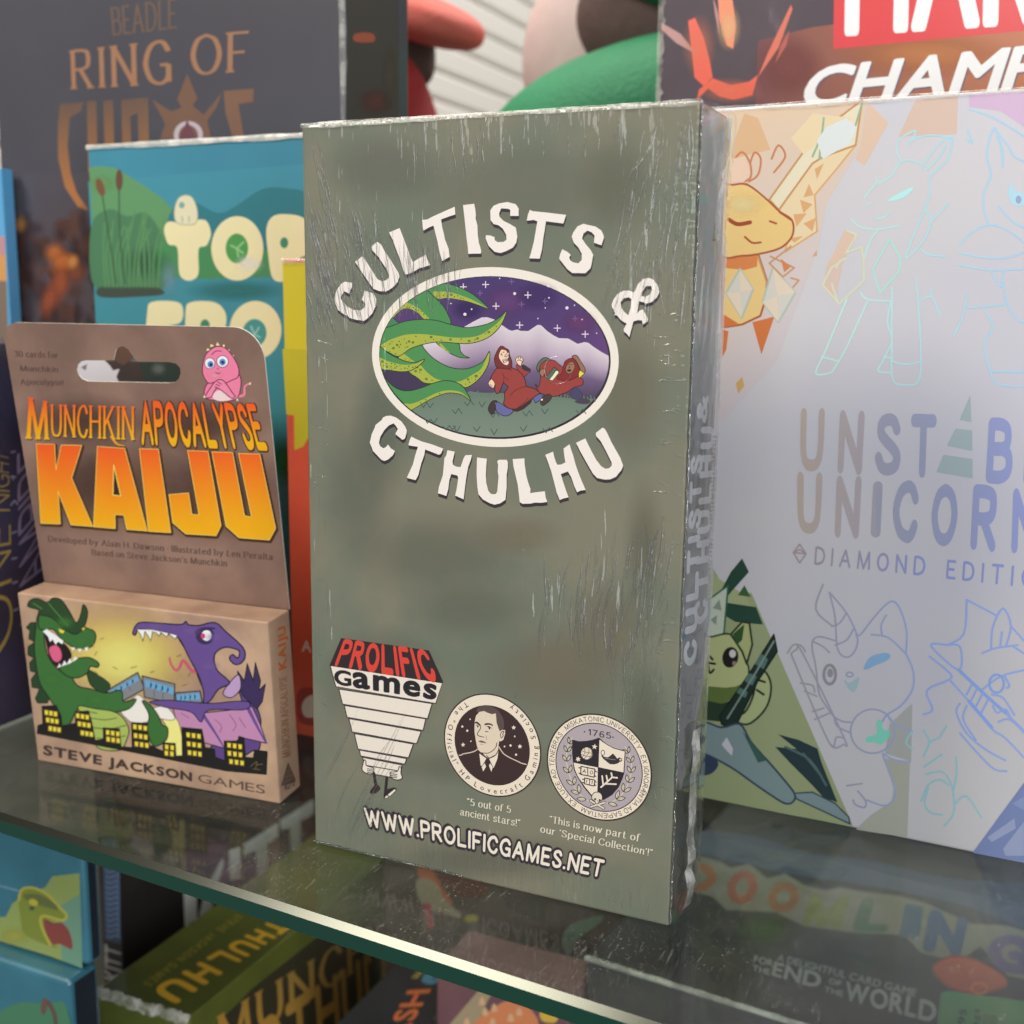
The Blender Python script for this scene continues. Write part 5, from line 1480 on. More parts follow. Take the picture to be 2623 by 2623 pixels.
    A.poly(oval(655, 342, 9, 10, 12), (150, 130, 130))
    A.poly([(500, 440), (640, 452), (700, 430), (690, 480), (600, 520), (500, 500)], (98, 118, 62))
    A.poly([(500, 500), (600, 520), (680, 490), (660, 560), (600, 600), (500, 590)], (44, 64, 48))
    A.poly([(760, 365), (800, 390), (818, 450), (800, 530), (750, 590), (700, 612), (640, 580), (700, 560), (740, 480)], (176, 186, 136), True, line=9, lc=(36, 48, 40))
    A.poly([(590, 575), (720, 390), (830, 215), (845, 290), (760, 420), (665, 615), (640, 628), (600, 612)], (32, 50, 46), line=6, lc=(20, 30, 28))
    A.many([[(700, 420), (735, 440), (755, 400), (722, 385)], [(745, 345), (785, 368), (805, 325), (775, 300)], [(665, 470), (705, 495), (715, 470), (680, 448)]], (86, 122, 116))
    A.lines([[(625, 585), (740, 400), (830, 245)]], 8, (132, 150, 140), False)
    A.lines([[(760, 415), (790, 425)], [(755, 460), (785, 480)], [(545, 310), (560, 325)], [(540, 340), (570, 345)], [(540, 350), (548, 385), (565, 370)]], 10, (30, 34, 34))
    A.poly([(440, 620), (520, 600), (600, 625), (680, 610), (730, 690), (810, 780), (870, 850), (920, 915), (915, 952), (880, 960), (820, 925), (740, 870), (640, 800), (520, 740), (440, 730)], (132, 152, 156), True, line=9, lc=(52, 72, 92))
    A.poly([(730, 690), (800, 770), (760, 780), (690, 640)], (62, 96, 90))
    A.poly([(600, 700), (622, 668), (650, 720), (645, 750), (615, 720)], (206, 204, 214))
    A.poly([(430, 740), (530, 745), (585, 780), (560, 825), (510, 835), (430, 800)], (54, 66, 92), True)
    A.poly([(920, 915), (1000, 910), (1100, 960), (1160, 1020), (1165, 1050), (1060, 1000), (930, 940)], (132, 152, 160), line=7, lc=(60, 80, 96))
    A.poly([(848, 655), (940, 680), (1022, 718), (1040, 780), (1110, 955), (1050, 935), (990, 870), (900, 780), (835, 710), (930, 720)], (40, 60, 66))
    A.lines([[(880, 710), (990, 770), (1060, 880)], [(960, 740), (1040, 840)]], 10, (86, 110, 112))
    # lower right: blue facets
    A.poly([(1705, 1177), (1932, 868), (2060, 700), (2060, 1255), (1932, 1222)], (126, 140, 188))
    A.many([[(1770, 1110), (1890, 1025), (1895, 1070), (1790, 1130)], [(1840, 1160), (1932, 1040), (1932, 1190), (1850, 1190)]], (158, 168, 204))
    A.poly([(1880, 960), (1932, 930), (1932, 990)], (142, 158, 200))
    # pale olive panel beneath the winking cat
    A.poly([(1340, 610), (1440, 520), (1435, 775), (1320, 740)], (176, 178, 176))
    A.poly([(1310, 760), (1430, 778), (1418, 1110), (1190, 1075), (1260, 1010), (1350, 950), (1360, 880)], (176, 178, 168))
    A.done('corner_print', PR, t)

    # ---- foil line drawings, rainbow sheen painted into the line colours
    foil = lambda x, y: tuple(a + (b - a) * min(max((x - 1150) / 800, 0), 1) for a, b in zip((186, 220, 214), (168, 200, 232)))
    A.crop(1500, 0, .58126)
    L1 = [[(1390, 705), (1370, 660), (1390, 610), (1455, 576), (1425, 640)], [(1425, 620), (1500, 597), (1580, 603), (1618, 635)], [(1478, 745), (1520, 680), (1575, 620), (1617, 608), (1600, 690), (1560, 740), (1515, 777)], [(1500, 750), (1560, 690), (1590, 640)],
          [(1480, 722), (1430, 706), (1385, 716), (1350, 770), (1310, 800), (1290, 805), (1278, 782)], [(1285, 800), (1245, 850), (1230, 870)], [(1515, 777), (1517, 850), (1495, 920), (1522, 975), (1488, 1060), (1412, 1138), (1440, 1050), (1495, 920)],
          [(1172, 968), (1210, 1000), (1280, 1012), (1378, 995)], [(1288, 1015), (1255, 1060), (1225, 1145)], [(1280, 965), (1320, 955), (1340, 930)], [(1240, 905), (1255, 895)], [(1212, 1288), (1245, 1320), (1345, 1328)], [(1242, 1328), (1145, 1540), (1085, 1640)],
          [(1350, 1268), (1350, 1500), (1353, 1670), (1410, 1697), (1470, 1672), (1476, 1500), (1456, 1225)], [(1353, 1592), (1410, 1606), (1472, 1595)], [(1150, 1320), (1060, 1540), (1014, 1640), (1050, 1650), (1085, 1640)], [(1040, 1572), (1112, 1592)], [(1478, 1322), (1525, 1310), (1562, 1392)], [(1524, 1305), (1520, 1275)],
          [(1520, 980), (1602, 895)], [(1480, 1100), (1510, 1122), (1585, 1130)], [(1345, 1330), (1330, 1420), (1350, 1500), (1310, 1590), (1290, 1635), (1350, 1642)], [(1315, 1572), (1352, 1580)], [(1685, 575), (1705, 630), (1680, 615)], [(1690, 480), (1800, 520), (1932, 600)],
          [(1780, 990), (1758, 940), (1755, 850), (1788, 770), (1768, 680), (1800, 563), (1830, 640), (1840, 735)], [(1812, 600), (1838, 660), (1840, 735)], [(1800, 566), (1860, 640), (1890, 690), (1935, 712)], [(1648, 1082), (1700, 1025), (1780, 990), (1860, 1015), (1935, 1070)], [(1648, 1112), (1750, 1135), (1860, 1135), (1935, 1110)],
          [(1640, 1165), (1780, 1190), (1935, 1185)], [(1785, 1192), (1830, 1262), (1842, 1192)], [(1840, 1240), (1855, 1330), (1890, 1395), (1935, 1425)], [(1682, 1290), (1660, 1400), (1622, 1478)], [(1682, 1356), (1765, 1350), (1850, 1340)], [(1760, 1368), (1795, 1440), (1758, 1510), (1780, 1630), (1820, 1692), (1935, 1705)], [(1788, 1636), (1935, 1640)], [(1820, 910), (1880, 975), (1935, 1005)]]
    A.lines(L1, 8.5, foil)
    A.lines([[(1150, 1015), (1195, 1037), (1148, 1115), (1216, 1088), (1222, 1130)], [(1225, 1130), (1228, 1235), (1118, 1340), (1044, 1255), (1085, 1180), (1140, 1140)], [(1340, 1053), (1388, 1140), (1382, 1195), (1298, 1292), (1264, 1190), (1340, 1053)], [(1105, 1180), (1120, 1150), (1150, 1140)], [(1085, 1250), (1115, 1340)]], 9, lambda x, y: (206, 208, 184) if x < 1240 else (172, 216, 208), False)
    A.poly([(1333, 882), (1380, 852), (1437, 826), (1440, 838), (1400, 872), (1340, 888)], (178, 226, 232), True)
    A.poly([(1872, 806), (1895, 840), (1935, 856), (1935, 900), (1893, 906), (1864, 870)], (176, 212, 236), True)
    A.poly(oval(1908, 880, 13, 18, 14), (150, 165, 200))
    A.done('foil_drawing', FO, t)
    A.crop(1500, 1500, .58126)
    f2 = lambda x, y: tuple(a + (b - a) * min(max((x - 950) / 650, 0), 1) for a, b in zip((160, 152, 164), (150, 172, 232)))
    L2 = [[(1075, 30), (1100, 140), (1108, 265), (1130, 308), (1165, 312), (1195, 270), (1195, 215), (1150, 120), (1075, 30)], [(1085, 180), (1120, 165), (1150, 120)], [(1100, 262), (1150, 240), (1182, 190)], [(1047, -5), (1015, 105), (1088, 178)], [(1192, 218), (1215, 212), (1280, 130), (1345, 70), (1385, 100), (1415, 200), (1412, 298)],
          [(1412, 298), (1445, 380), (1440, 460), (1390, 530), (1330, 568), (1308, 600)], [(1326, 130), (1303, 175), (1308, 222)], [(1260, 216), (1335, 230), (1410, 298)], [(1000, 290), (1000, 245), (1030, 225), (1098, 242)], [(1000, 245), (1045, 268), (1075, 295)], [(1000, 290), (1015, 360), (1028, 470), (1060, 530), (1092, 575)],
          [(1092, 575), (1130, 598), (1168, 602)], [(1330, 570), (1360, 610), (1440, 645)], [(1310, 745), (1355, 870), (1362, 930), (1320, 970), (1240, 945)], [(1152, 882), (1218, 872)], [(1200, 905), (1235, 950), (1228, 978), (1190, 965), (1180, 945)], [(1310, 740), (1360, 768), (1430, 778)], [(1095, 575), (1110, 620), (1170, 650)],
          [(905, 300), (930, 283), (958, 300), (1140, 672), (1135, 700), (1100, 715), (1072, 690)], [(905, 300), (1072, 690), (1105, 668), (1140, 672)], [(890, 298), (915, 262), (950, 265), (970, 292)], [(948, 430), (1000, 440), (1010, 470)], [(965, 465), (1020, 488)], [(1000, 555), (1050, 540)], [(1010, 590), (1080, 560)]]
    A.lines(L2, 7.5, f2)
    A.line(oval(1265, 642, 97, 97, 30), 7.5, f2, False, True)
    A.line(oval(1076, 392, 26, 42, 22), 13, (146, 140, 152), False, True)
    A.poly(oval(1078, 385, 13, 20, 14), (146, 140, 152))
    A.line(oval(1164, 392, 15, 10, 14), 7, f2, False, True)
    A.poly([(1140, 415), (1165, 428), (1205, 402), (1200, 440), (1182, 470), (1160, 455)], (160, 184, 194), True)
    A.poly([(1226, 362), (1255, 315), (1320, 296), (1344, 310), (1325, 332), (1270, 355), (1240, 370)], (134, 172, 210), True)
    A.poly([(1283, 600), (1303, 592), (1313, 632), (1340, 640), (1335, 670), (1300, 700), (1278, 690), (1240, 690), (1238, 668), (1282, 652)], (128, 206, 190), True)
    A.done('foil_drawing', FO, t)
    L3 = [[(1680, 62), (1668, 212), (1594, 262)], [(1594, 262), (1522, 264), (1645, 372), (1652, 270), (1594, 262)], [(1680, 62), (1812, 132)], [(1788, 275), (1796, 180), (1840, 100), (1875, 175), (1852, 270)], [(1748, 298), (1810, 275), (1905, 262)], [(1828, 268), (1835, 205)], [(1875, 178), (1935, 245)], [(1880, 265), (1935, 300)],
          [(1516, 312), (1605, 385), (1602, 415), (1505, 462), (1530, 545), (1490, 568)], [(1605, 415), (1690, 510), (1790, 630), (1850, 672), (1935, 760)], [(1645, 372), (1760, 480), (1870, 580), (1935, 640)], [(1740, 465), (1830, 400), (1935, 372)], [(1650, 520), (1635, 560), (1680, 650), (1760, 720), (1850, 770)], [(1650, 650), (1730, 740), (1800, 808), (1855, 818)], [(1680, 530), (1665, 590), (1720, 680)]]
    A.lines(L3, 8.5, (150, 170, 236))
    A.lines([[(1645, 372), (1760, 480), (1850, 560)], [(1690, 510), (1790, 625)]], 15, (140, 166, 242))
    A.line(oval(1812, 432, 32, 40, 20), 10, (140, 166, 242), False, True)
    A.lines([[(1845, 395), (1868, 440), (1855, 452)], [(1790, 480), (1840, 495), (1890, 570)], [(1795, 530), (1815, 560), (1850, 545), (1870, 575)], [(1820, 600), (1870, 590), (1935, 650)], [(1700, 440), (1680, 480)], [(1725, 455), (1700, 505)], [(1750, 475), (1722, 530)], [(1775, 500), (1745, 560)]], 9, (150, 170, 236))
    A.lines([[(1490, 636), (1515, 690), (1490, 752)], [(1560, 670), (1515, 690)], [(1440, 640), (1412, 690), (1440, 720)], [(1590, 620), (1560, 670)], [(1632, 756), (1636, 830), (1620, 905)], [(1500, 832), (1570, 820), (1610, 870), (1625, 950), (1620, 1010), (1580, 1060)], [(1480, 950), (1510, 880), (1560, 855), (1600, 880)], [(1510, 890), (1495, 960), (1520, 1000), (1570, 1010)], [(1630, 960), (1680, 928), (1745, 1022)], [(1490, 800), (1570, 745)]], 8, (150, 196, 208))
    A.done('foil_drawing', FO, t)

    # ---- foil lettering, the foil's colour shift painted in as gradients
    A.crop(1680, 900, .48810)
    fl = lambda x, y: tuple(a + (b - a) * min(max((x - 740) / 1150, 0), 1) for a, b in zip((180, 166, 158), (148, 152, 202))) if x < 1150 else tuple(a + (b - a) * min(max((x - 740) / 1150, 0), 1) for a, b in zip((164, 160, 162), (146, 154, 204)))
    for ch, q in (('U', ((760, 332), (888, 332), (876, 600), (758, 598))), ('N', ((966, 340), (1096, 346), (1082, 618), (954, 608))), ('S', ((1158, 352), (1292, 362), (1282, 624), (1148, 614))), ('T', ((1340, 362), (1474, 366), (1462, 634), (1334, 630))),
                  ('B', ((1748, 380), (1882, 388), (1868, 662), (1732, 656))), ('L', ((1940, 392), (2060, 398), (2050, 676), (1930, 668))), ('E', ((2110, 400), (2220, 408), (2210, 690), (2100, 680))),
                  ('U', ((742, 668), (876, 672), (862, 930), (746, 928))), ('N', ((950, 684), (1080, 688), (1066, 954), (940, 946))), ('C', ((1250, 704), (1382, 714), (1372, 976), (1240, 968))),
                  ('O', ((1456, 722), (1590, 732), (1576, 994), (1442, 986))), ('R', ((1666, 732), (1802, 744), (1782, 1022), (1652, 1008))), ('N', ((1876, 752), (2010, 760), (1996, 1036), (1866, 1026))), ('S', ((2080, 770), (2210, 780), (2200, 1050), (2070, 1040)))):
        if ch != 'S' or q[0][0] < 2000 or True:
            A.text(ch, *q, fl, 'round', 1.75)
    A.line([(1166, 706), (1154, 952)], 50, fl, False)
    A.many([[(1650, 232), (1595, 360), (1656, 370)], [(1574, 405), (1660, 415), (1660, 522), (1530, 495)], [(1512, 543), (1662, 565), (1662, 666), (1473, 634)]], (160, 176, 182))
    fd = lambda x, y: tuple(a + (b - a) * min(max((x - 720) / 700, 0), 1) for a, b in zip((164, 148, 152), (142, 150, 204)))
    A.text('DIAMOND', (838, 1030), (1418, 1084), (1412, 1172), (832, 1112), fd, 'round', 1.15, gap=.42)
    A.text('EDITION', (1530, 1100), (2120, 1152), (2112, 1252), (1524, 1186), fd, 'round', 1.15, gap=.42)
    A.lines([[(755, 1012), (788, 1062), (755, 1110), (722, 1056), (755, 1012)], [(722, 1056), (788, 1062)], [(722, 1056), (755, 1040), (788, 1062)]], 8, (164, 146, 150), False)
    A.done('foil_lettering', FO, t)
    fold_strip(t, 'top_film_fold', (0, 0, HT - .0002), (WD, 0, HT - .0002), (0, 0, 1), (0, -1, 0), fold_film('pale_fold_film', .4), .0011, 150)
    return t


unicorn_box()

# ---------------------------------------------------------------- boxes of the back row
def frog_box():
    t = thing('frog_game_box', 'teal game box with bubbly cream lettering and a reed pond, behind the hanging box', 'game box', frame((-0.1542, 0.085, 0.0001)))
    WD, DP, HT, G = 0.132, 0.02, 0.2112, 0.84
    teal = card('teal_card', (64, 136, 158), (60, 128, 150), 12, G, .4, .4, .12, None)
    PR = ink('printed_ink_teal_box', .4, .4, .12, None, .08, 120, .05)
    carton(t, 'box_body', (0, 0, 0), (WD, DP, HT), teal, .0008, 3)
    f, s_, tp = box_faces(t, (0, 0, 0), (WD, DP, HT), G)
    A = Art(f).crop(0, 0, .46584)
    A.poly([(486, 1000), (1700, 900), (1720, 3900), (640, 3900)], lambda x, y: tuple(a + (b - a) * min(max((y - 950) / 700, 0), 1) for a, b in zip((64, 136, 156), (58, 128, 120))))
    A.poly([(490, 920), (560, 912), (640, 925), (760, 1000), (880, 1080), (950, 1150), (1000, 1300), (1000, 1500), (530, 1560)], (92, 142, 96), False)
    A.poly([(900, 1300), (950, 1150), (1050, 1105), (1200, 1172), (1300, 1130), (1440, 1040), (1560, 1035), (1700, 1090), (1700, 1420), (900, 1420)], (48, 116, 126), True)
    A.poly([(500, 1250), (600, 1150), (700, 1190), (800, 1170), (880, 1270), (910, 1400), (900, 1585), (540, 1610)], (72, 118, 84), True)
    A.poly([(900, 1300), (1000, 1270), (1150, 1330), (1400, 1380), (1700, 1360), (1700, 1500), (880, 1520)], (70, 132, 84), True)
    A.poly([(545, 1580), (700, 1575), (860, 1580), (905, 1615), (800, 1630), (560, 1635)], (62, 72, 62), True)
    A.glow(560, 1010, 90, 60, (116, 160, 100), .6)
    A.glow(800, 1450, 160, 110, (60, 100, 74), .6)
    A.glow(1300, 1600, 300, 70, (52, 120, 116), .7)
    A.glow(930, 1530, 60, 120, (126, 160, 176), .5)
    A.lines([[(x, 1580), (x + random.randint(-20, 20), 1400), (x + random.randint(-70, 60), 1190 + random.randint(-40, 80))] for x in range(580, 880, 22)], 9, (88, 136, 88))
    A.lines([[(560, 1060), (600, 1300), (640, 1560)], [(655, 1050), (660, 1300), (690, 1560)]], 8, (60, 90, 60))
    A.poly(oval(552, 1030, 22, 52, 16, -.3), (112, 78, 56))
    A.poly(oval(656, 990, 20, 60, 16), (96, 70, 56))
    CR = (224, 214, 168)
    A.poly([(902, 1260), (930, 1218), (1000, 1228), (1075, 1210), (1135, 1215), (1160, 1285), (1135, 1350), (1092, 1370), (1092, 1500), (1062, 1538), (1020, 1540), (985, 1500), (975, 1362), (925, 1342)], CR, True)
    A.poly([(958, 1165), (978, 1095), (1020, 1073), (1060, 1090), (1086, 1160), (1078, 1226), (1020, 1236), (970, 1222)], (214, 208, 176), True, line=5, lc=(150, 160, 140))
    A.poly(oval(1000, 1128, 16, 18, 12), (120, 160, 150))
    A.lines([[(1000, 1190), (1005, 1222)], [(1040, 1190), (1040, 1222)]], 5, (140, 150, 130))
    A.poly(oval(1305, 1366, 143, 177, 40), CR, holes=[oval(1303, 1366, 62, 82, 28)])
    A.poly(oval(1303, 1366, 62, 82, 28), (76, 146, 78))
    A.lines([[(1303, 1366), (1340, 1330)], [(1303, 1366), (1270, 1350)], [(1303, 1366), (1310, 1410)], [(1303, 1366), (1335, 1390)]], 10, (140, 190, 130), False)
    A.glow(1370, 1450, 90, 60, (240, 240, 230), .6)
    A.poly([(1465, 1260), (1500, 1190), (1580, 1178), (1670, 1200), (1730, 1290), (1700, 1390), (1610, 1440), (1600, 1530), (1540, 1550), (1495, 1520), (1475, 1400)], CR, True, holes=[oval(1563, 1335, 22, 30, 14)])
    A.poly(oval(1563, 1335, 22, 30, 14), (60, 130, 100))
    A.poly([(810, 1720), (835, 1660), (980, 1662), (1008, 1720), (990, 1775), (925, 1795), (940, 1850), (925, 1960), (830, 1970), (805, 1850)], CR, True)
    A.poly([(1020, 1720), (1050, 1662), (1180, 1662), (1240, 1720), (1240, 1800), (1215, 1840), (1240, 1960), (1160, 1970), (1130, 1880), (1100, 1970), (1030, 1960)], CR, True, holes=[oval(1128, 1790, 26, 34, 14)])
    A.poly(oval(1128, 1790, 26, 34, 14), (60, 130, 100))
    A.poly(oval(1405, 1815, 143, 160, 40), CR, holes=[oval(1400, 1830, 66, 76, 26)])
    A.poly(oval(1400, 1830, 66, 76, 26), (68, 142, 138))
    A.lines([[(1400, 1840), (1380, 1795)], [(1400, 1840), (1425, 1800)], [(1400, 1840), (1370, 1850)], [(1400, 1840), (1430, 1855)]], 9, (150, 190, 180), False)
    A.glow(1560, 2540, 120, 150, (44, 116, 62), .9)
    A.done('pond_print', PR, t)
    fold_strip(t, 'top_film_fold', (0, 0, HT - .0002), (WD, 0, HT - .0002), (0, 0, 1), (0, -1, 0), fold_film('teal_fold_film', .7), .0014, 140)


frog_box()


def ring_box():
    x0, x1, y = -0.2266, -0.0556, 0.11
    t = thing('dark_fantasy_box', 'tall dark grey game box with bronze lettering over a fiery scene, top left', 'game box', frame((x0, y, 0.0001)))
    WD, DP, HT, G = x1 - x0, 0.046, 0.34, 1.1
    dk = card('charcoal_card', (84, 82, 90), (78, 76, 84), 10, G, .4, .25, .12, film_generic)
    PR = ink('printed_ink_dark_box', .4, .25, .12, film_generic, .15, 90, .06)
    carton(t, 'box_body', (0, 0, 0), (WD, DP, HT), dk, .001, 3)
    f, s_, tp = box_faces(t, (0, 0, 0), (WD, DP, HT), G)
    A = Art(f).crop(0, 0, .46584)
    A.poly([(5, 950), (1000, 950), (1000, 2400), (40, 2400)], lambda x, y: tuple(a + (b - a) * min(max((y - 950) / 600, 0), 1) for a, b in zip((84, 80, 88), (92, 70, 66))))
    BZ, B2 = (172, 124, 92), (134, 98, 78)
    A.text('BEADLE', (605, 48), (972, -6), (972, 150), (618, 192), (118, 94, 80), 'serif', 1.3, gap=-.04)
    A.text('RING', (380, 285), (940, 222), (944, 455), (388, 486), BZ, 'serif', 1.3, gap=.06)
    A.text('OF', (1045, 200), (1368, 176), (1362, 385), (1050, 412), BZ, 'serif', 1.2)
    g = lambda x, y: tuple(a + (b - a) * min(max((y - 560) / 500, 0), 1) for a, b in zip((112, 88, 76), (188, 124, 72)))
    A.poly([(330, 575), (460, 562), (445, 612), (385, 645), (372, 800), (388, 950), (422, 1060), (485, 1155), (430, 1140), (358, 1030), (320, 870), (318, 700)], g)
    A.many([[(478, 557), (530, 552), (538, 950), (486, 950)], [(568, 555), (622, 550), (632, 950), (580, 950)], [(668, 550), (815, 535), (822, 950), (768, 950), (758, 622), (716, 640), (728, 950), (676, 950)]], g)
    A.poly([(1030, 408), (1086, 540), (1060, 582), (1120, 632), (1222, 508), (1190, 592), (1140, 662), (1160, 760), (880, 765), (910, 682), (838, 548), (940, 612), (1000, 592), (974, 546)], (128, 94, 76))
    A.poly(oval(1036, 742, 80, 76, 28), (206, 188, 196), holes=[oval(1036, 748, 54, 60, 24)])
    A.poly([(1030, 660), (1080, 760), (985, 760)], (120, 70, 84))
    A.poly([(1230, 500), (1396, 488), (1392, 560), (1312, 572), (1330, 690), (1345, 770), (1285, 775), (1240, 620)], B2)
    # flames and smoke at the foot of the scene
    for q in range(60):
        x, y = random.uniform(60, 560), random.uniform(1230, 1820)
        A.glow(x, y, random.uniform(20, 80), random.uniform(40, 120), random.choice(((72, 52, 54), (104, 66, 56), (60, 54, 62), (124, 76, 56))), .55, random.uniform(-.6, .6))
    for x, y, rx, ry, c in ((110, 1235, 34, 46, (196, 138, 78)), (300, 1390, 46, 50, (206, 118, 60)), (350, 1450, 60, 60, (222, 124, 58)), (330, 1560, 50, 110, (176, 90, 54)), (270, 1650, 40, 90, (172, 88, 56)), (420, 1500, 50, 60, (140, 80, 56)), (400, 1440, 30, 40, (226, 150, 80))):
        A.glow(x, y, rx * 1.5, ry * 1.4, c, .85, .3)
    A.done('fiery_print', PR, t)
    # crinkled film seam down the right fold and loose film over the side
    fold_strip(t, 'fold_film', (WD - .0008, 0, .1), (WD - .0008, 0, HT), (1, 0, 0), (0, -1, 0), fold_film('dark_fold_film', .3), .0013, 200, .0008)
    B = Art(s_).crop(700, 0, .46584)
    B.poly([(400, -40), (690, -40), (690, 660), (400, 660)], (70, 64, 56))
    B.poly([(445, 190), (500, 178), (552, 190), (550, 230), (450, 228)], (176, 88, 58), True)
    B.glow(560, 560, 110, 90, (108, 62, 54), .8)
    B.glow(640, 420, 50, 200, (96, 84, 70), .7)
    B.done('side_print', ink('printed_ink_dark_side', .6, 0), t)
    SF = clear_film('loose_side_film', (.97, .97, .96), .0, 160, 0.8, .12, (1, 1, .3))
    vs, fs = [], []
    for i in range(41):
        for j in range(5):
            vs.append(Vector((x1 + .0008 + .0012 * math.sin(j * .9) + random.uniform(-.0005, .0005), y + DP * j / 4, .14 + (HT - .14) * i / 40)))
    for i in range(40):
        for j in range(4):
            a = i * 5 + j
            fs.append([a, a + 1, a + 6, a + 5])
    mesh_obj('side_film', vs, fs, SF, t, smooth=True)


ring_box()


def red_box():
    t = thing('red_yellow_box', 'slim box, yellow above and coral red below, left of the tall olive box', 'game box', frame((-0.0563, 0.0703, 0.0001)))
    WD, DP, HT, G = 0.05, 0.012, 0.1688, 0.8
    coral = card('coral_card', (214, 88, 62), (206, 80, 56), 30, G, .5, .3, .2)
    PR = ink('printed_ink_coral_box', .5, .3, .2)
    carton(t, 'box_body', (0, 0, 0), (WD, DP, HT), coral, .0007, 2)
    f, s_, tp = box_faces(t, (0, 0, 0), (WD, DP, HT), G)
    A = Art(f).crop(700, 600, .6988)
    pts = [(0.0004, HT - .0006), (WD - .0004, HT - .0006)]
    px = lambda x, y: (x, y)
    A.poly([(34, 100), (200, 108), (200, 640), (135, 735), (110, 778), (78, 792), (76, 664), (48, 660)], (206, 190, 44))
    A.poly([(34, 420), (200, 425), (200, 640), (135, 735), (110, 778), (78, 792), (76, 664), (48, 660)], (190, 178, 42))
    A.done('box_print', PR, t)
    A.text('A', (106, 1486), (138, 1490), (140, 1532), (104, 1528), (222, 200, 190), 'sans', .03)
    A.poly([(94, 1670), (180, 1680), (180, 1790), (94, 1785)], (160, 56, 48), True)
    A.poly([(104, 1735), (120, 1700), (160, 1690), (170, 1760), (120, 1770)], (208, 190, 176), True)
    A.done('letter_print', PR, t)
    fold_strip(t, 'top_film_fold', (0, 0, HT - .0006), (WD, 0, HT - .0006), (0, 0, 1), (0, -1, 0), fold_film('yellow_fold_film', .4), .0012, 60)


red_box()


def purple_box():
    t = thing('spine_out_box', 'dark indigo box at the left edge with thin gold and lavender lettering running upwards', 'game box', frame((-0.196, -0.005, 0.0001)))
    WD, DP, HT, G = 0.04, 0.104, 0.1388, 0.7
    dk = card('indigo_card', (50, 42, 58), (58, 50, 70), 12, G, .42, .5, .14, film_generic)
    PR = ink('printed_ink_indigo_box', .42, .5, .14, film_generic, .1, 90, .06)
    carton(t, 'box_body', (0, 0, 0), (WD, DP, HT), dk, .0008, 3)
    f, s_, tp = box_faces(t, (0, 0, 0), (WD, DP, HT), G)
    B = Art(s_).crop(0, 800, .46584)
    B.glow(60, 430, 150, 300, (70, 66, 96), .6)
    B.glow(110, 1600, 180, 300, (74, 60, 66), .6)
    GOLD, LAV = (150, 124, 62), (124, 106, 130)
    B.text('ONE NIGHT', (-150, 1990), (-22, 760), (46, 780), (66, 1830), GOLD, 'round', .55)
    B.text('VAMPIRE', (118, 1720), (100, 770), (230, 640), (236, 1560), LAV, 'round', .8)
    B.lines([[(62, 770), (84, 764)], [(56, 905), (86, 905)], [(70, 900), (72, 920)], [(60, 1060), (80, 1035), (96, 1056)], [(66, 1215), (90, 1205)], [(66, 1356), (92, 1350)], [(70, 1490), (94, 1480)], [(76, 1640), (98, 1630)]], 9, (126, 118, 134), False)
    B.done('spine_lettering', PR, t)


purple_box()


def blue_box():
    t = thing('blue_card_box', 'sliver of a sky blue and orange box against the left edge, above the indigo spine', 'game box', frame((-0.245, 0.1015, 0.0001)))
    f0 = Face((0, .1015, 0), (1, 0, 0), (0, 0, 1))
    xr = f0.uv(13, 600)[0]
    zt = f0.uv(6, 432)[1]
    WD, HT = xr + 0.245, zt
    c = card('sky_blue_card', (84, 152, 196), (96, 160, 200), 20, .8, .45)
    carton(t, 'box_body', (0, 0, 0), (WD, .006, HT), c, .0004, 2)
    PR = ink('printed_ink_blue_box', .45)
    f, s_, tp = box_faces(t, (0, 0, 0), (WD, .006, HT), .8)
    A = Art(f).crop(0, 0, .46584)
    A.poly([(-120, 1300), (26, 1300), (30, 1400), (-120, 1400)], (176, 132, 140))
    A.poly([(-120, 1400), (30, 1400), (36, 1545), (-120, 1545)], (198, 142, 84))
    A.poly([(-120, 1545), (36, 1545), (60, 2300), (-120, 2300)], (120, 104, 92))
    A.done('box_print', PR, t)


blue_box()


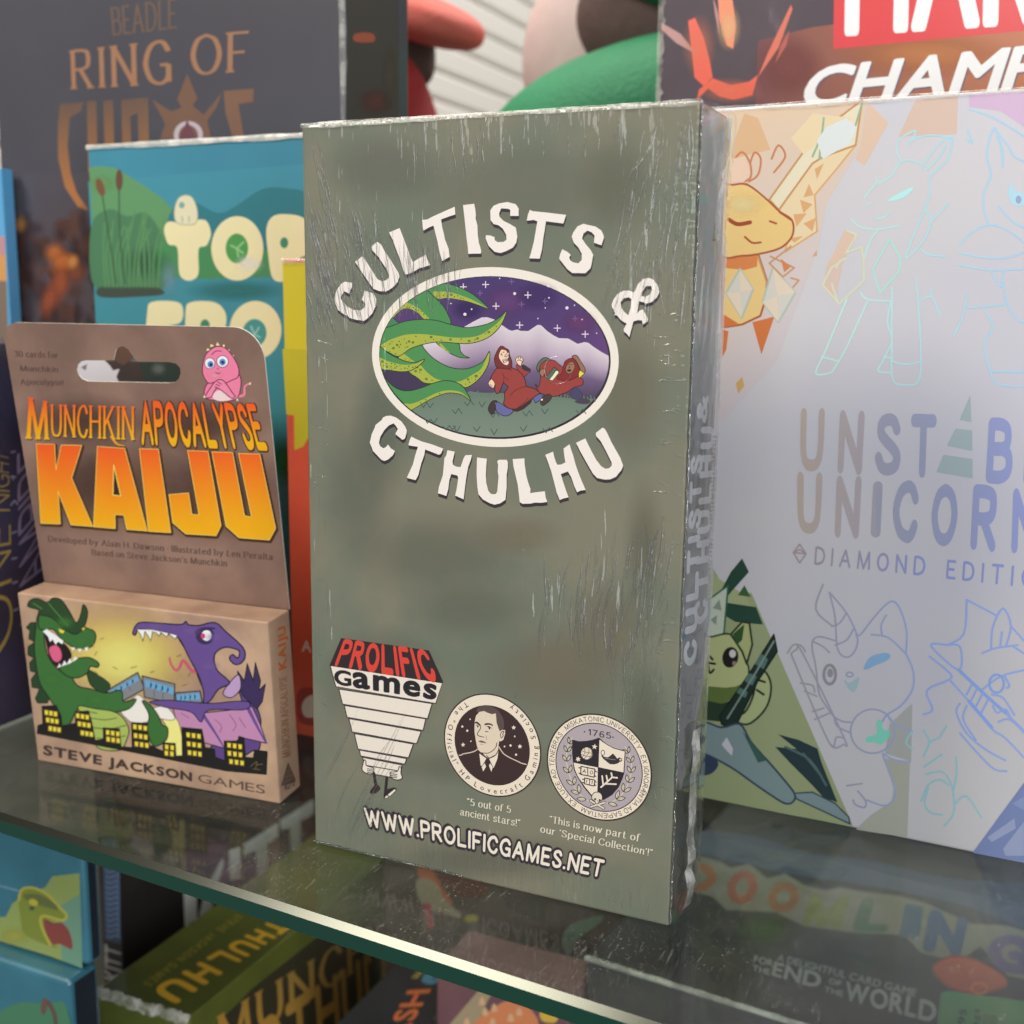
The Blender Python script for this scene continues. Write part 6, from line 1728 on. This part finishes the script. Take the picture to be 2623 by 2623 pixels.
def hero_box():
    x0, y = 0.0484, 0.15
    t = thing('hero_game_box', 'game box with red name panel and slanted white lettering behind the pale lilac box', 'game box', frame((x0, y, 0.0001)))
    WD, DP, HT, G = 0.32, 0.07, 0.34, 0.84
    dk = card('dusky_card', (84, 72, 78), (74, 64, 72), 9, G, .42, .6, .14, film_generic)
    PR = ink('printed_ink_hero_box', .42, .6, .14, None, .05, 60, .05)
    carton(t, 'box_body', (0, 0, 0), (WD, DP, HT), dk, .0008, 3)
    f, s_, tp = box_faces(t, (0, 0, 0), (WD, DP, HT), G)
    A = Art(f).crop(1500, 0, .58126)
    A.poly([(760, 180), (1000, 120), (1932, 0), (2200, 0), (2200, 700), (740, 700)], lambda x, y: tuple(a + (b - a) * min(max((x - 760) / 700, 0), 1) for a, b in zip((112, 70, 72), (180, 112, 76))))
    A.glow(900, 300, 180, 160, (128, 72, 70), .7)
    A.glow(1500, 240, 420, 110, (190, 122, 74), .8)
    # abstract glowing shards
    gl = lambda x, y: tuple(a + (b - a) * min(max((y - 60) / 340, 0), 1) for a, b in zip((226, 106, 92), (222, 96, 78)))
    A.poly([(452, 92), (482, 78), (520, 165), (546, 262), (560, 340), (520, 380), (480, 340), (466, 210)], gl)
    A.poly([(580, -60), (640, -60), (662, 110), (650, 215), (622, 200), (590, 90)], (228, 140, 108))
    A.poly([(500, 395), (560, 345), (640, 375), (720, 360), (760, 330), (735, 420), (650, 440), (590, 425), (540, 390), (490, 440)], (220, 100, 80))
    A.poly([(905, 20), (912, 40), (850, 210), (760, 340), (800, 240)], (206, 112, 92))
    A.poly([(900, 130), (885, 200), (835, 280), (860, 200)], (170, 92, 84))
    A.poly([(335, 100), (420, 150), (490, 240), (400, 190), (335, 130)], (182, 140, 136))
    A.poly([(560, -20), (585, 60), (590, 160), (570, 60)], (176, 130, 132))
    A.glow(630, 120, 60, 110, (240, 186, 140), .7)
    A.glow(500, 200, 80, 150, (234, 140, 110), .4)
    A.glow(640, 400, 150, 60, (232, 130, 100), .5)
    A.poly([(1100, -500), (2300, -620), (2300, 102), (1932, 136), (1092, 216)], (208, 66, 70))
    A.text('MARVEL', (1150, -420), (2780, -575), (2760, 62), (1140, 166), (230, 230, 236), 'sans', .045, gap=-.06, fit='bbox')
    for off, c in (((5, 7), (100, 84, 104)), ((0, 0), (228, 230, 238))):
        A.text('CHAMPIONS', (1002, 290), (2790, 108), (2730, 310), (936, 480), c, 'sans', .04, gap=-.045, off=off)
    A.done('cover_print', PR, t)
    SM = fold_film('ticked_fold_film', .25)
    vs, fs, n = [], [], 120
    for i in range(n + 1):
        z = .16 + .18 * i / n
        vs += [Vector((x0 - .0006, y + .002, z)), Vector((x0 - .0005, y - .0007, z + random.uniform(-.0006, .0006))), Vector((x0 + .0016 + random.uniform(-.0005, .0008), y - .0005, z))]
    for i in range(n):
        for j in (0, 1):
            a = i * 3 + j
            fs.append([a, a + 1, a + 4, a + 3])
    mesh_obj('fold_film', vs, fs, SM, t, smooth=True)


hero_box()


# ---------------------------------------------------------------- behind the shelf: cushion stand-ins for plush figures, and the slatted wall
def blob(t_name, label, cat, loc, sc, mat, rot=(0, 0, 0), power=0.75, group=None):
    bm = bmesh.new()
    bmesh.ops.create_uvsphere(bm, u_segments=40, v_segments=24, radius=1)
    for v in bm.verts:
        c = v.co
        v.co = Vector([math.copysign(abs(q) ** power, q) * s for q, s in zip(c, sc)])
    me = bpy.data.meshes.new(t_name)
    bm.to_mesh(me)
    bm.free()
    me.materials.append(mat)
    me.polygons.foreach_set('use_smooth', [True] * len(me.polygons))
    o = bpy.data.objects.new(t_name, me)
    COL.objects.link(o)
    o.location, o.rotation_euler = loc, rot
    tag(o, label, cat, group)
    return o


def backdrop():
    GRP = 'plain cushions standing in for plush figures behind the boxes'  # plain cushions built in place of plush figures
    P = lambda px, py, y: (lambda q: (q[0], y, q[2]))(hit(px, py, (0, y, 0), (0, -1, 0)))
    red = plain('red_plush', (0.46, 0.03, 0.035), .75, bumpy=.5, bscale=500)
    coral = plain('coral_plush', (0.66, 0.13, 0.10), .7, bumpy=.4, bscale=500)
    brn = plain('brown_plush', (0.10, 0.06, 0.055), .8, bumpy=.3)
    grn = plain('green_plush', (0.012, 0.24, 0.10), .6, bumpy=.4, bscale=500)
    pnk = plain('pale_pink_plush', (0.60, 0.46, 0.44), .6)
    y = .34
    z = P(1090, 225, y)
    blob('plush_standin', 'dark red cushion, stand-in for a plush figure, below the coral one', 'cushion', (P(1030, 250, y)[0] - .012, y - .01, z[2] - .130), (.042, .05, .155), red, power=.8, group=GRP)
    c = P(1060, 140, y)
    blob('plush_standin', 'small dark brown cushion, plush figure stand-in, between the red and coral ones', 'cushion', (c[0] - .022, y + .012, c[2] + .004), (.022, .03, .02), brn, group=GRP)
    c = P(1070, 50, y)
    blob('plush_standin', 'flat coral red cushion, stand-in for a plush figure, on top at the left', 'cushion', (c[0] - .006, y - .005, c[2] + .003), (.046, .04, .013), coral, (0, R(20), R(-10)), .8, group=GRP)
    c = P(1600, 215, y)
    blob('plush_standin', 'wide bright green cushion, stand-in for a plush figure, left of the red name panel', 'cushion', (c[0] + .016, y - .03, c[2] - .038), (.085, .05, .05), grn, (0, R(-14), 0), .9, group=GRP)
    c = P(1560, 70, y)
    blob('plush_standin', 'dark brown cushion, stand-in for a plush figure, lying on the green one', 'cushion', (c[0] + .03, y + .01, c[2]), (.05, .04, .036), brn, (0, R(20), 0), .9, group=GRP)
    c = P(1400, 110, y)
    blob('plush_standin', 'pale pink round cushion, stand-in for a plush figure, beside the dark brown one', 'cushion', (c[0] + .022, y + .035, c[2] - .004), (.048, .04, .055), pnk, power=.95, group=GRP)
    c = P(1660, 10, y)
    blob('plush_standin', 'green cushion, stand-in for a plush figure, topmost above the dark brown one', 'cushion', (c[0] + .012, y - .01, c[2] + .012), (.05, .04, .02), grn, (0, R(24), 0), .9, group=GRP)
    # slatted wall running back
    m, t, p = nt('painted_slats')
    p.inputs['Base Color'].default_value = (0.80, 0.77, 0.72, 1)
    p.inputs['Roughness'].default_value = .6
    vs, fs = [], []
    X, Y0, Y1 = -.75, .2, 3.0
    for i in range(60):
        z0 = -.6 + i * .045
        b = len(vs)
        prof = [(0, 0), (.012, .004), (.014, .034), (.004, .042), (0, .045)]
        for (dx, dz) in prof:
            vs += [(X + dx, Y0, z0 + dz), (X + dx, Y1, z0 + dz)]
        for k in range(len(prof) - 1):
            fs.append([b + 2 * k, b + 2 * k + 2, b + 2 * k + 3, b + 2 * k + 1])
    o = mesh_obj('slatted_wall', vs, fs, m)
    tag(o, 'pale grey slatted shop wall far behind the boxes', 'wall')
    m2, t, p = nt('shop_wall_paint')
    p.inputs['Base Color'].default_value = (0.55, 0.52, 0.48, 1)
    o = mesh_obj('back_wall', [(-3, 3.0, -1), (4, 3.0, -1), (4, 3.0, 3), (-3, 3.0, 3)], [[0, 1, 2, 3]], m2)
    tag(o, 'plain pale shop wall closing the background', 'wall')


backdrop()

# ---------------------------------------------------------------- the shelf below
LZ = -0.205


def lower_boxes():
    G = .80
    wd = plain('lower_shelf_board', (.05, .045, .04), .5)
    o = mesh_obj('lower_shelf', [(-.6, -.02, LZ), (.6, -.06, LZ), (.6, .5, LZ), (-.6, .5, LZ)], [[0, 1, 2, 3]], wd)
    o['kind'] = 'structure'
    o = mesh_obj('added_dark_panel', [(-.6, .47, LZ), (.6, .47, LZ), (.6, .47, -.012), (-.6, .47, -.012)], [[0, 1, 2, 3]], plain('added_panel_dark', (.035, .032, .03), .6))  # panel added to keep the space under the shelf dark
    o['kind'] = 'structure'

    # two teal boxes, one on the other
    PR = ink('printed_ink_lower_teal', .4, .5, .12)
    teal = card('lower_teal_card', (52, 108, 124), (46, 98, 114), 25, G, .35, .6, .12)
    X1 = -.1205
    t = thing('teal_fish_box', 'teal box with gaping green creature on yellow, below the shelf at lower left', 'game box', frame((X1 - .09, .03, -.0875)))
    carton(t, 'box_body', (0, 0, .0003), (.09, .0078, .0455), teal, .0022, 3)
    f, s_, tp = box_faces(t, (0, 0, 0), (.09, .0078, .0455), G)
    NV = (20, 32, 42)  # navy layer over the teal card on the right sides
    sd = Art(s_)
    sd.raw_uv([(.0022, .002), (.0058, .002), (.0058, .0435), (.0022, .0435)], [[0, 1, 2, 3]], NV)
    sd.done('side_print', PR, t)
    A = Art(f).crop(0, 2150, .24845)
    A.poly([(-60, 800), (60, 800), (130, 660), (190, 620), (470, 490), (540, 380), (820, 350), (850, 1330), (500, 1200), (-60, 1030)], (128, 142, 78))
    A.poly([(600, 700), (830, 560), (850, 1330), (640, 1250)], (96, 134, 112))
    A.glow(150, 1000, 200, 100, (160, 158, 66), .7)
    A.poly([(190, 620), (220, 520), (330, 495), (480, 560), (600, 680), (680, 770), (670, 830), (600, 840), (460, 830), (460, 930), (520, 1060), (600, 1120), (480, 1090), (340, 1030), (240, 960), (210, 800)], (112, 122, 46), True)
    A.line([(195, 625), (225, 520), (340, 500), (490, 570), (600, 690), (685, 780), (640, 835), (440, 790), (430, 900), (520, 1090)], 26, (160, 154, 62))
    A.poly([(240, 570), (400, 570), (560, 660), (600, 730), (480, 700), (300, 640)], (88, 96, 50), True)
    A.poly([(455, 825), (560, 860), (640, 860), (720, 960), (745, 1130), (620, 1080), (540, 1080), (470, 950)], (120, 58, 52), True)
    A.poly(oval(345, 650, 50, 34, 16, .4), (166, 158, 50))
    A.poly(oval(330, 710, 28, 24, 14), (60, 76, 60))
    A.line([(-40, 470), (190, 530)], 14, (110, 140, 160))
    A.done('creature_print', PR, t)
    t = thing('teal_reed_box', 'teal box with brown reeds, under the gaping creature box at lower left', 'game box', frame((-.1226 - .09, .0225, LZ + .0002)))
    HB = -.0892 - LZ
    carton(t, 'box_body', (0, 0, 0), (.09, .0145, HB), teal, .0022, 3)
    f, s_, tp = box_faces(t, (0, 0, 0), (.09, .0145, HB), G)
    sd = Art(s_)
    sd.raw_uv([(.0022, .002), (.0125, .002), (.0125, HB - .002), (.0022, HB - .002)], [[0, 1, 2, 3]], NV)
    sd.done('side_print', PR, t)
    A = Art(f).crop(0, 2150, .24845)
    A.poly([(-60, 1900), (0, 1780), (100, 1720), (240, 1680), (400, 1690), (540, 1680), (690, 1740), (720, 2400), (-60, 2400)], (62, 110, 82), True)
    A.poly(oval(455, 1720, 34, 90, 16, .1), (92, 70, 60))
    A.line([(500, 1680), (560, 1800), (580, 1950)], 46, (82, 68, 60))
    A.done('reed_print', PR, t)

    G = .65
    # thin dark box, white capitals on its right side
    XK = -.1712
    t = thing('dark_kitten_box', 'black box with big white capitals, between the teal boxes and olive green box', 'game box', frame((XK - .0118, .10, LZ + .0002)))
    blk = card('black_card', (42, 36, 36), (34, 30, 32), 20, G, .4, .4, .15)
    PK = ink('printed_ink_black_box', .4, .4, .15)
    HK = -.034 - LZ
    carton(t, 'box_body', (0, 0, 0), (.0118, .2, HK), blk, .0006, 2)
    f, s_, tp = box_faces(t, (0, 0, 0), (.0118, .2, HK), G)
    A = Art(f).crop(0, 2150, .24845)
    A.poly([(1050, 0), (1215, 0), (1245, 1080), (1075, 1040)], (58, 66, 84))
    for q in range(16):
        y = 150 + q * 56
        A.line([(1085 + q * 1.5, y), (1130, y + 22), (1200 + q, y - 6), (1225, y + 26)], 20, (92, 114, 146))
    A.text('KITT', (1075, 1430), (1070, 1075), (1240, 1130), (1250, 1480), (166, 158, 160), 'sans', .03)
    A.done('spine_lettering', PK, t)
    B = Art(s_).crop(400, 2000, .25880)
    WT = (226, 216, 200)
    B.poly([(270, 1060), (400, 1005), (405, 1400), (285, 1470)], WT)
    B.poly([(470, 1130), (660, 755), (665, 830), (545, 1270), (430, 1370), (425, 1340)], WT)
    B.poly([(722, 690), (832, 650), (838, 970), (730, 990)], WT)
    B.poly([(865, 630), (1205, 410), (1205, 560), (1105, 620), (1100, 880), (1000, 930), (985, 690), (870, 740)], WT)
    B.poly([(1225, 390), (1560, 180), (1560, 330), (1430, 400), (1430, 650), (1335, 690), (1320, 470), (1235, 490)], WT)
    B.done('side_lettering', PK, t)

    G = .56
    # green box lying with its top up, golden letters on the right side
    x0, y0, z1 = -.1469, .0600, -.12
    WG, DG_ = .0466, .20
    t = thing('green_card_box', 'olive green shrink-wrapped box with yellow lettering on top and gold letters down its side', 'game box', frame((x0, y0, LZ + .0002)))
    HG = z1 - LZ
    grn = card('olive_green_card', (80, 84, 34), (66, 74, 32), 25, G, .35, .9, .1, film_generic)
    PG = ink('printed_ink_green_box', .35, .9, .1, film_generic, .1, 120, .06)
    carton(t, 'box_body', (0, 0, 0), (WG, DG_, HG), grn, .0008, 2)
    f, s_, tp = box_faces(t, (0, 0, 0), (WG, DG_, HG), G)
    A = Art(tp).crop(400, 2000, .25880)
    YE = (198, 148, 44)
    ORN = (166, 140, 66)
    A.text('CTHULHU', (1440, 1365), (170, 2200), (-30, 2085), (1290, 1310), YE, 'round', 1.9, gap=.1)
    A.text('STEVE JACKSON GAMES', (860, 1345), (-70, 2040), (-130, 2005), (800, 1322), (158, 140, 54), 'round', .8, gap=.25)
    A.done('top_lettering', PG, t)
    B = Art(s_).crop(650, 1923, .46584)
    B.poly([(-400, 1700), (0, 1300), (400, 985), (880, 900), (880, 1700)], (50, 46, 32))
    gd = lambda x, y: tuple(a + (b - a) * min(max((y - 1000) / 500, 0), 1) for a, b in zip((112, 92, 52), (156, 116, 48)))
    B.text('MUNCHKIN', (-215, 1475), (1010, 740), (1010, 930), (-200, 1680), gd, 'serif', 1.3)
    B.text('CTHULHU', (-20, 1560), (870, 980), (880, 1200), (10, 1900), gd, 'round', 1.5)
    B.done('side_lettering', PG, t)
    SM = fold_film('creased_end_film', .45)
    vs, fs = [], []
    for i in range(31):
        for j in range(4):
            vs.append(Vector((x0 + WG * i / 30, y0 - .0008 - .0012 * random.random() + .0018 * (j == 3), z1 + .0008 - .004 * (3 - j) / 3 + random.uniform(-.0006, .0008))))
    for i in range(30):
        for j in range(3):
            a = i * 4 + j
            fs.append([a, a + 4, a + 5, a + 1])
    mesh_obj('end_film', vs, fs, SM, t, smooth=True)

    G = .52
    # black box with orange letters
    z1 = -.14
    t = thing('black_orange_box', 'black box with orange letters and small blue picture, right of the olive green box', 'game box', frame((-.0640, .105, LZ + .0002)))
    carton(t, 'box_body', (0, 0, 0), (.0430, .12, z1 - LZ), card('soft_black_card', (44, 44, 46), (36, 36, 40), 20, G, .35, .5, .2), .0015, 3)
    f, s_, tp = box_faces(t, (0, 0, 0), (.0430, .12, z1 - LZ), G)
    A = Art(tp).crop(800, 2200, .38820)
    A.text('SMASH', (330, 1420), (625, 868), (780, 858), (470, 1420), (176, 92, 54), 'sans', .04)
    A.poly([(650, 785), (770, 655), (812, 655), (690, 790)], (128, 118, 60))
    A.lines([[(668, 775), (690, 762)], [(690, 750), (712, 738)], [(712, 728), (732, 712)], [(732, 704), (752, 690)], [(755, 680), (775, 668)]], 9, (60, 56, 34), False)
    A.poly([(720, 800), (780, 720), (830, 670), (900, 690), (960, 720), (900, 760), (850, 800), (780, 830)], (62, 112, 138), True)
    A.lines([[(800, 790), (850, 770), (880, 790)]], 14, (40, 62, 80))
    A.lines([[(800 + q * 14, 1050 - q * 15.5), (818 + q * 14, 1062 - q * 15.5)] for q in range(20)], 9, (84, 82, 80), False)
    A.done('top_print', ink('printed_ink_soft_black', .35, .5, .2), t)

    # upright maroon box with orange figures
    y = .12
    t = thing('maroon_figure_box', 'maroon box with orange cartoon lumps and cream border, right of the orange-lettered black box', 'game box', frame((-.024, y, LZ + .0002)))
    HM = -.1105 - LZ
    WM = .0343 + .024
    carton(t, 'box_body', (0, 0, 0), (WM, .03, HM), card('maroon_card', (104, 72, 74), (94, 66, 70), 30, G, .4, .5, .15, film_generic), .0010, 2)
    f, s_, tp = box_faces(t, (0, 0, 0), (WM, .03, HM), G)
    A = Art(f).crop(800, 2200, .38820)
    A.poly([(900, 1100), (1180, 770), (1240, 790), (1150, 950), (1080, 1120)], (142, 126, 98))
    A.poly([(1060, 1120), (1230, 960), (1330, 940), (1440, 990), (1470, 1120)], (186, 112, 74), True)
    for x, y_ in ((1120, 930), (1200, 975), (1290, 840), (1365, 1000), (1310, 1040), (1190, 1070), (1140, 1000), (1020, 1070)):
        A.poly([(x - 18, y_ + 32), (x - 14, y_ - 4), (x, y_ - 20), (x + 14, y_ - 4), (x + 20, y_ + 32)], (196, 146, 110), True)
    A.poly([(1500, 1000), (1570, 890), (1690, 930), (1690, 1010), (1600, 1010)], (170, 172, 168), True)
    A.poly([(1500, 1020), (1540, 990), (1620, 1030), (1600, 1080), (1520, 1070)], (198, 150, 58), True)
    A.line([(1560, 900), (1690, 940)], 18, (170, 104, 60), False)
    A.glow(1520, 940, 50, 50, (70, 50, 54), .7)
    A.done('figure_print', ink('printed_ink_maroon', .4, .5, .15, film_generic), t)

    # box further back, seen only through the glass
    y = .19
    t = thing('picture_box', 'box with orange and cream picture seen through the glass under the tall olive box', 'game box', frame((-.09, y, LZ + .0002)))
    carton(t, 'box_body', (0, 0, 0), (.135, .03, .16), card('brown_card', (86, 72, 62), (72, 64, 58), 12, G, .5), .0008, 2)
    f, s_, tp = box_faces(t, (0, 0, 0), (.135, .03, .16), G)
    A = Art(f).crop(800, 2200, .38820)
    A.poly([(690, -40), (1200, 40), (1150, 250), (1000, 260), (880, 210)], (100, 58, 42))
    A.poly([(690, 60), (790, 70), (850, 180), (930, 290), (860, 290), (740, 170)], (188, 100, 62), True)
    A.poly([(690, 140), (800, 150), (880, 270), (990, 380), (890, 370), (720, 290)], (160, 146, 120), True)
    A.poly([(732, 290), (780, 296), (802, 460), (760, 460)], (176, 66, 76))
    A.poly([(1000, 385), (1080, 370), (1090, 410), (1020, 415)], (190, 172, 52), True)
    A.poly([(1250, 210), (1550, 280), (1540, 430), (1280, 330)], (44, 40, 38))
    A.poly([(1640, 560), (1700, 440), (1900, 370), (1900, 420), (1760, 520), (1690, 640)], (116, 150, 124), True)
    A.done('picture_print', ink('printed_ink_back_box', .5), t)

    G = .72
    # big box lying flat under the glass on the right
    z1 = -.1
    x0, y0 = .035, .1335
    yaw = math.atan2(.13088 - .135, .0805 - .03502)
    m = frame((x0, y0 + .0014, LZ + .0002), yaw)
    t = thing('doomsday_card_box', 'black box flat under the glass at lower right with cartoon lettering and red blob', 'game box', m)
    HD = z1 - LZ
    carton(t, 'box_body', (0, 0, 0), (.26, .22, HD), card('midnight_card', (52, 54, 62), (44, 46, 52), 10, G, .3, .8, .1, film_generic), .0012, 3)
    f, s_, tp = box_faces(t, (0, 0, 0), (.26, .22, HD), G)
    A = Art(tp).crop(1500, 1500, .58126)
    A.poly([(380, 1110), (560, 1080), (760, 1110), (1000, 1180), (1300, 1220), (1600, 1290), (2100, 1340), (2100, 1560), (1700, 1420), (1300, 1330), (900, 1270), (500, 1180)], (66, 78, 104), True)
    A.glow(800, 1520, 160, 80, (64, 92, 62), .8)
    A.poly([(470, 1250), (500, 1190), (590, 1215), (640, 1245), (720, 1225), (800, 1290), (880, 1270), (960, 1320), (1060, 1345), (1120, 1330), (1200, 1345), (1390, 1370), (1500, 1400), (1700, 1490), (1860, 1500), (2060, 1560), (2060, 1760), (1860, 1720), (1740, 1590), (1640, 1660), (1480, 1620), (1400, 1540), (1190, 1530), (960, 1500), (840, 1440), (620, 1430), (560, 1370), (470, 1350)], (124, 120, 112))
    for ch, q, c in (('D', ((460, 1215), (590, 1235), (560, 1360), (420, 1340)), (150, 96, 66)), ('O', ((640, 1250), (770, 1262), (745, 1412), (610, 1395)), (148, 84, 70)), ('O', ((820, 1300), (955, 1315), (925, 1450), (790, 1430)), (142, 92, 66)),
                     ('M', ((985, 1355), (1180, 1370), (1120, 1520), (950, 1500)), (118, 122, 66)), ('L', ((1220, 1375), (1370, 1395), (1330, 1530), (1170, 1525)), (76, 98, 82)), ('I', ((1410, 1400), (1490, 1415), (1470, 1560), (1380, 1545)), (72, 92, 116)), ('N', ((1520, 1420), (1690, 1470), (1650, 1640), (1480, 1610)), (66, 84, 122)), ('G', ((1790, 1520), (1990, 1560), (1960, 1730), (1750, 1680)), (96, 84, 122))):
        A.text(ch, *q, c, 'round' if ch != 'I' else 'sans', 2.4 if ch != 'I' else .06, fit='bbox', step=.5)
    GY = (178, 178, 180)
    A.text('A DELIGHTFUL CARD GAME', (850, 1622), (1462, 1778), (1454, 1812), (842, 1652), (165, 165, 166), 'sans', .03)
    A.text('FOR', (745, 1628), (828, 1650), (824, 1680), (740, 1658), GY, 'sans', .04)
    A.text('THE', (738, 1668), (815, 1690), (812, 1718), (734, 1696), GY, 'sans', .04)
    A.text('END', (832, 1655), (1045, 1708), (1032, 1775), (818, 1715), GY, 'sans', .045)
    A.text('OF', (1075, 1728), (1130, 1742), (1126, 1768), (1070, 1752), GY, 'sans', .04)
    A.text('THE', (1055, 1765), (1138, 1786), (1134, 1812), (1050, 1790), GY, 'sans', .04)
    A.text('WORLD', (1150, 1742), (1552, 1835), (1540, 1925), (1140, 1822), GY, 'sans', .045)
    A.poly([(1530, 1690), (1590, 1640), (1680, 1640), (1800, 1690), (1855, 1740), (1840, 1770), (1780, 1790), (1700, 1800), (1600, 1770)], (186, 82, 56), True, line=12, lc=(140, 64, 50))
    A.line(oval(1735, 1775, 34, 24, 18), 10, (220, 110, 66), False, True)
    A.glow(1640, 1690, 70, 34, (210, 116, 82), .6)
    A.poly([(1566, 1795), (1600, 1786), (2060, 1850), (2060, 2100), (1540, 2060), (1552, 1900)], (88, 150, 98))
    A.text('4.95', (1630, 1990), (1648, 1862), (1678, 1868), (1662, 1995), (40, 70, 48), 'sans', .02)
    A.text('nings', (1690, 1990), (1706, 1860), (1738, 1868), (1724, 1998), (40, 70, 48), 'sans', .02)
    A.lines([[(1760 + q * 13, 1890 + q * 1.4), (1752 + q * 13, 1935 + q * 1.4)] for q in range(5)], 5, (40, 60, 46), False)
    A.done('top_print', ink('printed_ink_midnight', .3, .8, .1, film_generic), t)
    SM = fold_film('front_fold_film', .6)
    vs, fs, n = [], [], 120
    for i in range(n + 1):
        x = .26 * i / n
        for dy, dz in ((-.0002, -.0012), (-.0012, .0000 + random.uniform(-.0001, .0002)), (.0006, .0007 + random.uniform(-.0001, .0002))):
            vs.append(m @ Vector((x, dy, HD + dz)))
    for i in range(n):
        for j in (0, 1):
            a = i * 3 + j
            fs.append([a, a + 3, a + 4, a + 1])
    mesh_obj('front_fold_film', vs, fs, SM, t, smooth=True)


lower_boxes()
